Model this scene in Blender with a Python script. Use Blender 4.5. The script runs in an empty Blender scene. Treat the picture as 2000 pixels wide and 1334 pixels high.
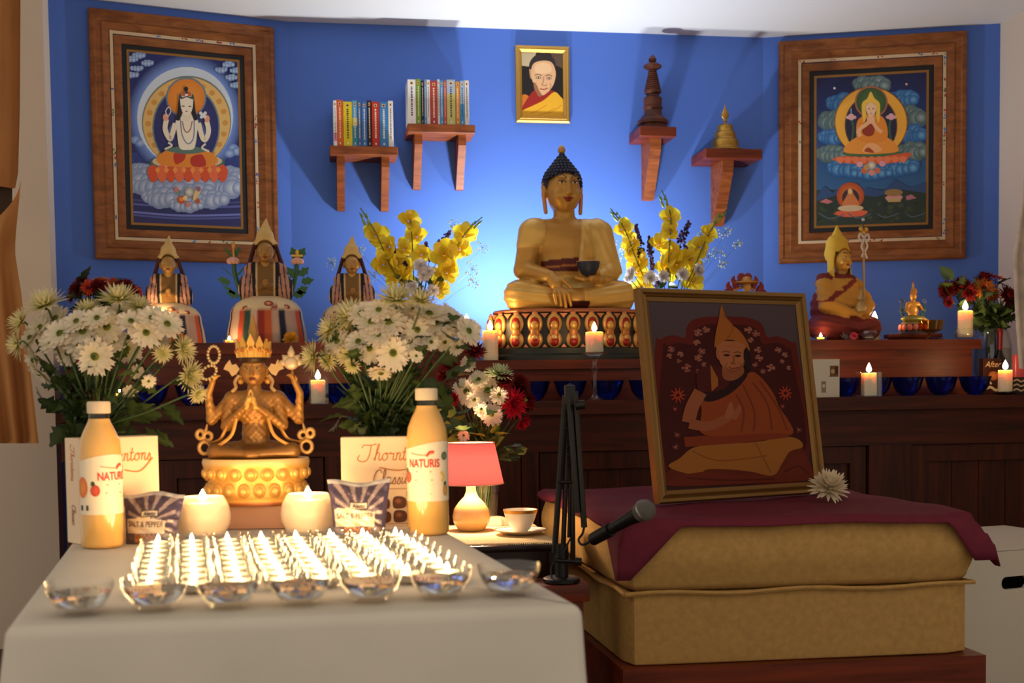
import bpy, bmesh, math, random
import numpy as np
from mathutils import Vector, Matrix, Euler

# ------------------------------------------------------------------ camera
F = 2400.0                      # focal length in photo pixels (2000 px wide frame)
YAW, PITCH, ROLL = math.radians(-9.0), math.radians(-3.0), -0.012
CY = 757.0 + F * math.tan(-PITCH)
CAM = Vector((0.0, 0.0, 1.05))
RM = Matrix.Rotation(YAW, 3, 'Z') @ Matrix.Rotation(math.pi / 2 + PITCH, 3, 'X') @ Matrix.Rotation(ROLL, 3, 'Z')
FWD = RM @ Vector((0, 0, -1))
def ray(px, py):
    return RM @ Vector(((px - 1000.0) / F, -(py - CY) / F, -1.0))
def at(px, py, d):
    return CAM + ray(px, py) * d
def dep(p):
    return FWD.dot(Vector(p) - CAM)
def kk(p):
    return dep(p) / F
def onZ(px, py, z):
    r = ray(px, py)
    return CAM + r * ((z - CAM.z) / r.z)
def onY(px, py, Y):
    r = ray(px, py)
    return CAM + r * ((Y - CAM.y) / r.y)
def onYZ(px, Y, z):             # point at photo column px on the line y=Y, z=z
    a, b = ray(px, 0), ray(px, 1) - ray(px, 0)
    zz = z - CAM.z
    py = (zz * a.y - Y * a.z) / (Y * b.z - zz * b.y)
    return onY(px, py, Y)
def onDZ(px, d, z):             # point at photo column px, camera depth d, height z
    a, b = at(px, 0, d), at(px, 1, d)
    return at(px, (z - a.z) / (b.z - a.z), d)
def onPl(px, py, p0, n):
    r = ray(px, py)
    return CAM + r * ((Vector(p0) - CAM).dot(n) / r.dot(n))
def pix(p):
    v = RM.transposed() @ (Vector(p) - CAM)
    return (1000 + F * v.x / -v.z, CY - F * v.y / -v.z)
# ------------------------------------------------------------------ exposure, world and large lights
EXPO = 0.75
WORLD = 0.42
YW = 5.65                        # the middle part of the blue wall
SC = bpy.context.scene
COL = SC.collection
def setup_view():
    cd = bpy.data.cameras.new('camera'); cam = bpy.data.objects.new('camera', cd); COL.objects.link(cam)
    cam.matrix_world = Matrix.Translation(CAM) @ RM.to_4x4()
    cd.sensor_width = 36.0; cd.lens = F / 2000.0 * 36.0
    cd.shift_y = (CY - 667.0) / 2000.0
    cd.clip_start = 0.05
    cd.dof.use_dof = True; cd.dof.focus_distance = 3.8; cd.dof.aperture_fstop = 5.0
    SC.camera = cam
    w = bpy.data.worlds.new('room_light'); SC.world = w; w.use_nodes = True
    bg = w.node_tree.nodes['Background']
    bg.inputs[0].default_value = (1.0, 0.86, 0.70, 1); bg.inputs[1].default_value = WORLD
    SC.view_settings.view_transform = 'Standard'; SC.view_settings.look = 'None'
    SC.view_settings.exposure = EXPO; SC.view_settings.gamma = 1.0
    SC.view_settings.use_curve_mapping = False
    SC.cycles.transparent_max_bounces = 40
    SC.cycles.max_bounces = 10; SC.cycles.diffuse_bounces = 4
    SC.cycles.use_denoising = True
    SC.cycles.sample_clamp_indirect = 4.0
    SC.cycles.caustics_refractive = False; SC.cycles.caustics_reflective = False
def lamp(name, loc, power, col, size=0.05, kind='POINT', rot=None, spot=None):
    l = bpy.data.lights.new(name, kind); l.energy = power; l.color = col
    if kind == 'AREA': l.size = size
    else: l.shadow_soft_size = size
    if spot: l.spot_size = math.radians(spot); l.spot_blend = 0.6
    o = bpy.data.objects.new(name, l); COL.objects.link(o); o.location = loc
    if rot: o.rotation_euler = rot
    return o

setup_view()
LAMP_A = onY(992, 640, 5.27); LAMP_B = onY(1225, 632, 5.27)
UPR = (math.radians(180 - 14), 0, 0)
lamp('altar_uplight_glow', LAMP_A, 10.5, (0.86, 0.93, 1.0), 0.07, 'AREA', UPR)
lamp('altar_uplight_glow', LAMP_B, 5.5, (0.86, 0.93, 1.0), 0.07, 'AREA', UPR)


# ------------------------------------------------------------------ colours and materials
def S(r, g, b):
    f = lambda c: (c / 255 / 12.92) if c <= 10.31 else ((c / 255 + 0.055) / 1.055) ** 2.4
    return (f(r), f(g), f(b))
def H(h):
    return S(int(h[0:2], 16), int(h[2:4], 16), int(h[4:6], 16))
def mixc(a, b, t):
    return tuple(a[i] + (b[i] - a[i]) * t for i in range(3))
MATS = {}
def new_mat(name):
    m = bpy.data.materials.new(name); m.use_nodes = True
    nt = m.node_tree
    return m, nt, nt.nodes['Principled BSDF']
def setc(sock, c): sock.default_value = (c[0], c[1], c[2], 1)
def add_bump(nt, b, scale, strength, dist=0.002, vec=None, detail=4):
    tc = nt.nodes.new('ShaderNodeTexCoord'); n = nt.nodes.new('ShaderNodeTexNoise')
    n.inputs['Scale'].default_value = scale; n.inputs['Detail'].default_value = detail
    if vec:
        mp = nt.nodes.new('ShaderNodeMapping'); mp.inputs['Scale'].default_value = vec
        nt.links.new(tc.outputs['Object'], mp.inputs[0]); nt.links.new(mp.outputs[0], n.inputs['Vector'])
    else: nt.links.new(tc.outputs['Object'], n.inputs['Vector'])
    bp = nt.nodes.new('ShaderNodeBump'); bp.inputs['Strength'].default_value = strength
    bp.inputs['Distance'].default_value = dist
    nt.links.new(n.outputs['Fac'], bp.inputs['Height']); nt.links.new(bp.outputs[0], b.inputs['Normal'])
    return n
def mat(name, col=None, rough=0.6, metal=0.0, spec=0.5, var=None, bump=None, sub=0.0, coat=0.0, emit=None, sheen=0.0):
    """plain procedural material; col None reads the mesh colour attribute 'Col'"""
    if name in MATS: return MATS[name]
    m, nt, b = new_mat(name)
    b.inputs['Roughness'].default_value = rough; b.inputs['Metallic'].default_value = metal
    b.inputs['Specular IOR Level'].default_value = spec
    src = None
    if col is None:
        a = nt.nodes.new('ShaderNodeAttribute'); a.attribute_name = 'Col'; src = a.outputs['Color']
        nt.links.new(src, b.inputs['Base Color'])
    else: setc(b.inputs['Base Color'], col)
    if var:                                    # (scale, amount[, stretch]) gentle mottling
        tc = nt.nodes.new('ShaderNodeTexCoord'); n = nt.nodes.new('ShaderNodeTexNoise')
        n.inputs['Scale'].default_value = var[0]; n.inputs['Detail'].default_value = 6
        mp = nt.nodes.new('ShaderNodeMapping'); nt.links.new(tc.outputs['Object'], mp.inputs[0])
        if len(var) > 2: mp.inputs['Scale'].default_value = var[2]
        nt.links.new(mp.outputs[0], n.inputs['Vector'])
        r = nt.nodes.new('ShaderNodeMapRange'); r.inputs[1].default_value = 0.25; r.inputs[2].default_value = 0.75
        r.inputs[3].default_value = 1 - var[1]; r.inputs[4].default_value = 1 + var[1]
        nt.links.new(n.outputs['Fac'], r.inputs[0])
        mx = nt.nodes.new('ShaderNodeMix'); mx.data_type = 'RGBA'; mx.blend_type = 'MULTIPLY'
        mx.inputs[0].default_value = 1.0
        if src: nt.links.new(src, mx.inputs[6])
        else: setc(mx.inputs[6], col)
        nt.links.new(r.outputs[0], mx.inputs[7]); nt.links.new(mx.outputs[2], b.inputs['Base Color'])
    if bump: add_bump(nt, b, *bump)
    if sub:
        b.inputs['Subsurface Weight'].default_value = sub
        b.inputs['Subsurface Radius'].default_value = (0.05, 0.028, 0.012); b.inputs['Subsurface Scale'].default_value = 0.6
    if coat: b.inputs['Coat Weight'].default_value = coat; b.inputs['Coat Roughness'].default_value = 0.12
    if sheen: b.inputs['Sheen Weight'].default_value = sheen
    if emit:
        if emit[0] is None: nt.links.new(src, b.inputs['Emission Color'])
        else: setc(b.inputs['Emission Color'], emit[0])
        b.inputs['Emission Strength'].default_value = emit[1]
    MATS[name] = m; return m
def wood(name, c1, c2, vec=(1, 14, 14), scale=2.2, rough=0.38, bump=0.12):
    if name in MATS: return MATS[name]
    m, nt, b = new_mat(name)
    tc = nt.nodes.new('ShaderNodeTexCoord'); mp = nt.nodes.new('ShaderNodeMapping'); mp.inputs['Scale'].default_value = vec
    n = nt.nodes.new('ShaderNodeTexNoise'); n.inputs['Scale'].default_value = scale; n.inputs['Detail'].default_value = 8
    n.inputs['Distortion'].default_value = 0.6
    cr = nt.nodes.new('ShaderNodeValToRGB'); cr.color_ramp.elements[0].position = 0.3; cr.color_ramp.elements[1].position = 0.72
    cr.color_ramp.elements[0].color = (*c1, 1); cr.color_ramp.elements[1].color = (*c2, 1)
    nt.links.new(tc.outputs['Object'], mp.inputs[0]); nt.links.new(mp.outputs[0], n.inputs['Vector'])
    nt.links.new(n.outputs['Fac'], cr.inputs[0]); nt.links.new(cr.outputs[0], b.inputs['Base Color'])
    bp = nt.nodes.new('ShaderNodeBump'); bp.inputs['Strength'].default_value = bump; bp.inputs['Distance'].default_value = 0.002
    nt.links.new(n.outputs['Fac'], bp.inputs['Height']); nt.links.new(bp.outputs[0], b.inputs['Normal'])
    b.inputs['Roughness'].default_value = rough; b.inputs['Specular IOR Level'].default_value = 0.28
    MATS[name] = m; return m
def glass(name, tint=(1, 1, 1), refl=0.9, rough=0.02, edge=0.55, ior=1.45):
    """thin clear glass: light goes straight through, the surface mirrors by Fresnel, edges gather the tint"""
    if name in MATS: return MATS[name]
    m = bpy.data.materials.new(name); m.use_nodes = True; nt = m.node_tree
    nt.nodes.clear()
    out = nt.nodes.new('ShaderNodeOutputMaterial'); tr = nt.nodes.new('ShaderNodeBsdfTransparent'); gl = nt.nodes.new('ShaderNodeBsdfGlossy')
    gl.inputs['Roughness'].default_value = rough; gl.inputs['Color'].default_value = (refl, refl, refl, 1)
    lw = nt.nodes.new('ShaderNodeLayerWeight'); lw.inputs[0].default_value = 0.5
    mc = nt.nodes.new('ShaderNodeMix'); mc.data_type = 'RGBA'
    setc(mc.inputs[6], tint); setc(mc.inputs[7], tuple(t * edge for t in tint))
    pw = nt.nodes.new('ShaderNodeMath'); pw.operation = 'POWER'; pw.inputs[1].default_value = 3.5
    nt.links.new(lw.outputs['Facing'], pw.inputs[0]); nt.links.new(pw.outputs[0], mc.inputs[0]); nt.links.new(mc.outputs[2], tr.inputs[0])
    fr = nt.nodes.new('ShaderNodeMath'); fr.operation = 'MULTIPLY_ADD'; fr.inputs[1].default_value = 0.55; fr.inputs[2].default_value = 0.045
    nt.links.new(pw.outputs[0], fr.inputs[0])
    mx = nt.nodes.new('ShaderNodeMixShader')
    nt.links.new(fr.outputs[0], mx.inputs[0]); nt.links.new(tr.outputs[0], mx.inputs[1]); nt.links.new(gl.outputs[0], mx.inputs[2])
    nt.links.new(mx.outputs[0], out.inputs[0])
    MATS[name] = m; return m
def leafy(name, rough=0.5, trans=0.35):
    """petal / leaf: colour attribute, part of the light passes through"""
    if name in MATS: return MATS[name]
    m, nt, b = new_mat(name); b.inputs['Roughness'].default_value = rough; b.inputs['Specular IOR Level'].default_value = 0.3
    a = nt.nodes.new('ShaderNodeAttribute'); a.attribute_name = 'Col'
    nt.links.new(a.outputs['Color'], b.inputs['Base Color'])
    t = nt.nodes.new('ShaderNodeBsdfTranslucent'); nt.links.new(a.outputs['Color'], t.inputs[0])
    mx = nt.nodes.new('ShaderNodeMixShader'); mx.inputs[0].default_value = trans
    o = nt.nodes['Material Output']
    nt.links.new(b.outputs[0], mx.inputs[1]); nt.links.new(t.outputs[0], mx.inputs[2]); nt.links.new(mx.outputs[0], o.inputs[0])
    MATS[name] = m; return m

# ------------------------------------------------------------------ mesh builder
class MB:
    def __init__(s): s.v = []; s.f = []; s.c = []; s.col = (0.5, 0.5, 0.5)
    def pts(s, ps, col=None):
        i = len(s.v); s.v.extend(tuple(p) for p in ps)
        c = col or s.col
        s.c.extend([c] * len(ps) if not (isinstance(c, list)) else c)
        return i
    def face(s, ps, col=None):
        i = s.pts(ps, col); s.f.append(tuple(range(i, i + len(ps))))
    def grid(s, rows, col=None, cu=False, cv=False, flip=False):
        """rows: list of equal lists of points; cu closes along a row, cv closes over rows; col may be a list per row"""
        n, m = len(rows), len(rows[0]); base = len(s.v)
        for r, row in enumerate(rows):
            c = col[r] if isinstance(col, list) else col
            s.pts(row, c)
        for r in range(n if cv else n - 1):
            for j in range(m if cu else m - 1):
                a = base + r * m + j; b = base + r * m + (j + 1) % m
                c = base + ((r + 1) % n) * m + (j + 1) % m; d = base + ((r + 1) % n) * m + j
                s.f.append((a, d, c, b) if flip else (a, b, c, d))
        return base
    def lathe(s, prof, n=24, c=(0, 0, 0), col=None, sx=1, sy=1, cap=True, a0=0.0, mod=None):
        """prof [(r, z[, col])] bottom to top"""
        rows = []; cols = []
        for q in prof:
            r, z = q[0], q[1]
            row = []
            for j in range(n):
                a = a0 + 2 * math.pi * j / n; rr = r * (mod(a, z) if mod else 1)
                row.append((c[0] + rr * math.cos(a) * sx, c[1] + rr * math.sin(a) * sy, c[2] + z))
            rows.append(row); cols.append(q[2] if len(q) > 2 else (col or s.col))
        b = s.grid(rows, cols, cu=True)
        if cap:
            if prof[0][0] > 1e-9: s.f.append(tuple(reversed(range(b, b + n))))
            if prof[-1][0] > 1e-9: s.f.append(tuple(range(b + (len(prof) - 1) * n, b + len(prof) * n)))
        return s
    def tube(s, ps, r, n=8, col=None, cap=True, cols=None, flat=None):
        ps = [Vector(p) for p in ps]; m = len(ps)
        rs = r if isinstance(r, (list, tuple)) else [r] * m
        rows = []; up = None
        for i, p in enumerate(ps):
            t = (ps[min(i + 1, m - 1)] - ps[max(i - 1, 0)])
            if t.length < 1e-12: t = Vector((0, 0, 1))
            t.normalize()
            if up is None:
                up = Vector((0, 0, 1)) if abs(t.z) < 0.9 else Vector((1, 0, 0))
            x = up.cross(t)
            if x.length < 1e-6: x = Vector((0, 1, 0)).cross(t)
            x.normalize(); y = t.cross(x); up = y
            row = []
            for j in range(n):
                a = 2 * math.pi * j / n
                row.append(p + x * (rs[i] * math.cos(a) * (flat or 1)) + y * (rs[i] * math.sin(a)))
            rows.append(row)
        b = s.grid(rows, cols or col, cu=True)
        if cap:
            s.f.append(tuple(reversed(range(b, b + n)))); s.f.append(tuple(range(b + (m - 1) * n, b + m * n)))
        return s
    def ell(s, c, r, n=12, m=8, col=None, M=None):
        if not isinstance(r, (tuple, list)): r = (r, r, r)
        rows = []
        for i in range(m + 1):
            t = math.pi * i / m - math.pi / 2; row = []
            for j in range(n):
                a = 2 * math.pi * j / n
                p = Vector((r[0] * math.cos(t) * math.cos(a), r[1] * math.cos(t) * math.sin(a), r[2] * math.sin(t)))
                if M: p = M @ p
                row.append(p + Vector(c))
            rows.append(row)
        s.grid(rows, col, cu=True); return s
    def box(s, c, z, col=None, M=None):
        x, y, h = z[0] / 2, z[1] / 2, z[2] / 2
        ps = [Vector((a * x, b * y, d * h)) for d in (-1, 1) for b in (-1, 1) for a in (-1, 1)]
        ps = [(M @ p if M else p) + Vector(c) for p in ps]
        i = s.pts(ps, col)
        for q in ((0, 2, 3, 1), (4, 5, 7, 6), (0, 1, 5, 4), (2, 6, 7, 3), (0, 4, 6, 2), (1, 3, 7, 5)):
            s.f.append(tuple(i + k for k in q))
        return s
    def rbox(s, c, z, bev=0.004, col=None, M=None, seg=2):
        bm = bmesh.new(); bmesh.ops.create_cube(bm, size=1)
        for v in bm.verts: v.co = Vector((v.co.x * z[0], v.co.y * z[1], v.co.z * z[2]))
        bmesh.ops.bevel(bm, geom=list(bm.edges), offset=bev, segments=seg, affect='EDGES', profile=0.5)
        i = len(s.v); bm.verts.index_update()
        s.pts([(M @ v.co if M else v.co) + Vector(c) for v in bm.verts], col)
        for f in bm.faces: s.f.append(tuple(i + v.index for v in f.verts))
        bm.free(); return s
    def prism(s, poly, y0, y1, col=None, ax='XZ'):
        """extrude a 2-D outline (x,z) from y0 to y1"""
        mp = {'XZ': lambda p, t: (p[0], t, p[1]), 'XY': lambda p, t: (p[0], p[1], t), 'YZ': lambda p, t: (t, p[0], p[1])}[ax]
        n = len(poly); i = s.pts([mp(p, y0) for p in poly] + [mp(p, y1) for p in poly], col)
        s.f.append(tuple(range(i, i + n))); s.f.append(tuple(reversed(range(i + n, i + 2 * n))))
        for j in range(n):
            k = (j + 1) % n; s.f.append((i + j, i + n + j, i + n + k, i + k))
        return s
    def raw(s, V, Fc, C=None):
        i = len(s.v); s.v.extend(map(tuple, V)); s.f.extend(tuple(i + q for q in f) for f in Fc)
        s.c.extend(C if C is not None else [s.col] * len(V)); return s
    def xf(s, M, start=0):
        for i in range(start, len(s.v)): s.v[i] = tuple(M @ Vector(s.v[i]))
        return s
    def scale(s, k):
        s.v = [(a * k, b * k, c * k) for a, b, c in s.v]; return s
    def mesh(s, name, smooth=35, fix=True):
        me = bpy.data.meshes.new(name); me.from_pydata(s.v, [], s.f)
        at_ = me.color_attributes.new('Col', 'FLOAT_COLOR', 'POINT')
        arr = np.ones((len(s.v), 4), dtype=np.float32)
        if s.c: arr[:, :3] = np.array(s.c, dtype=np.float32)
        at_.data.foreach_set('color', arr.ravel())
        if fix:
            bm = bmesh.new(); bm.from_mesh(me); bmesh.ops.recalc_face_normals(bm, faces=bm.faces); bm.to_mesh(me); bm.free()
        me.validate(); me.update()
        if smooth and me.polygons:
            me.polygons.foreach_set('use_smooth', [True] * len(me.polygons))
            if smooth < 180: me.set_sharp_from_angle(angle=math.radians(smooth))
        return me
    def build(s, name, m, parent=None, smooth=35, fix=True, loc=None, rot=None, label=None):
        o = bpy.data.objects.new(name, s.mesh(name, smooth, fix)); COL.objects.link(o)
        if m: o.data.materials.append(m)
        if parent: o.parent = parent
        if loc is not None: o.location = loc
        if rot is not None: o.rotation_euler = rot
        if label: o['label'] = label
        return o
def tag(o, label, cat, group=None):
    o['label'] = label; o['category'] = cat
    if group: o['group'] = group
    return o
def thing(name, label, cat, loc=(0, 0, 0), rz=0.0, group=None):
    o = bpy.data.objects.new(name, None); COL.objects.link(o); o.location = loc; o.rotation_euler = (0, 0, rz)
    o.empty_display_size = 0.05
    return tag(o, label, cat, group)
def struct(o): o['kind'] = 'structure'; return o
def inst(name, me, parent=None, loc=None, rot=None, m4=None):
    o = bpy.data.objects.new(name, me); COL.objects.link(o)
    if parent: o.parent = parent
    if m4 is not None: o.matrix_local = m4
    if loc is not None: o.location = loc
    if rot is not None: o.rotation_euler = rot
    return o
def dup(root, loc, rz=None, label=None, scale=None):
    r = root.copy(); COL.objects.link(r); r.location = loc
    if rz is not None: r.rotation_euler = (0, 0, rz)
    if label: r['label'] = label
    if scale: r.scale = scale
    for ch in root.children:
        c = ch.copy(); COL.objects.link(c); c.parent = r
        for g in ch.children:
            d = g.copy(); COL.objects.link(d); d.parent = c
    return r

# ------------------------------------------------------------------ curves, text, painting
def crom(ps, n=6, closed=False):
    ps = [Vector(p) for p in ps]; out = []; m = len(ps)
    for i in range(m if closed else m - 1):
        g = (lambda k: ps[k % m]) if closed else (lambda k: ps[max(0, min(m - 1, k))])
        a, b, c, d = g(i - 1), g(i), g(i + 1), g(i + 2)
        for j in range(n):
            t = j / n
            out.append(0.5 * ((2 * b) + (c - a) * t + (2 * a - 5 * b + 4 * c - d) * t * t + (3 * b - a - 3 * c + d) * t ** 3))
    if not closed: out.append(ps[-1])
    return out
def text_mb(txt, size, col, shear=0.0, width=None, bold=0.0, ext=0.0):
    """flat lettering in the XZ plane, centred on the origin"""
    cu = bpy.data.curves.new('lettering', 'FONT'); cu.body = txt; cu.size = size; cu.shear = shear; cu.offset = bold
    cu.align_x = 'CENTER'; cu.align_y = 'CENTER'; cu.resolution_u = 3
    o = bpy.data.objects.new('lettering', cu); COL.objects.link(o)
    dg = bpy.context.evaluated_depsgraph_get(); me = bpy.data.meshes.new_from_object(o.evaluated_get(dg))
    V = [(v.co.x, 0.0, v.co.y) for v in me.vertices]; Fc = [tuple(p.vertices) for p in me.polygons]
    bpy.data.objects.remove(o); bpy.data.curves.remove(cu); bpy.data.meshes.remove(me)
    if width and V:
        w = max(v[0] for v in V) - min(v[0] for v in V); q = width / w
        V = [(v[0] * q, 0, v[2]) for v in V]
    b = MB(); b.raw(V, Fc, [col] * len(V)); return b
class Paint:
    """flat print built of thin coloured shapes in the XZ plane, each a hair proud of the one beneath"""
    def __init__(s, step=1e-5): s.mb = MB(); s.y = 0.0; s.step = step; s.k = 1.0; s.ox = 0; s.oz = 0
    def p(s, q): return ((q[0] - s.ox) * s.k, s.y, (s.oz - q[1]) * s.k)       # photo-style coordinates: y down
    def up(s): s.y -= s.step
    def poly(s, ps, col): s.up(); s.mb.face([s.p(q) for q in ps], col)
    def blob(s, ps, col, n=5):
        s.poly([(v.x, v.y) for v in crom([(a, b, 0) for a, b in ps], n, True)], col)
    def rect(s, x0, y0, x1, y1, col, col2=None):
        s.up(); i = s.mb.pts([s.p(q) for q in ((x0, y0), (x1, y0), (x1, y1), (x0, y1))], [col, col, col2 or col, col2 or col])
        s.mb.f.append((i, i + 1, i + 2, i + 3))
    def ell(s, cx, cy, rx, ry=None, col=None, inner=None, n=28, a0=0, a1=2 * math.pi):
        ry = ry or rx; s.up()
        pts = [s.p((cx + rx * math.cos(a0 + (a1 - a0) * j / n), cy + ry * math.sin(a0 + (a1 - a0) * j / n))) for j in range(n)]
        if inner:
            b = s.mb.pts([s.p((cx, cy))], inner); i = s.mb.pts(pts, col)
            for j in range(n): s.mb.f.append((b, i + j, i + (j + 1) % n))
        else: s.mb.face(pts, col)
    def ring(s, cx, cy, r0, r1, c0, c1=None, ry=1.0, n=40):
        s.up(); i = s.mb.pts([s.p((cx + r0 * math.cos(2 * math.pi * j / n), cy + r0 * ry * math.sin(2 * math.pi * j / n))) for j in range(n)], c0)
        k = s.mb.pts([s.p((cx + r1 * math.cos(2 * math.pi * j / n), cy + r1 * ry * math.sin(2 * math.pi * j / n))) for j in range(n)], c1 or c0)
        for j in range(n): s.mb.f.append((i + j, i + (j + 1) % n, k + (j + 1) % n, k + j))
    def stroke(s, ps, w, col, n=5, smooth=True):
        q = crom([(a, b, 0) for a, b in ps], n) if smooth else [Vector((a, b, 0)) for a, b in ps]
        s.up(); L = []; R = []; m = len(q)
        for i, p in enumerate(q):
            t = q[min(i + 1, m - 1)] - q[max(i - 1, 0)]
            if t.length < 1e-9: t = Vector((1, 0, 0))
            t.normalize(); nn = Vector((-t.y, t.x, 0))
            ww = (w[0] + (w[1] - w[0]) * i / (m - 1)) / 2 if isinstance(w, (list, tuple)) else w / 2
            L.append(s.p(p + nn * ww)); R.append(s.p(p - nn * ww))
        i = s.mb.pts(L, col); k = s.mb.pts(R, col)
        for j in range(m - 1): s.mb.f.append((i + j, i + j + 1, k + j + 1, k + j))
    def cloud(s, cx, cy, w, h, c1, c2, n=7, seed=1):
        r = random.Random(seed)
        for row in range(2):
            for j in range(n):
                t = (j + 0.5) / n * 2 - 1
                x = cx + t * w / 2 * (0.95 if row else 1); rr = h * (0.36 + 0.18 * r.random()) * (1 - 0.45 * t * t)
                y = cy + (h * 0.22 if row else -h * 0.15) * (1 - abs(t) * 0.6)
                s.ell(x, y, rr * 1.12, rr * 1.05, c2, n=14); s.ell(x, y - rr * 0.1, rr, rr * 0.92, c2, c1, n=14)
    def flip(s):
        return s
    def build(s, name, m, parent, loc=None):
        return s.mb.build(name, m, parent, smooth=0, fix=False, loc=loc)

# ------------------------------------------------------------------ smooth solid bodies (signed distances + surface nets)
def vmin(a, b, k):
    h = np.clip(0.5 + 0.5 * (b - a) / k, 0, 1)
    return b * (1 - h) + a * h - k * h * (1 - h)
def sEll(c, r, M=None):
    c = np.array(c, float); r = np.array(r if isinstance(r, (tuple, list)) else (r, r, r), float)
    def f(P):
        q = P - c
        if M is not None: q = q @ np.array(M)
        k0 = np.linalg.norm(q / r, axis=1); k1 = np.linalg.norm(q / (r * r), axis=1) + 1e-9
        return k0 * (k0 - 1) / k1
    return f
def sCap(a, b, ra, rb=None, flat=None):
    a = np.array(a, float); b = np.array(b, float); rb = ra if rb is None else rb
    def f(P):
        d = b - a; h = np.clip(((P - a) @ d) / (d @ d + 1e-12), 0, 1)
        q = P - a - h[:, None] * d
        if flat is not None: q = q * np.array(flat)
        return np.linalg.norm(q, axis=1) - (ra + (rb - ra) * h)
    return f
def sChain(ps, rs, flat=None):
    fs = [sCap(ps[i], ps[i + 1], rs[i], rs[i + 1], flat) for i in range(len(ps) - 1)]
    def f(P):
        d = fs[0](P)
        for g in fs[1:]: d = np.minimum(d, g(P))
        return d
    return f
def sBox(c, h, r=0.0):
    c = np.array(c, float); h = np.array(h, float) - r
    def f(P):
        q = np.abs(P - c) - h
        return np.linalg.norm(np.maximum(q, 0), axis=1) + np.minimum(q.max(axis=1), 0) - r
    return f
def nets(f, lo, hi, res):
    """surface nets over a regular grid: returns vertices and quads"""
    lo = np.array(lo, float); hi = np.array(hi, float)
    n = np.maximum(np.ceil((hi - lo) / res).astype(int) + 1, 3)
    ax = [lo[i] + res * np.arange(n[i]) for i in range(3)]
    G = np.stack(np.meshgrid(*ax, indexing='ij'), -1).reshape(-1, 3)
    D = f(G).reshape(n)
    cs = n - 1
    acc = np.zeros((*cs, 3)); cnt = np.zeros(cs)
    offs = [(i, j, k) for i in (0, 1) for j in (0, 1) for k in (0, 1)]
    def corner(o): return D[o[0]:o[0] + cs[0], o[1]:o[1] + cs[1], o[2]:o[2] + cs[2]]
    for a in offs:
        for x in range(3):
            if a[x] == 0:
                b = list(a); b[x] = 1; b = tuple(b)
                da, db = corner(a), corner(b); m = (da < 0) != (db < 0)
                t = np.where(m, da / (da - db + 1e-20), 0)
                for i in range(3):
                    acc[..., i] += np.where(m, a[i] + (t if i == x else 0), 0)
                cnt += m
    act = cnt > 0; idx = -np.ones(cs, int); idx[act] = np.arange(act.sum())
    base = np.stack(np.nonzero(act), -1)
    V = lo + res * (base + acc[act] / cnt[act][:, None])
    Q = []
    for x in range(3):
        y, z = (x + 1) % 3, (x + 2) % 3
        sl0 = [slice(None)] * 3; sl1 = [slice(None)] * 3; sl0[x] = slice(0, -1); sl1[x] = slice(1, None)
        m = (D[tuple(sl0)] < 0) != (D[tuple(sl1)] < 0); ins = D[tuple(sl0)] < 0
        I = np.stack(np.nonzero(m), -1); inside = ins[m]
        ok = (I[:, y] > 0) & (I[:, z] > 0) & (I[:, y] < cs[y]) & (I[:, z] < cs[z]); I = I[ok]; inside = inside[ok]
        if not len(I): continue
        def g(dy, dz):
            J = I.copy(); J[:, y] -= dy; J[:, z] -= dz
            return idx[J[:, 0], J[:, 1], J[:, 2]]
        q = np.stack([g(1, 1), g(0, 1), g(0, 0), g(1, 0)], -1)
        q[~inside] = q[~inside][:, ::-1]; Q.append(q)
    Q = np.concatenate(Q) if Q else np.zeros((0, 4), int)
    return V, Q
class Body:
    """smooth union of coloured solids; k is the blend width. cut(P)->distance carves; paint(P, C) recolours vertices"""
    def __init__(s): s.p = []
    def add(s, f, col, k=4.0): s.p.append((f, np.array(col, float), k)); return s
    def eval(s, P, extra=None):
        d = None
        for f, c, k in s.p:
            e = f(P); d = e if d is None else vmin(d, e, k)
        return extra(P, d) if extra else d
    def build(s, name, m, parent, lo, hi, res, scale, extra=None, paint=None, label=None, relax=1):
        V, Q = nets(lambda P: s.eval(P, extra), lo, hi, res)
        if relax and len(V):                        # one light smoothing pass
            E = np.concatenate([Q[:, [0, 1]], Q[:, [1, 2]], Q[:, [2, 3]], Q[:, [3, 0]]])
            for _ in range(relax):
                A = np.zeros_like(V); N = np.zeros(len(V))
                np.add.at(A, E[:, 0], V[E[:, 1]]); np.add.at(A, E[:, 1], V[E[:, 0]])
                np.add.at(N, E[:, 0], 1); np.add.at(N, E[:, 1], 1)
                V = V * 0.5 + 0.5 * A / np.maximum(N, 1)[:, None]
        ds = np.stack([f(V) for f, c, k in s.p], -1); C = np.array([c for f, c, k in s.p])[ds.argmin(1)]
        if paint: C = paint(V, C)
        me = bpy.data.meshes.new(name); me.from_pydata((V * scale).tolist(), [], Q.tolist())
        at_ = me.color_attributes.new('Col', 'FLOAT_COLOR', 'POINT')
        arr = np.ones((len(V), 4), dtype=np.float32); arr[:, :3] = C
        at_.data.foreach_set('color', arr.ravel())
        me.validate(); me.update(); me.polygons.foreach_set('use_smooth', [True] * len(me.polygons))
        me.materials.append(m)
        o = bpy.data.objects.new(name, me); COL.objects.link(o); o.parent = parent
        if label: o['label'] = label
        return o
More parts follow.
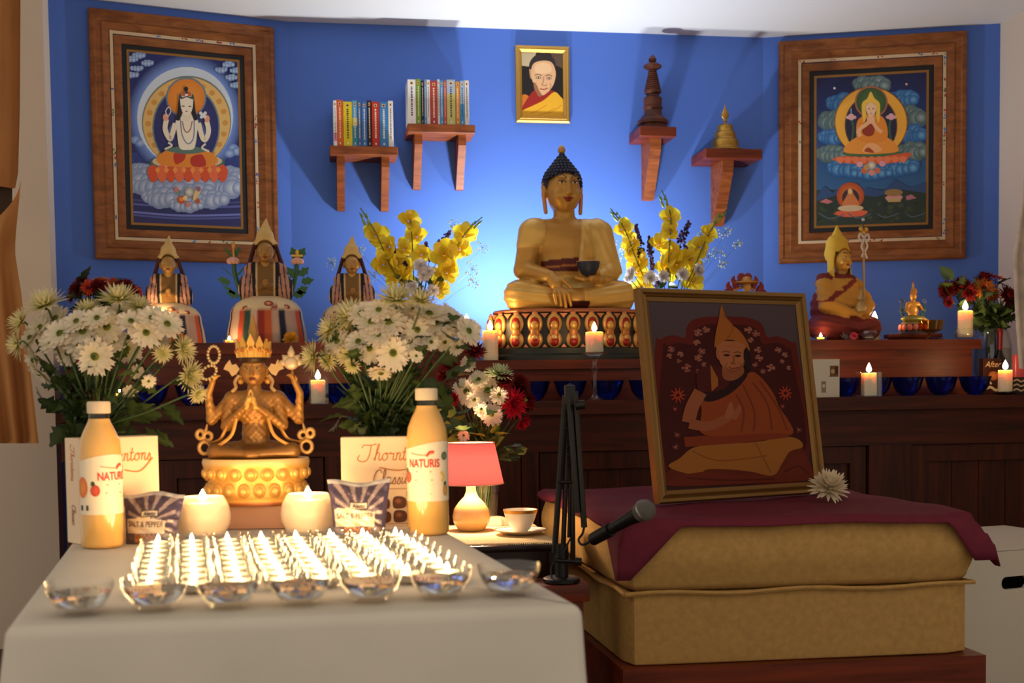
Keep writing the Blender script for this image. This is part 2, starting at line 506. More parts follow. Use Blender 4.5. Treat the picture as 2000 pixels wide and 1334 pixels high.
# ------------------------------------------------------------------ materials of the setting
M_BLUE = mat('blue_wall_paint', S(82, 118, 205), 0.75, spec=0.25, bump=(90, 0.06))
M_WHITE = mat('white_wall_paint', S(218, 202, 184), 0.85, spec=0.2, bump=(60, 0.05))
M_CEIL = mat('ceiling_paint', S(235, 232, 228), 0.9, spec=0.2)
M_WOOD = wood('dark_altar_wood', S(50, 18, 8), S(94, 38, 16), (1.2, 14, 16), 2.0, 0.5)
M_WOODV = wood('dark_altar_wood_upright', S(48, 18, 8), S(88, 36, 16), (16, 14, 1.2), 2.0, 0.5)
M_TIER = wood('red_brown_shelf_wood', S(74, 26, 10), S(124, 50, 24), (1.2, 14, 18), 2.0, 0.42)
M_OAK = wood('honey_shelf_wood', S(104, 48, 18), S(150, 80, 36), (3, 16, 16), 3.0, 0.5)
M_FRAME = wood('frame_wood', S(112, 62, 28), S(152, 92, 46), (4, 14, 14), 3.0, 0.35)
M_FLOOR = mat('floor_carpet', S(92, 70, 52), 0.95, var=(8, 0.2), bump=(300, 0.4))

# ------------------------------------------------------------------ room shell
ZC = 2.69
PXL = onY(560, 12, YW); PXR = onY(1490, 38, YW)
def wall_quad(name, a, b, m, z0=0.0, z1=ZC, th=0.06, away=None):
    a = Vector((a[0], a[1], 0)); b = Vector((b[0], b[1], 0)); t = (b - a).normalized(); n = Vector((-t.y, t.x, 0))
    if n.dot(away) < 0: n = -n
    q = MB(); q.prism([(a.x, a.y), (b.x, b.y), (b.x + n.x * th, b.y + n.y * th), (a.x + n.x * th, a.y + n.y * th)], z0, z1, ax='XY')
    return struct(q.build(name, m, None, smooth=0))
AL, AR = math.radians(15), math.radians(19)
TL = Vector((-math.cos(AL), -math.sin(AL), 0)); TR = Vector((math.cos(AR), -math.sin(AR), 0))
NL = Vector((TL.y, -TL.x, 0)); NR = Vector((-TR.y, TR.x, 0))
if NL.y > 0: NL = -NL
if NR.y > 0: NR = -NR
WL0 = Vector((PXL.x, YW, 0)); WR0 = Vector((PXR.x, YW, 0))
EL = onPl(106, 400, WL0, NL); ER = onPl(1951, 400, WR0, NR)
wall_quad('wall_back', WL0, WR0, M_BLUE, away=Vector((0, 1, 0)))
wall_quad('wall_left', WL0, EL, M_BLUE, away=Vector((0, 1, 0)))
wall_quad('wall_right', WR0, ER, M_BLUE, away=Vector((0, 1, 0)))
YE = EL.y - 0.11
wall_quad('wall_return', EL, (EL.x, YE), M_WHITE, away=Vector((-1, 0, 0)))
wall_quad('wall_alcove', (EL.x - 0.06, YE), (EL.x - 1.2, YE), M_WHITE, away=Vector((0, 1, 0)))
wall_quad('wall_side', ER, (ER.x + 0.02, 2.4), M_WHITE, away=Vector((1, 0, 0)))
b = MB(); b.prism([(EL.x - 1.3, 1.6), (ER.x + 0.2, 1.6), (ER.x + 0.2, ER.y), (WR0.x, YW + 0.07), (WL0.x, YW + 0.07), (EL.x - 1.3, EL.y)], ZC, ZC + 0.08, ax='XY')
struct(b.build('ceiling', M_CEIL, smooth=0))
b = MB(); b.prism([(-2.6, -0.6), (3.6, -0.6), (3.6, 5.7), (-2.6, 5.7)], -0.08, 0.0, ax='XY')
struct(b.build('floor', M_FLOOR, smooth=0))

# ------------------------------------------------------------------ altar: cabinet, worktop and stepped shelves
ZL = 0.998; ZT = 1.231; ZM = 1.157; YF = 4.45; YT = 4.75
XA0 = onYZ(108, YF, ZL).x; XA1 = 2.9
def back_y(x):
    if x < WL0.x: return YW + (x - WL0.x) * math.tan(AL)
    if x > WR0.x: return YW - (x - WR0.x) * math.tan(AR)
    return YW
def slab(x0, x1, yf, z0, z1, ov=0.0, gap=0.004):
    xs = [x0] + [x for x in (WL0.x, WR0.x) if x0 < x < x1] + [x1]
    return [(x0, yf), (x1, yf)] + [(x, back_y(x) - gap) for x in reversed(xs)]
top = MB(); top.prism(slab(XA0, XA1, YF, 0, 0), ZL - 0.050, ZL, ax='XY')
o = top.build('altar_worktop', M_WOOD, smooth=0); tag(o, 'long dark wooden worktop carrying the row of blue bowls', 'worktop')
cab = thing('altar_cabinet', 'dark wooden altar cabinet with panelled doors under the long worktop', 'cabinet', (0, 0, 0))
ZD = onY(1700, 870, 4.485).z
def xp(px): return onYZ(px, 4.485, 0.9).x
body = MB(); body.prism(slab(XA0 + 0.01, XA1 - 0.01, 4.53, 0, 0, gap=0.03), 0.0, ZL - 0.052, ax='XY')
body.build('carcass', M_WOOD, cab, smooth=0)
doors = [(xp(-30), xp(300)), (xp(303), xp(632)), (xp(1053), xp(1373)), (xp(1376), xp(1696)), (xp(1783), xp(2110))]
edges = [XA0 + 0.008] + [e for d in doors for e in d if e > XA0 + 0.05] + [XA1 - 0.008]
r = MB(); r.box(((XA0 + XA1) / 2, 4.507, (ZD + ZL - 0.052) / 2), (XA1 - XA0 - 0.016, 0.044, ZL - 0.052 - ZD)); r.build('top_rail', M_WOOD, cab, smooth=0)
def stile(x0, x1):
    q = MB(); q.box(((x0 + x1) / 2, 4.507, ZD / 2), (x1 - x0, 0.044, ZD - 0.001)); q.build('stile', M_WOODV, cab, smooth=0)
for x0, x1 in ((xp(634), xp(1016)), (xp(1018), xp(1051)), (xp(1698), xp(1781))): stile(x0, x1)
for x0, x1 in doors:
    x0 = max(x0, XA0 + 0.012); x1 = min(x1, XA1 - 0.012)
    if x1 - x0 < 0.1: continue
    fw = 0.068; g = 0.004
    d = MB()
    for bx in ((x0 + g, x0 + fw, 0.1, ZD - g), (x1 - fw, x1 - g, 0.1, ZD - g), (x0 + fw, x1 - fw, ZD - fw, ZD - g), (x0 + fw, x1 - fw, 0.1, 0.2)):
        d.box(((bx[0] + bx[1]) / 2, 4.512, (bx[2] + bx[3]) / 2), (bx[1] - bx[0], 0.026, bx[3] - bx[2]))
    dr = d.build('door', M_WOODV, cab, smooth=0)
    n = 4; w = (x1 - x0 - 2 * fw) / n
    for i in range(n):
        p = MB(); p.rbox((x0 + fw + w * (i + 0.5), 4.523, (0.2 + ZD - fw) / 2), (w - 0.002, 0.012, ZD - fw - 0.2), 0.0025, seg=1)
        p.build('plank', M_WOODV, dr, smooth=0)
def tier(name, label, x0, x1, z, cap=0.042, yf=YT, lip=0.022, el=False, er=False):
    t = thing(name, label, 'shelf', ((x0 + x1) / 2, yf, ZL)); c = (x0 + x1) / 2
    q = MB(); q.prism([(a - c, b_ - yf) for a, b_ in slab(x0, x1, yf, 0, 0)], z - cap - ZL, z - ZL, ax='XY'); q.build('shelf_top', M_TIER, t, smooth=0)
    q = MB(); xa = x0 + (0.03 if el else 0.001); xb = x1 - (0.03 if er else 0.001)
    q.prism([(a - c, b_ - yf) for a, b_ in slab(xa, xb, yf + lip, 0, 0, gap=0.02)], 0.0005, z - cap - ZL, ax='XY'); q.build('riser', M_TIER, t, smooth=0)
    return t
XT = [onYZ(118, YT, ZT).x, onYZ(926, YT, ZT).x, onYZ(1420, YT, ZT).x, onYZ(1917, YT, ZT).x]
tier('altar_step', 'raised wooden altar step under the three robed figures', XT[0], XT[1] - 0.001, ZT)
tier('altar_step', 'lower wooden altar step carrying the large golden statue', XT[1] + 0.001, XT[2] - 0.001, ZM, 0.036)
tier('altar_step', 'raised wooden altar step under the yellow-hatted figure with staff', XT[2] + 0.001, XT[3], ZT - 0.003, 0.04, er=True)

# white storage box with a hand hole, right of the seat
wb = thing('storage_box', 'plain white box with oval hand hole beside the beige seat', 'box', (0, 0, 0))
pA = at(1893, 1082, 3.62); pB = onZ(2000, 1074, pA.z)
u = (pB - pA); u.z = 0; u.normalize(); ww = 0.62; n_ = Vector((-u.y, u.x, 0))
wb.location = (pA.x, pA.y, 0); wb.rotation_euler = (0, 0, math.atan2(u.y, u.x)); hh = pA.z; kb = kk(pA)
M_WBOX = mat('white_board', S(205, 198, 182), 0.7, var=(3, 0.04))
hx = (1975 - 1893) * kb; hz = hh - (1146 - 1082) * kb
q = MB(); hole = []
for i in range(24):
    a = 2 * math.pi * i / 24; hole.append((hx + 0.047 + (0.03 if math.cos(a) > 0 else -0.03) + 0.0195 * math.cos(a), hz + 0.0195 * math.sin(a)))
x_l, x_r = -0.06, ww
def side_sheet(y):
    out = [(x_l, 0), (x_r, 0), (x_r, hh), (x_l, hh)]; i0 = q.pts([(a, y, b_) for a, b_ in out]); i1 = q.pts([(a, y, b_) for a, b_ in hole])
    q.f.append((i0 + 3, i0 + 2) + tuple(i1 + k for k in range(0, 13))[:: 1])
    q.f.append((i0 + 1, i0 + 0) + tuple(i1 + k for k in list(range(12, 24)) + [0]))
    q.f.append((i0 + 2, i0 + 1, i1)); q.f.append((i0 + 0, i0 + 3, i1 + 12))
    return i1
a1 = side_sheet(0.0); a2 = side_sheet(0.012)
for i in range(24): q.f.append((a1 + i, a1 + (i + 1) % 24, a2 + (i + 1) % 24, a2 + i))
q.build('front_panel', M_WBOX, wb, smooth=0)
q = MB(); q.box(((x_l + x_r) / 2, 0.27, hh - 0.006), (x_r - x_l, 0.516, 0.012)); q.build('lid', M_WBOX, wb, smooth=0)
q = MB(); q.box((x_l + 0.006, 0.27, (hh - 0.013) / 2), (0.012, 0.51, hh - 0.013)); q.box((x_r - 0.006, 0.27, (hh - 0.013) / 2), (0.012, 0.51, hh - 0.013)); q.box(((x_l + x_r) / 2, 0.526, (hh - 0.013) / 2), (x_r - x_l - 0.026, 0.012, hh - 0.013))
q.build('carton', M_WBOX, wb, smooth=0)

# curtain at the left edge, tied back, and the pale one at the right edge
def pleats(rows, m, name, parent, n=46, waves=7, amp=0.02, seed=0):
    """rows: (px_left, px_right, py) outlines at a depth; a pleated cloth"""
    g = []
    for (x0, x1, py, d, am) in rows:
        row = []
        for j in range(n):
            t = j / (n - 1); p = at(x0 + (x1 - x0) * t, py, d)
            off = am * math.sin(t * waves * 2 * math.pi + 0.7 * math.sin(5 * t + seed))
            row.append(p - Vector((math.sin(-YAW), math.cos(YAW), 0)) * off)
        g.append(row)
    q = MB(); q.grid(g); return q
M_CURT = mat('ochre_curtain', S(176, 120, 66), 0.9, var=(20, 0.12, (1, 1, 0.2)))
cu = thing('window_curtain', 'tan tied-back curtain hanging at the left edge', 'curtain', (0, 0, 0))
d0 = 4.1
def smooth_rows(keys, n):
    out = []
    for a, b_ in zip(keys[:-1], keys[1:]):
        for i in range(n):
            t = i / n; out.append(tuple(a[j] + (b_[j] - a[j]) * t for j in range(5)))
    out.append(keys[-1]); return out
up_ = pleats(smooth_rows([(-130, 36, -90, d0, 0.030), (-128, 34, 200, d0, 0.034), (-120, 31, 335, d0, 0.03), (-110, 27, 366, d0 + 0.01, 0.02)], 6), M_CURT, '', None, waves=4)
up_.build('upper_drape', M_CURT, cu, smooth=180)
q = MB(); rows = []; nx, ny = 46, 26
for i in range(ny + 1):                               # the tied lower part: its front edge sags below the tie
    t = i / ny; row = []
    for j in range(nx + 1):
        u = j / nx; xr = 41 - 12 * math.sin(min(1, t / 0.25) * math.pi / 2) + 47 * max(0, t - 0.22) / 0.78
        x = -130 + (xr + 130) * u; yt = 352 + 74 * min(1, max(0, (40 - x) / 46)) ** 0.55; y = yt + (866 - yt) * t
        dd = d0 - 0.045 * math.exp(-((t - 0.04) / 0.1) ** 2) - 0.03 * t * math.sin(u * 34) - 0.012 * math.sin(u * 17 + t * 3)
        row.append(at(x, y, dd))
    rows.append(row)
q.grid(rows); q.build('lower_drape', M_CURT, cu, smooth=180)
q = MB(); q.grid([[at(x, y, d0 + 0.05 + 0.0003 * abs(x)) for x in (-120, -60, -20, 4, 16, 24)] for y in (346, 370, 395, 420, 445)]); q.build('hollow_shade', mat('curtain_hollow_shade', S(64, 46, 30), 0.9), cu, smooth=180)  # dark sheet behind the tie: painted shade of the looped curtain's hollow
rc = thing('sheer_curtain', 'pale mottled sheer curtain hanging at the right edge', 'curtain', (0, 0, 0))
d1 = 4.75
g = pleats(smooth_rows([(2010, 2140, 250, d1, 0.01), (1996, 2140, 380, d1, 0.015), (1978, 2140, 500, d1, 0.02), (1982, 2140, 600, d1, 0.02), (1990, 2140, 720, d1, 0.02)], 5), None, '', None, waves=9)
g.build('drape', mat('mottled_sheer', S(214, 200, 186), 0.9, var=(14, 0.28)), rc, smooth=180)
q = MB(); q.tube([at(2008, 246, d1), at(2150, 246, d1)], 0.008, 8); q.build('rod', mat('dark_rod', S(40, 34, 30), 0.5), rc)
# ------------------------------------------------------------------ framed pictures
M_PRINT = mat('printed_paper', None, 0.55, spec=0.35)
M_BLACK = mat('black_mount', S(16, 14, 18), 0.7)
M_GOLDL = mat('gold_line', S(150, 104, 44), 0.4, 0.4)
M_STRIP = mat('painted_strip', None, 0.5)
def ringm(w, h, prof):
    """mitred frame ring centred on the origin in XZ: prof [(inset, y)]"""
    q = MB(); rows = []
    for t, y in prof:
        a, b_ = w / 2 - t, h / 2 - t
        rows.append([(-a, y, -b_), (a, y, -b_), (a, y, b_), (-a, y, b_)])
    q.grid(rows, cu=True); return q
def quadmap(c, W, Hh):
    """photo-zoom quad (TL,TR,BR,BL) -> local (x right, y down) with the picture W x Hh centred"""
    (ax, ay), (bx, by), (cx, cy), (dx, dy) = c
    def f(q):
        x, y = q[0], q[1]; u = v = 0.5
        for _ in range(6):
            yt = ay + (by - ay) * u; yb = dy + (cy - dy) * u; v = (y - yt) / (yb - yt)
            xl = ax + (dx - ax) * v; xr = bx + (cx - bx) * v; u = (x - xl) / (xr - xl)
        u = min(1, max(0, u)); v = min(1, max(0, v))
        return ((u - 0.5) * W, (v - 0.5) * Hh)
    return f
class QPaint(Paint):
    def __init__(s, c, W, Hh, step=1e-5):
        super().__init__(step); s.m = quadmap(c, W, Hh)
    def p(s, q):
        a = s.m(q); return (a[0], s.y, -a[1])
def hang(name, label, corners, p0, n, depth=0.03):
    P = [onPl(x, y, p0, n) for x, y in corners]
    ctr = sum(P, Vector()) / 4; w = ((P[1] - P[0]).length + (P[2] - P[3]).length) / 2; h = ((P[3] - P[0]).length + (P[2] - P[1]).length) / 2
    t = thing(name, label, 'picture', ctr + n * 0.001, math.atan2(n.x, -n.y))
    return t, w, h
def brocade(t, w, h, inset, sw, y, seed):
    """cream painted strip with small flowers, raised"""
    q = ringm(w, h, [(inset, y), (inset, y - 0.006), (inset + sw, y - 0.006), (inset + sw, y)]); q.c = [S(206, 178, 140)] * len(q.v)
    o = q.build('painted_strip', M_STRIP, t, smooth=0)
    r = random.Random(seed); p = Paint(1e-5); p.y = y - 0.0062
    a, b_ = w / 2 - inset - sw / 2, h / 2 - inset - sw / 2
    cols = [S(44, 92, 168), S(168, 48, 34), S(70, 110, 60), S(150, 40, 30), S(60, 120, 190)]
    for i in range(26):
        side = r.randrange(4); c = r.choice(cols); L = r.random() * 2 - 1
        x, z = ((L * a, b_), (L * a, -b_), (a, L * b_), (-a, L * b_))[side]
        for k in range(4): p.ell(x + r.uniform(-1, 1) * sw * (0.9 if side < 2 else 0.3), -(z + r.uniform(-1, 1) * sw * (0.3 if side < 2 else 0.9)), sw * r.uniform(0.16, 0.34), None, c, n=7)
    p.build('flower_motifs', M_STRIP, o)
def thangka(name, label, corners, p0, n, seed):
    t, w, h = hang(name, label, corners, p0, n)
    B = 0.108 * w
    ringm(w, h, [(0, 0), (0, -0.026), (0.006, -0.032), (B * 0.22, -0.034), (B * 0.30, -0.028), (B * 0.55, -0.026), (B * 0.62, -0.030), (B, -0.018), (B, 0)]).build('frame_moulding', M_FRAME, t, smooth=20)
    brocade(t, w, h, B - 0.001, 0.016 * w, -0.016, seed)
    i2 = B + 0.02 * w
    ringm(w, h, [(i2 - 0.001, 0), (i2 - 0.001, -0.016), (i2 + 0.02 * w, -0.014), (i2 + 0.04 * w, -0.008), (i2 + 0.04 * w, 0)]).build('inner_frame', M_FRAME, t, smooth=20)
    i3 = i2 + 0.04 * w
    q = MB(); q.face([(-w / 2 + i3 - .002, -0.004, -h / 2 + i3 - .002), (w / 2 - i3 + .002, -0.004, -h / 2 + i3 - .002), (w / 2 - i3 + .002, -0.004, h / 2 - i3 + .002), (-w / 2 + i3 - .002, -0.004, h / 2 - i3 + .002)])
    q.build('mount', M_BLACK, t, smooth=0)
    i4 = i3 + 0.026 * w
    ringm(w, h, [(i4, -0.0042), (i4, -0.0052), (i4 + 0.013 * w, -0.0052), (i4 + 0.013 * w, -0.0042)]).build('gold_line', M_GOLDL, t, smooth=0)
    i5 = i4 + 0.013 * w
    return t, w - 2 * i5 + 0.001, h - 2 * i5 + 0.001
# ---- picture on the left blue wall: white seated figure within a moon disc
LC = [(169, 14), (533, 60), (542, 520), (187, 504)]
t, W, Hh = thangka('framed_painting', 'large wood-framed painting of a white seated figure before a pale disc', LC, WL0, NL, 3)
p = QPaint([(628, 262), (1205, 325), (1222, 1132), (650, 1112)], W, Hh); p.y = -0.0045
p.rect(600, 200, 1250, 1200, S(34, 44, 104), S(46, 48, 98))
p.rect(600, 760, 1250, 960, S(50, 66, 132), S(42, 48, 100))
for y, c in ((1010, 90), (1030, 120), (1070, 150), (1085, 110)): p.stroke([(640, y - 12), (900, y + 6), (1230, y)], 10, S(c * 0.75, c * 0.8, c + 40))
for i in range(5): p.ring(925, 590, 250 + i * 12, 262 + i * 12, mixc(S(120, 150, 215), S(34, 44, 104), i / 5), mixc(S(120, 150, 215), S(34, 44, 104), (i + 1) / 5))
for x, y in ((665, 700), (690, 715), (1180, 745), (1200, 760), (1160, 770)): p.ell(x, y, 30, 22, S(90, 120, 180), S(170, 190, 215), n=14)
p.ell(925, 590, 255, 248, S(206, 216, 224), S(178, 190, 206), n=48)
p.ell(932, 612, 238, 226, S(120, 124, 110), n=44); p.ell(932, 616, 232, 222, S(222, 178, 104), S(228, 190, 116), n=44)
for i in range(22):
    a = i / 22 * 2 * math.pi; p.ell(932 + 205 * math.cos(a), 620 + 195 * math.sin(a), 16, 14, S(206, 146, 66), n=10)
p.ell(928, 640, 180, 205, S(104, 128, 130), n=40); p.ell(928, 641, 172, 197, S(44, 48, 104), S(70, 66, 120), n=40)
p.ell(928, 493, 108, 100, S(110, 128, 140), n=36); p.ell(928, 494, 99, 92, S(226, 128, 40), S(238, 160, 62), n=36)
# clouds below
for i, (x, y, w_, h_) in enumerate(((690, 860, 120, 80), (1170, 880, 120, 80), (740, 920, 220, 100), (1120, 930, 220, 100), (920, 940, 320, 110), (800, 985, 200, 80), (1050, 990, 200, 80), (930, 1020, 180, 70))): p.cloud(x, y, w_, h_, S(206, 212, 222), S(128, 144, 178), 6, i)
for i, (x, y) in enumerate(((680, 282), (724, 320), (668, 346), (645, 300), (645, 378), (1156, 336), (1116, 362), (1172, 400), (1194, 366), (1196, 438))): p.cloud(x, y, 66, 26, S(200, 214, 226), S(110, 140, 190), 4, i + 20)
# lotus seat and figure
p.ell(933, 815, 200, 46, S(70, 104, 92), n=30); p.ell(933, 808, 186, 38, S(212, 190, 150), n=30)
for i in range(9):
    x = 752 + i * 46; p.blob([(x - 28, 846), (x, 824), (x + 28, 850), (x + 22, 892), (x, 912), (x - 22, 888)], mixc(S(214, 82, 46), S(232, 116, 70), (i % 2) * 0.7))
for i in range(8):
    x = 775 + i * 46; p.poly([(x - 14, 850), (x, 834), (x + 14, 850), (x, 868)], S(236, 150, 66))
p.blob([(770, 790), (840, 745), (930, 735), (1030, 750), (1095, 800), (1060, 832), (930, 838), (800, 826)], S(226, 136, 48))
p.blob([(860, 770), (920, 760), (915, 800), (870, 822)], S(190, 58, 38)); p.blob([(950, 790), (1010, 775), (1030, 830), (960, 832)], S(186, 54, 40))
p.blob([(820, 752), (930, 730), (1040, 756), (930, 772)], S(92, 120, 108))
p.blob([(870, 610), (900, 585), (930, 580), (960, 585), (990, 610), (985, 660), (970, 740), (930, 752), (890, 740), (876, 660)], S(238, 224, 198))
p.blob([(872, 612), (850, 650), (858, 690), (838, 720), (826, 690), (836, 640)], S(74, 92, 140)); p.blob([(990, 612), (1010, 660), (1005, 700), (1030, 720), (1040, 690), (1025, 640)], S(74, 92, 140))
p.stroke([(868, 620), (850, 680), (838, 695), (815, 650), (822, 600)], 26, S(236, 220, 192)); p.stroke([(992, 620), (1012, 690), (1030, 700), (1046, 660), (1036, 612)], 26, S(236, 220, 192))
p.ell(818, 590, 15, 18, S(230, 160, 130)); p.ell(1038, 600, 14, 18, S(230, 160, 130))
p.stroke([(830, 590), (818, 560), (835, 540), (845, 562), (828, 590)], 5, S(220, 210, 190))
for dx, dy in ((0, 0), (-12, -8), (12, -8), (-8, 10), (10, 10)): p.ell(1016 + dx, 580 + dy, 9, 9, S(224, 222, 214), n=10)
p.stroke([(812, 748), (850, 730), (830, 715)], 10, S(222, 214, 190)); p.stroke([(1048, 760), (1010, 742), (1030, 722)], 10, S(222, 214, 190))
p.stroke([(905, 610), (915, 650), (930, 665), (948, 650), (958, 610)], 5, S(150, 60, 50)); p.stroke([(895, 600), (905, 680), (935, 722), (965, 690), (968, 600)], 5, S(90, 110, 150))
p.blob([(888, 500), (880, 560), (872, 600), (890, 605), (902, 570), (900, 510)], S(36, 30, 40)); p.blob([(968, 500), (976, 560), (986, 600), (968, 605), (956, 570), (958, 510)], S(36, 30, 40)); p.blob([(908, 570), (906, 598), (930, 612), (952, 598), (950, 570)], S(234, 216, 188))
p.blob([(894, 505), (900, 480), (930, 474), (958, 482), (964, 508), (956, 560), (930, 582), (904, 560)], S(240, 226, 200))
p.ell(910, 536, 9, 3, S(70, 50, 40)); p.ell(946, 538, 9, 3, S(70, 50, 40)); p.ell(928, 562, 7, 3, S(190, 90, 70)); p.stroke([(898, 500), (930, 490), (962, 502)], 6, S(40, 34, 44))
for i, (x, y) in enumerate(((896, 488), (912, 476), (928, 466), (944, 478), (960, 490))): p.blob([(x - 9, y + 8), (x, y - 14), (x + 9, y + 8)], S(200, 90, 40) if i % 2 else S(60, 80, 90))
p.ell(926, 452, 11, 12, S(40, 34, 44))
p.ell(942, 960, 25, 25, S(150, 144, 130), S(226, 222, 208)); p.ell(900, 998, 22, 20, S(200, 80, 40)); p.ell(900, 996, 12, 10, S(226, 140, 66)); p.blob([(960, 990), (980, 940), (1005, 950), (975, 1000)], S(222, 190, 130))
for x, y, c in ((874, 948, (206, 120, 110)), (890, 962, (110, 140, 130)), (990, 945, (150, 100, 120)), (985, 1005, (190, 90, 50)), (935, 1022, (206, 130, 120)), (920, 990, (226, 200, 140))): p.ell(x, y, 13, 13, S(*c), n=12)
p.build('painting', M_PRINT, t)
# ---- picture on the right blue wall
RC = [(1522, 84), (1889, 62), (1882, 506), (1519, 516)]
t, W, Hh = thangka('framed_painting', 'large wood-framed painting of an orange-robed figure in a golden halo', RC, WR0, NR, 8)
p = QPaint([(270, 368), (830, 338), (815, 1098), (258, 1105)], W, Hh); p.y = -0.0045
p.rect(250, 320, 850, 620, S(28, 32, 74), S(38, 56, 112)); p.rect(250, 610, 850, 930, S(38, 56, 112), S(50, 96, 140)); p.rect(250, 925, 850, 1120, S(44, 62, 74), S(40, 46, 42))
p.ell(362, 418, 6, 6, S(220, 226, 236)); p.ell(728, 398, 6, 6, S(214, 170, 150))
BC, BD, GC, GD = S(110, 168, 206), S(40, 92, 150), S(150, 166, 160), S(76, 100, 104)
for i, (x, y, w_, h_, c) in enumerate(((550, 400, 170, 80, 1), (400, 490, 140, 80, 0), (710, 470, 130, 80, 0), (350, 580, 120, 90, 1), (755, 560, 110, 90, 1), (345, 660, 130, 70, 0), (760, 650, 100, 80, 0), (345, 745, 150, 80, 1), (755, 735, 130, 80, 1), (420, 815, 200, 80, 0), (680, 815, 190, 80, 0), (545, 840, 220, 60, 0))): p.cloud(x, y, w_, h_, GC if c else BC, GD if c else BD, 6, i + 40)
p.ell(545, 590, 186, 178, S(150, 90, 40), n=44); p.ell(545, 590, 181, 173, S(236, 172, 62), S(226, 150, 50), n=44)
p.ell(545, 606, 134, 150, S(92, 70, 60), n=40); p.ell(545, 608, 128, 145, S(40, 38, 62), S(64, 56, 84), n=40)
p.ell(548, 488, 84, 80, S(170, 100, 74), n=36); p.ell(548, 488, 76, 72, S(60, 84, 48), S(84, 112, 62), n=36)
for x in (445, 648):
    p.stroke([(x, 690), (x + (10 if x < 500 else -10), 620), (x, 570)], 10, S(60, 96, 62))
    for dx, dy in ((-14, 4), (0, -6), (14, 4), (0, 10)): p.ell(x + dx, 560 + dy, 13, 9, S(224, 170, 170), n=12)
p.stroke([(445, 545), (445, 520)], 5, S(140, 170, 220))
p.ell(545, 745, 150, 20, S(74, 104, 66), n=28); p.blob([(348, 770), (420, 758), (545, 768), (670, 752), (745, 745), (715, 782), (620, 798), (545, 800), (450, 796), (380, 786)], S(216, 92, 52))
for i in range(9):
    x = 385 + i * 40; p.blob([(x - 20, 772), (x, 760), (x + 20, 772), (x, 796)], S(230, 122, 80))
p.blob([(405, 735), (430, 690), (500, 650), (545, 640), (600, 652), (660, 690), (682, 735), (600, 748), (480, 748)], S(232, 148, 58))
p.blob([(500, 735), (520, 700), (560, 695), (600, 730), (545, 744)], S(238, 170, 110)); p.blob([(510, 735), (530, 715), (560, 742)], S(170, 70, 36))
p.blob([(470, 650), (474, 590), (500, 560), (545, 548), (600, 560), (624, 600), (628, 665), (590, 690), (520, 690), (480, 675)], S(228, 138, 50))
p.blob([(500, 640), (508, 590), (535, 560), (560, 590), (560, 645), (530, 660)], S(150, 56, 34)); p.stroke([(490, 660), (482, 630), (520, 600), (545, 580)], 20, S(236, 178, 130)); p.stroke([(600, 640), (575, 620), (556, 590)], 18, S(236, 178, 130))
p.ell(545, 575, 20, 22, S(238, 184, 140))
p.blob([(507, 590), (500, 500), (528, 470), (546, 436), (566, 470), (592, 500), (586, 590), (572, 560), (574, 508), (546, 490), (520, 508), (522, 560)], S(238, 190, 72))
p.blob([(520, 510), (546, 490), (574, 510), (566, 545), (546, 562), (528, 545)], S(240, 196, 156)); p.ell(536, 522, 6, 2, S(80, 50, 40)); p.ell(558, 522, 6, 2, S(80, 50, 40)); p.ell(547, 545, 5, 2, S(180, 80, 66))
p.ell(545, 806, 22, 21, S(160, 150, 130), S(232, 226, 206))
for x, y, c in ((485, 800, (224, 160, 160)), (600, 798, (224, 150, 160)), (508, 832, (214, 100, 56)), (545, 842, (222, 140, 120)), (575, 832, (206, 110, 80)), (520, 815, (190, 150, 90))): p.ell(x, y, 16, 15, S(*c), n=12)
p.poly([(255, 960), (300, 905), (345, 940), (400, 900), (460, 950), (520, 915), (600, 935), (660, 880), (740, 920), (835, 890), (835, 990), (255, 990)], S(50, 76, 118))
p.poly([(255, 980), (420, 940), (560, 965), (700, 930), (835, 950), (835, 1110), (255, 1110)], S(44, 56, 50))
p.ell(435, 958, 70, 68, S(176, 70, 36), S(222, 128, 60), n=30); p.ell(436, 968, 44, 46, S(56, 50, 56)); p.blob([(395, 1005), (420, 950), (432, 915), (452, 950), (478, 1005)], S(206, 120, 66)); p.ell(434, 935, 12, 14, S(226, 180, 120))
p.blob([(342, 1040), (430, 1030), (520, 1036), (490, 1060), (400, 1062)], S(216, 96, 62)); p.ell(435, 1020, 66, 16, S(206, 180, 140))
p.poly([(610, 968), (655, 945), (702, 965), (690, 985), (620, 985)], S(206, 140, 140)); p.rect(625, 975, 690, 992, S(190, 160, 100)); p.ell(655, 945, 46, 18, S(150, 116, 70)); p.poly([(715, 965), (745, 955), (770, 975), (720, 985)], S(176, 110, 120)); p.poly([(275, 985), (310, 970), (345, 985), (320, 996)], S(190, 110, 110))
r = random.Random(5)
for i in range(46):
    x, y = r.uniform(265, 815), r.uniform(1000, 1090)
    if not (360 < x < 510 and y < 1065): p.ell(x, y, r.uniform(9, 16), r.uniform(8, 12), mixc(S(34, 46, 34), S(66, 78, 54), r.random()), n=9)
for k in range(4): p.stroke([(270 + k * 150, 1040 + k * 5), (330 + k * 140, 1070), (400 + k * 140, 1050)], 5, S(84, 100, 110))
p.build('painting', M_PRINT, t)
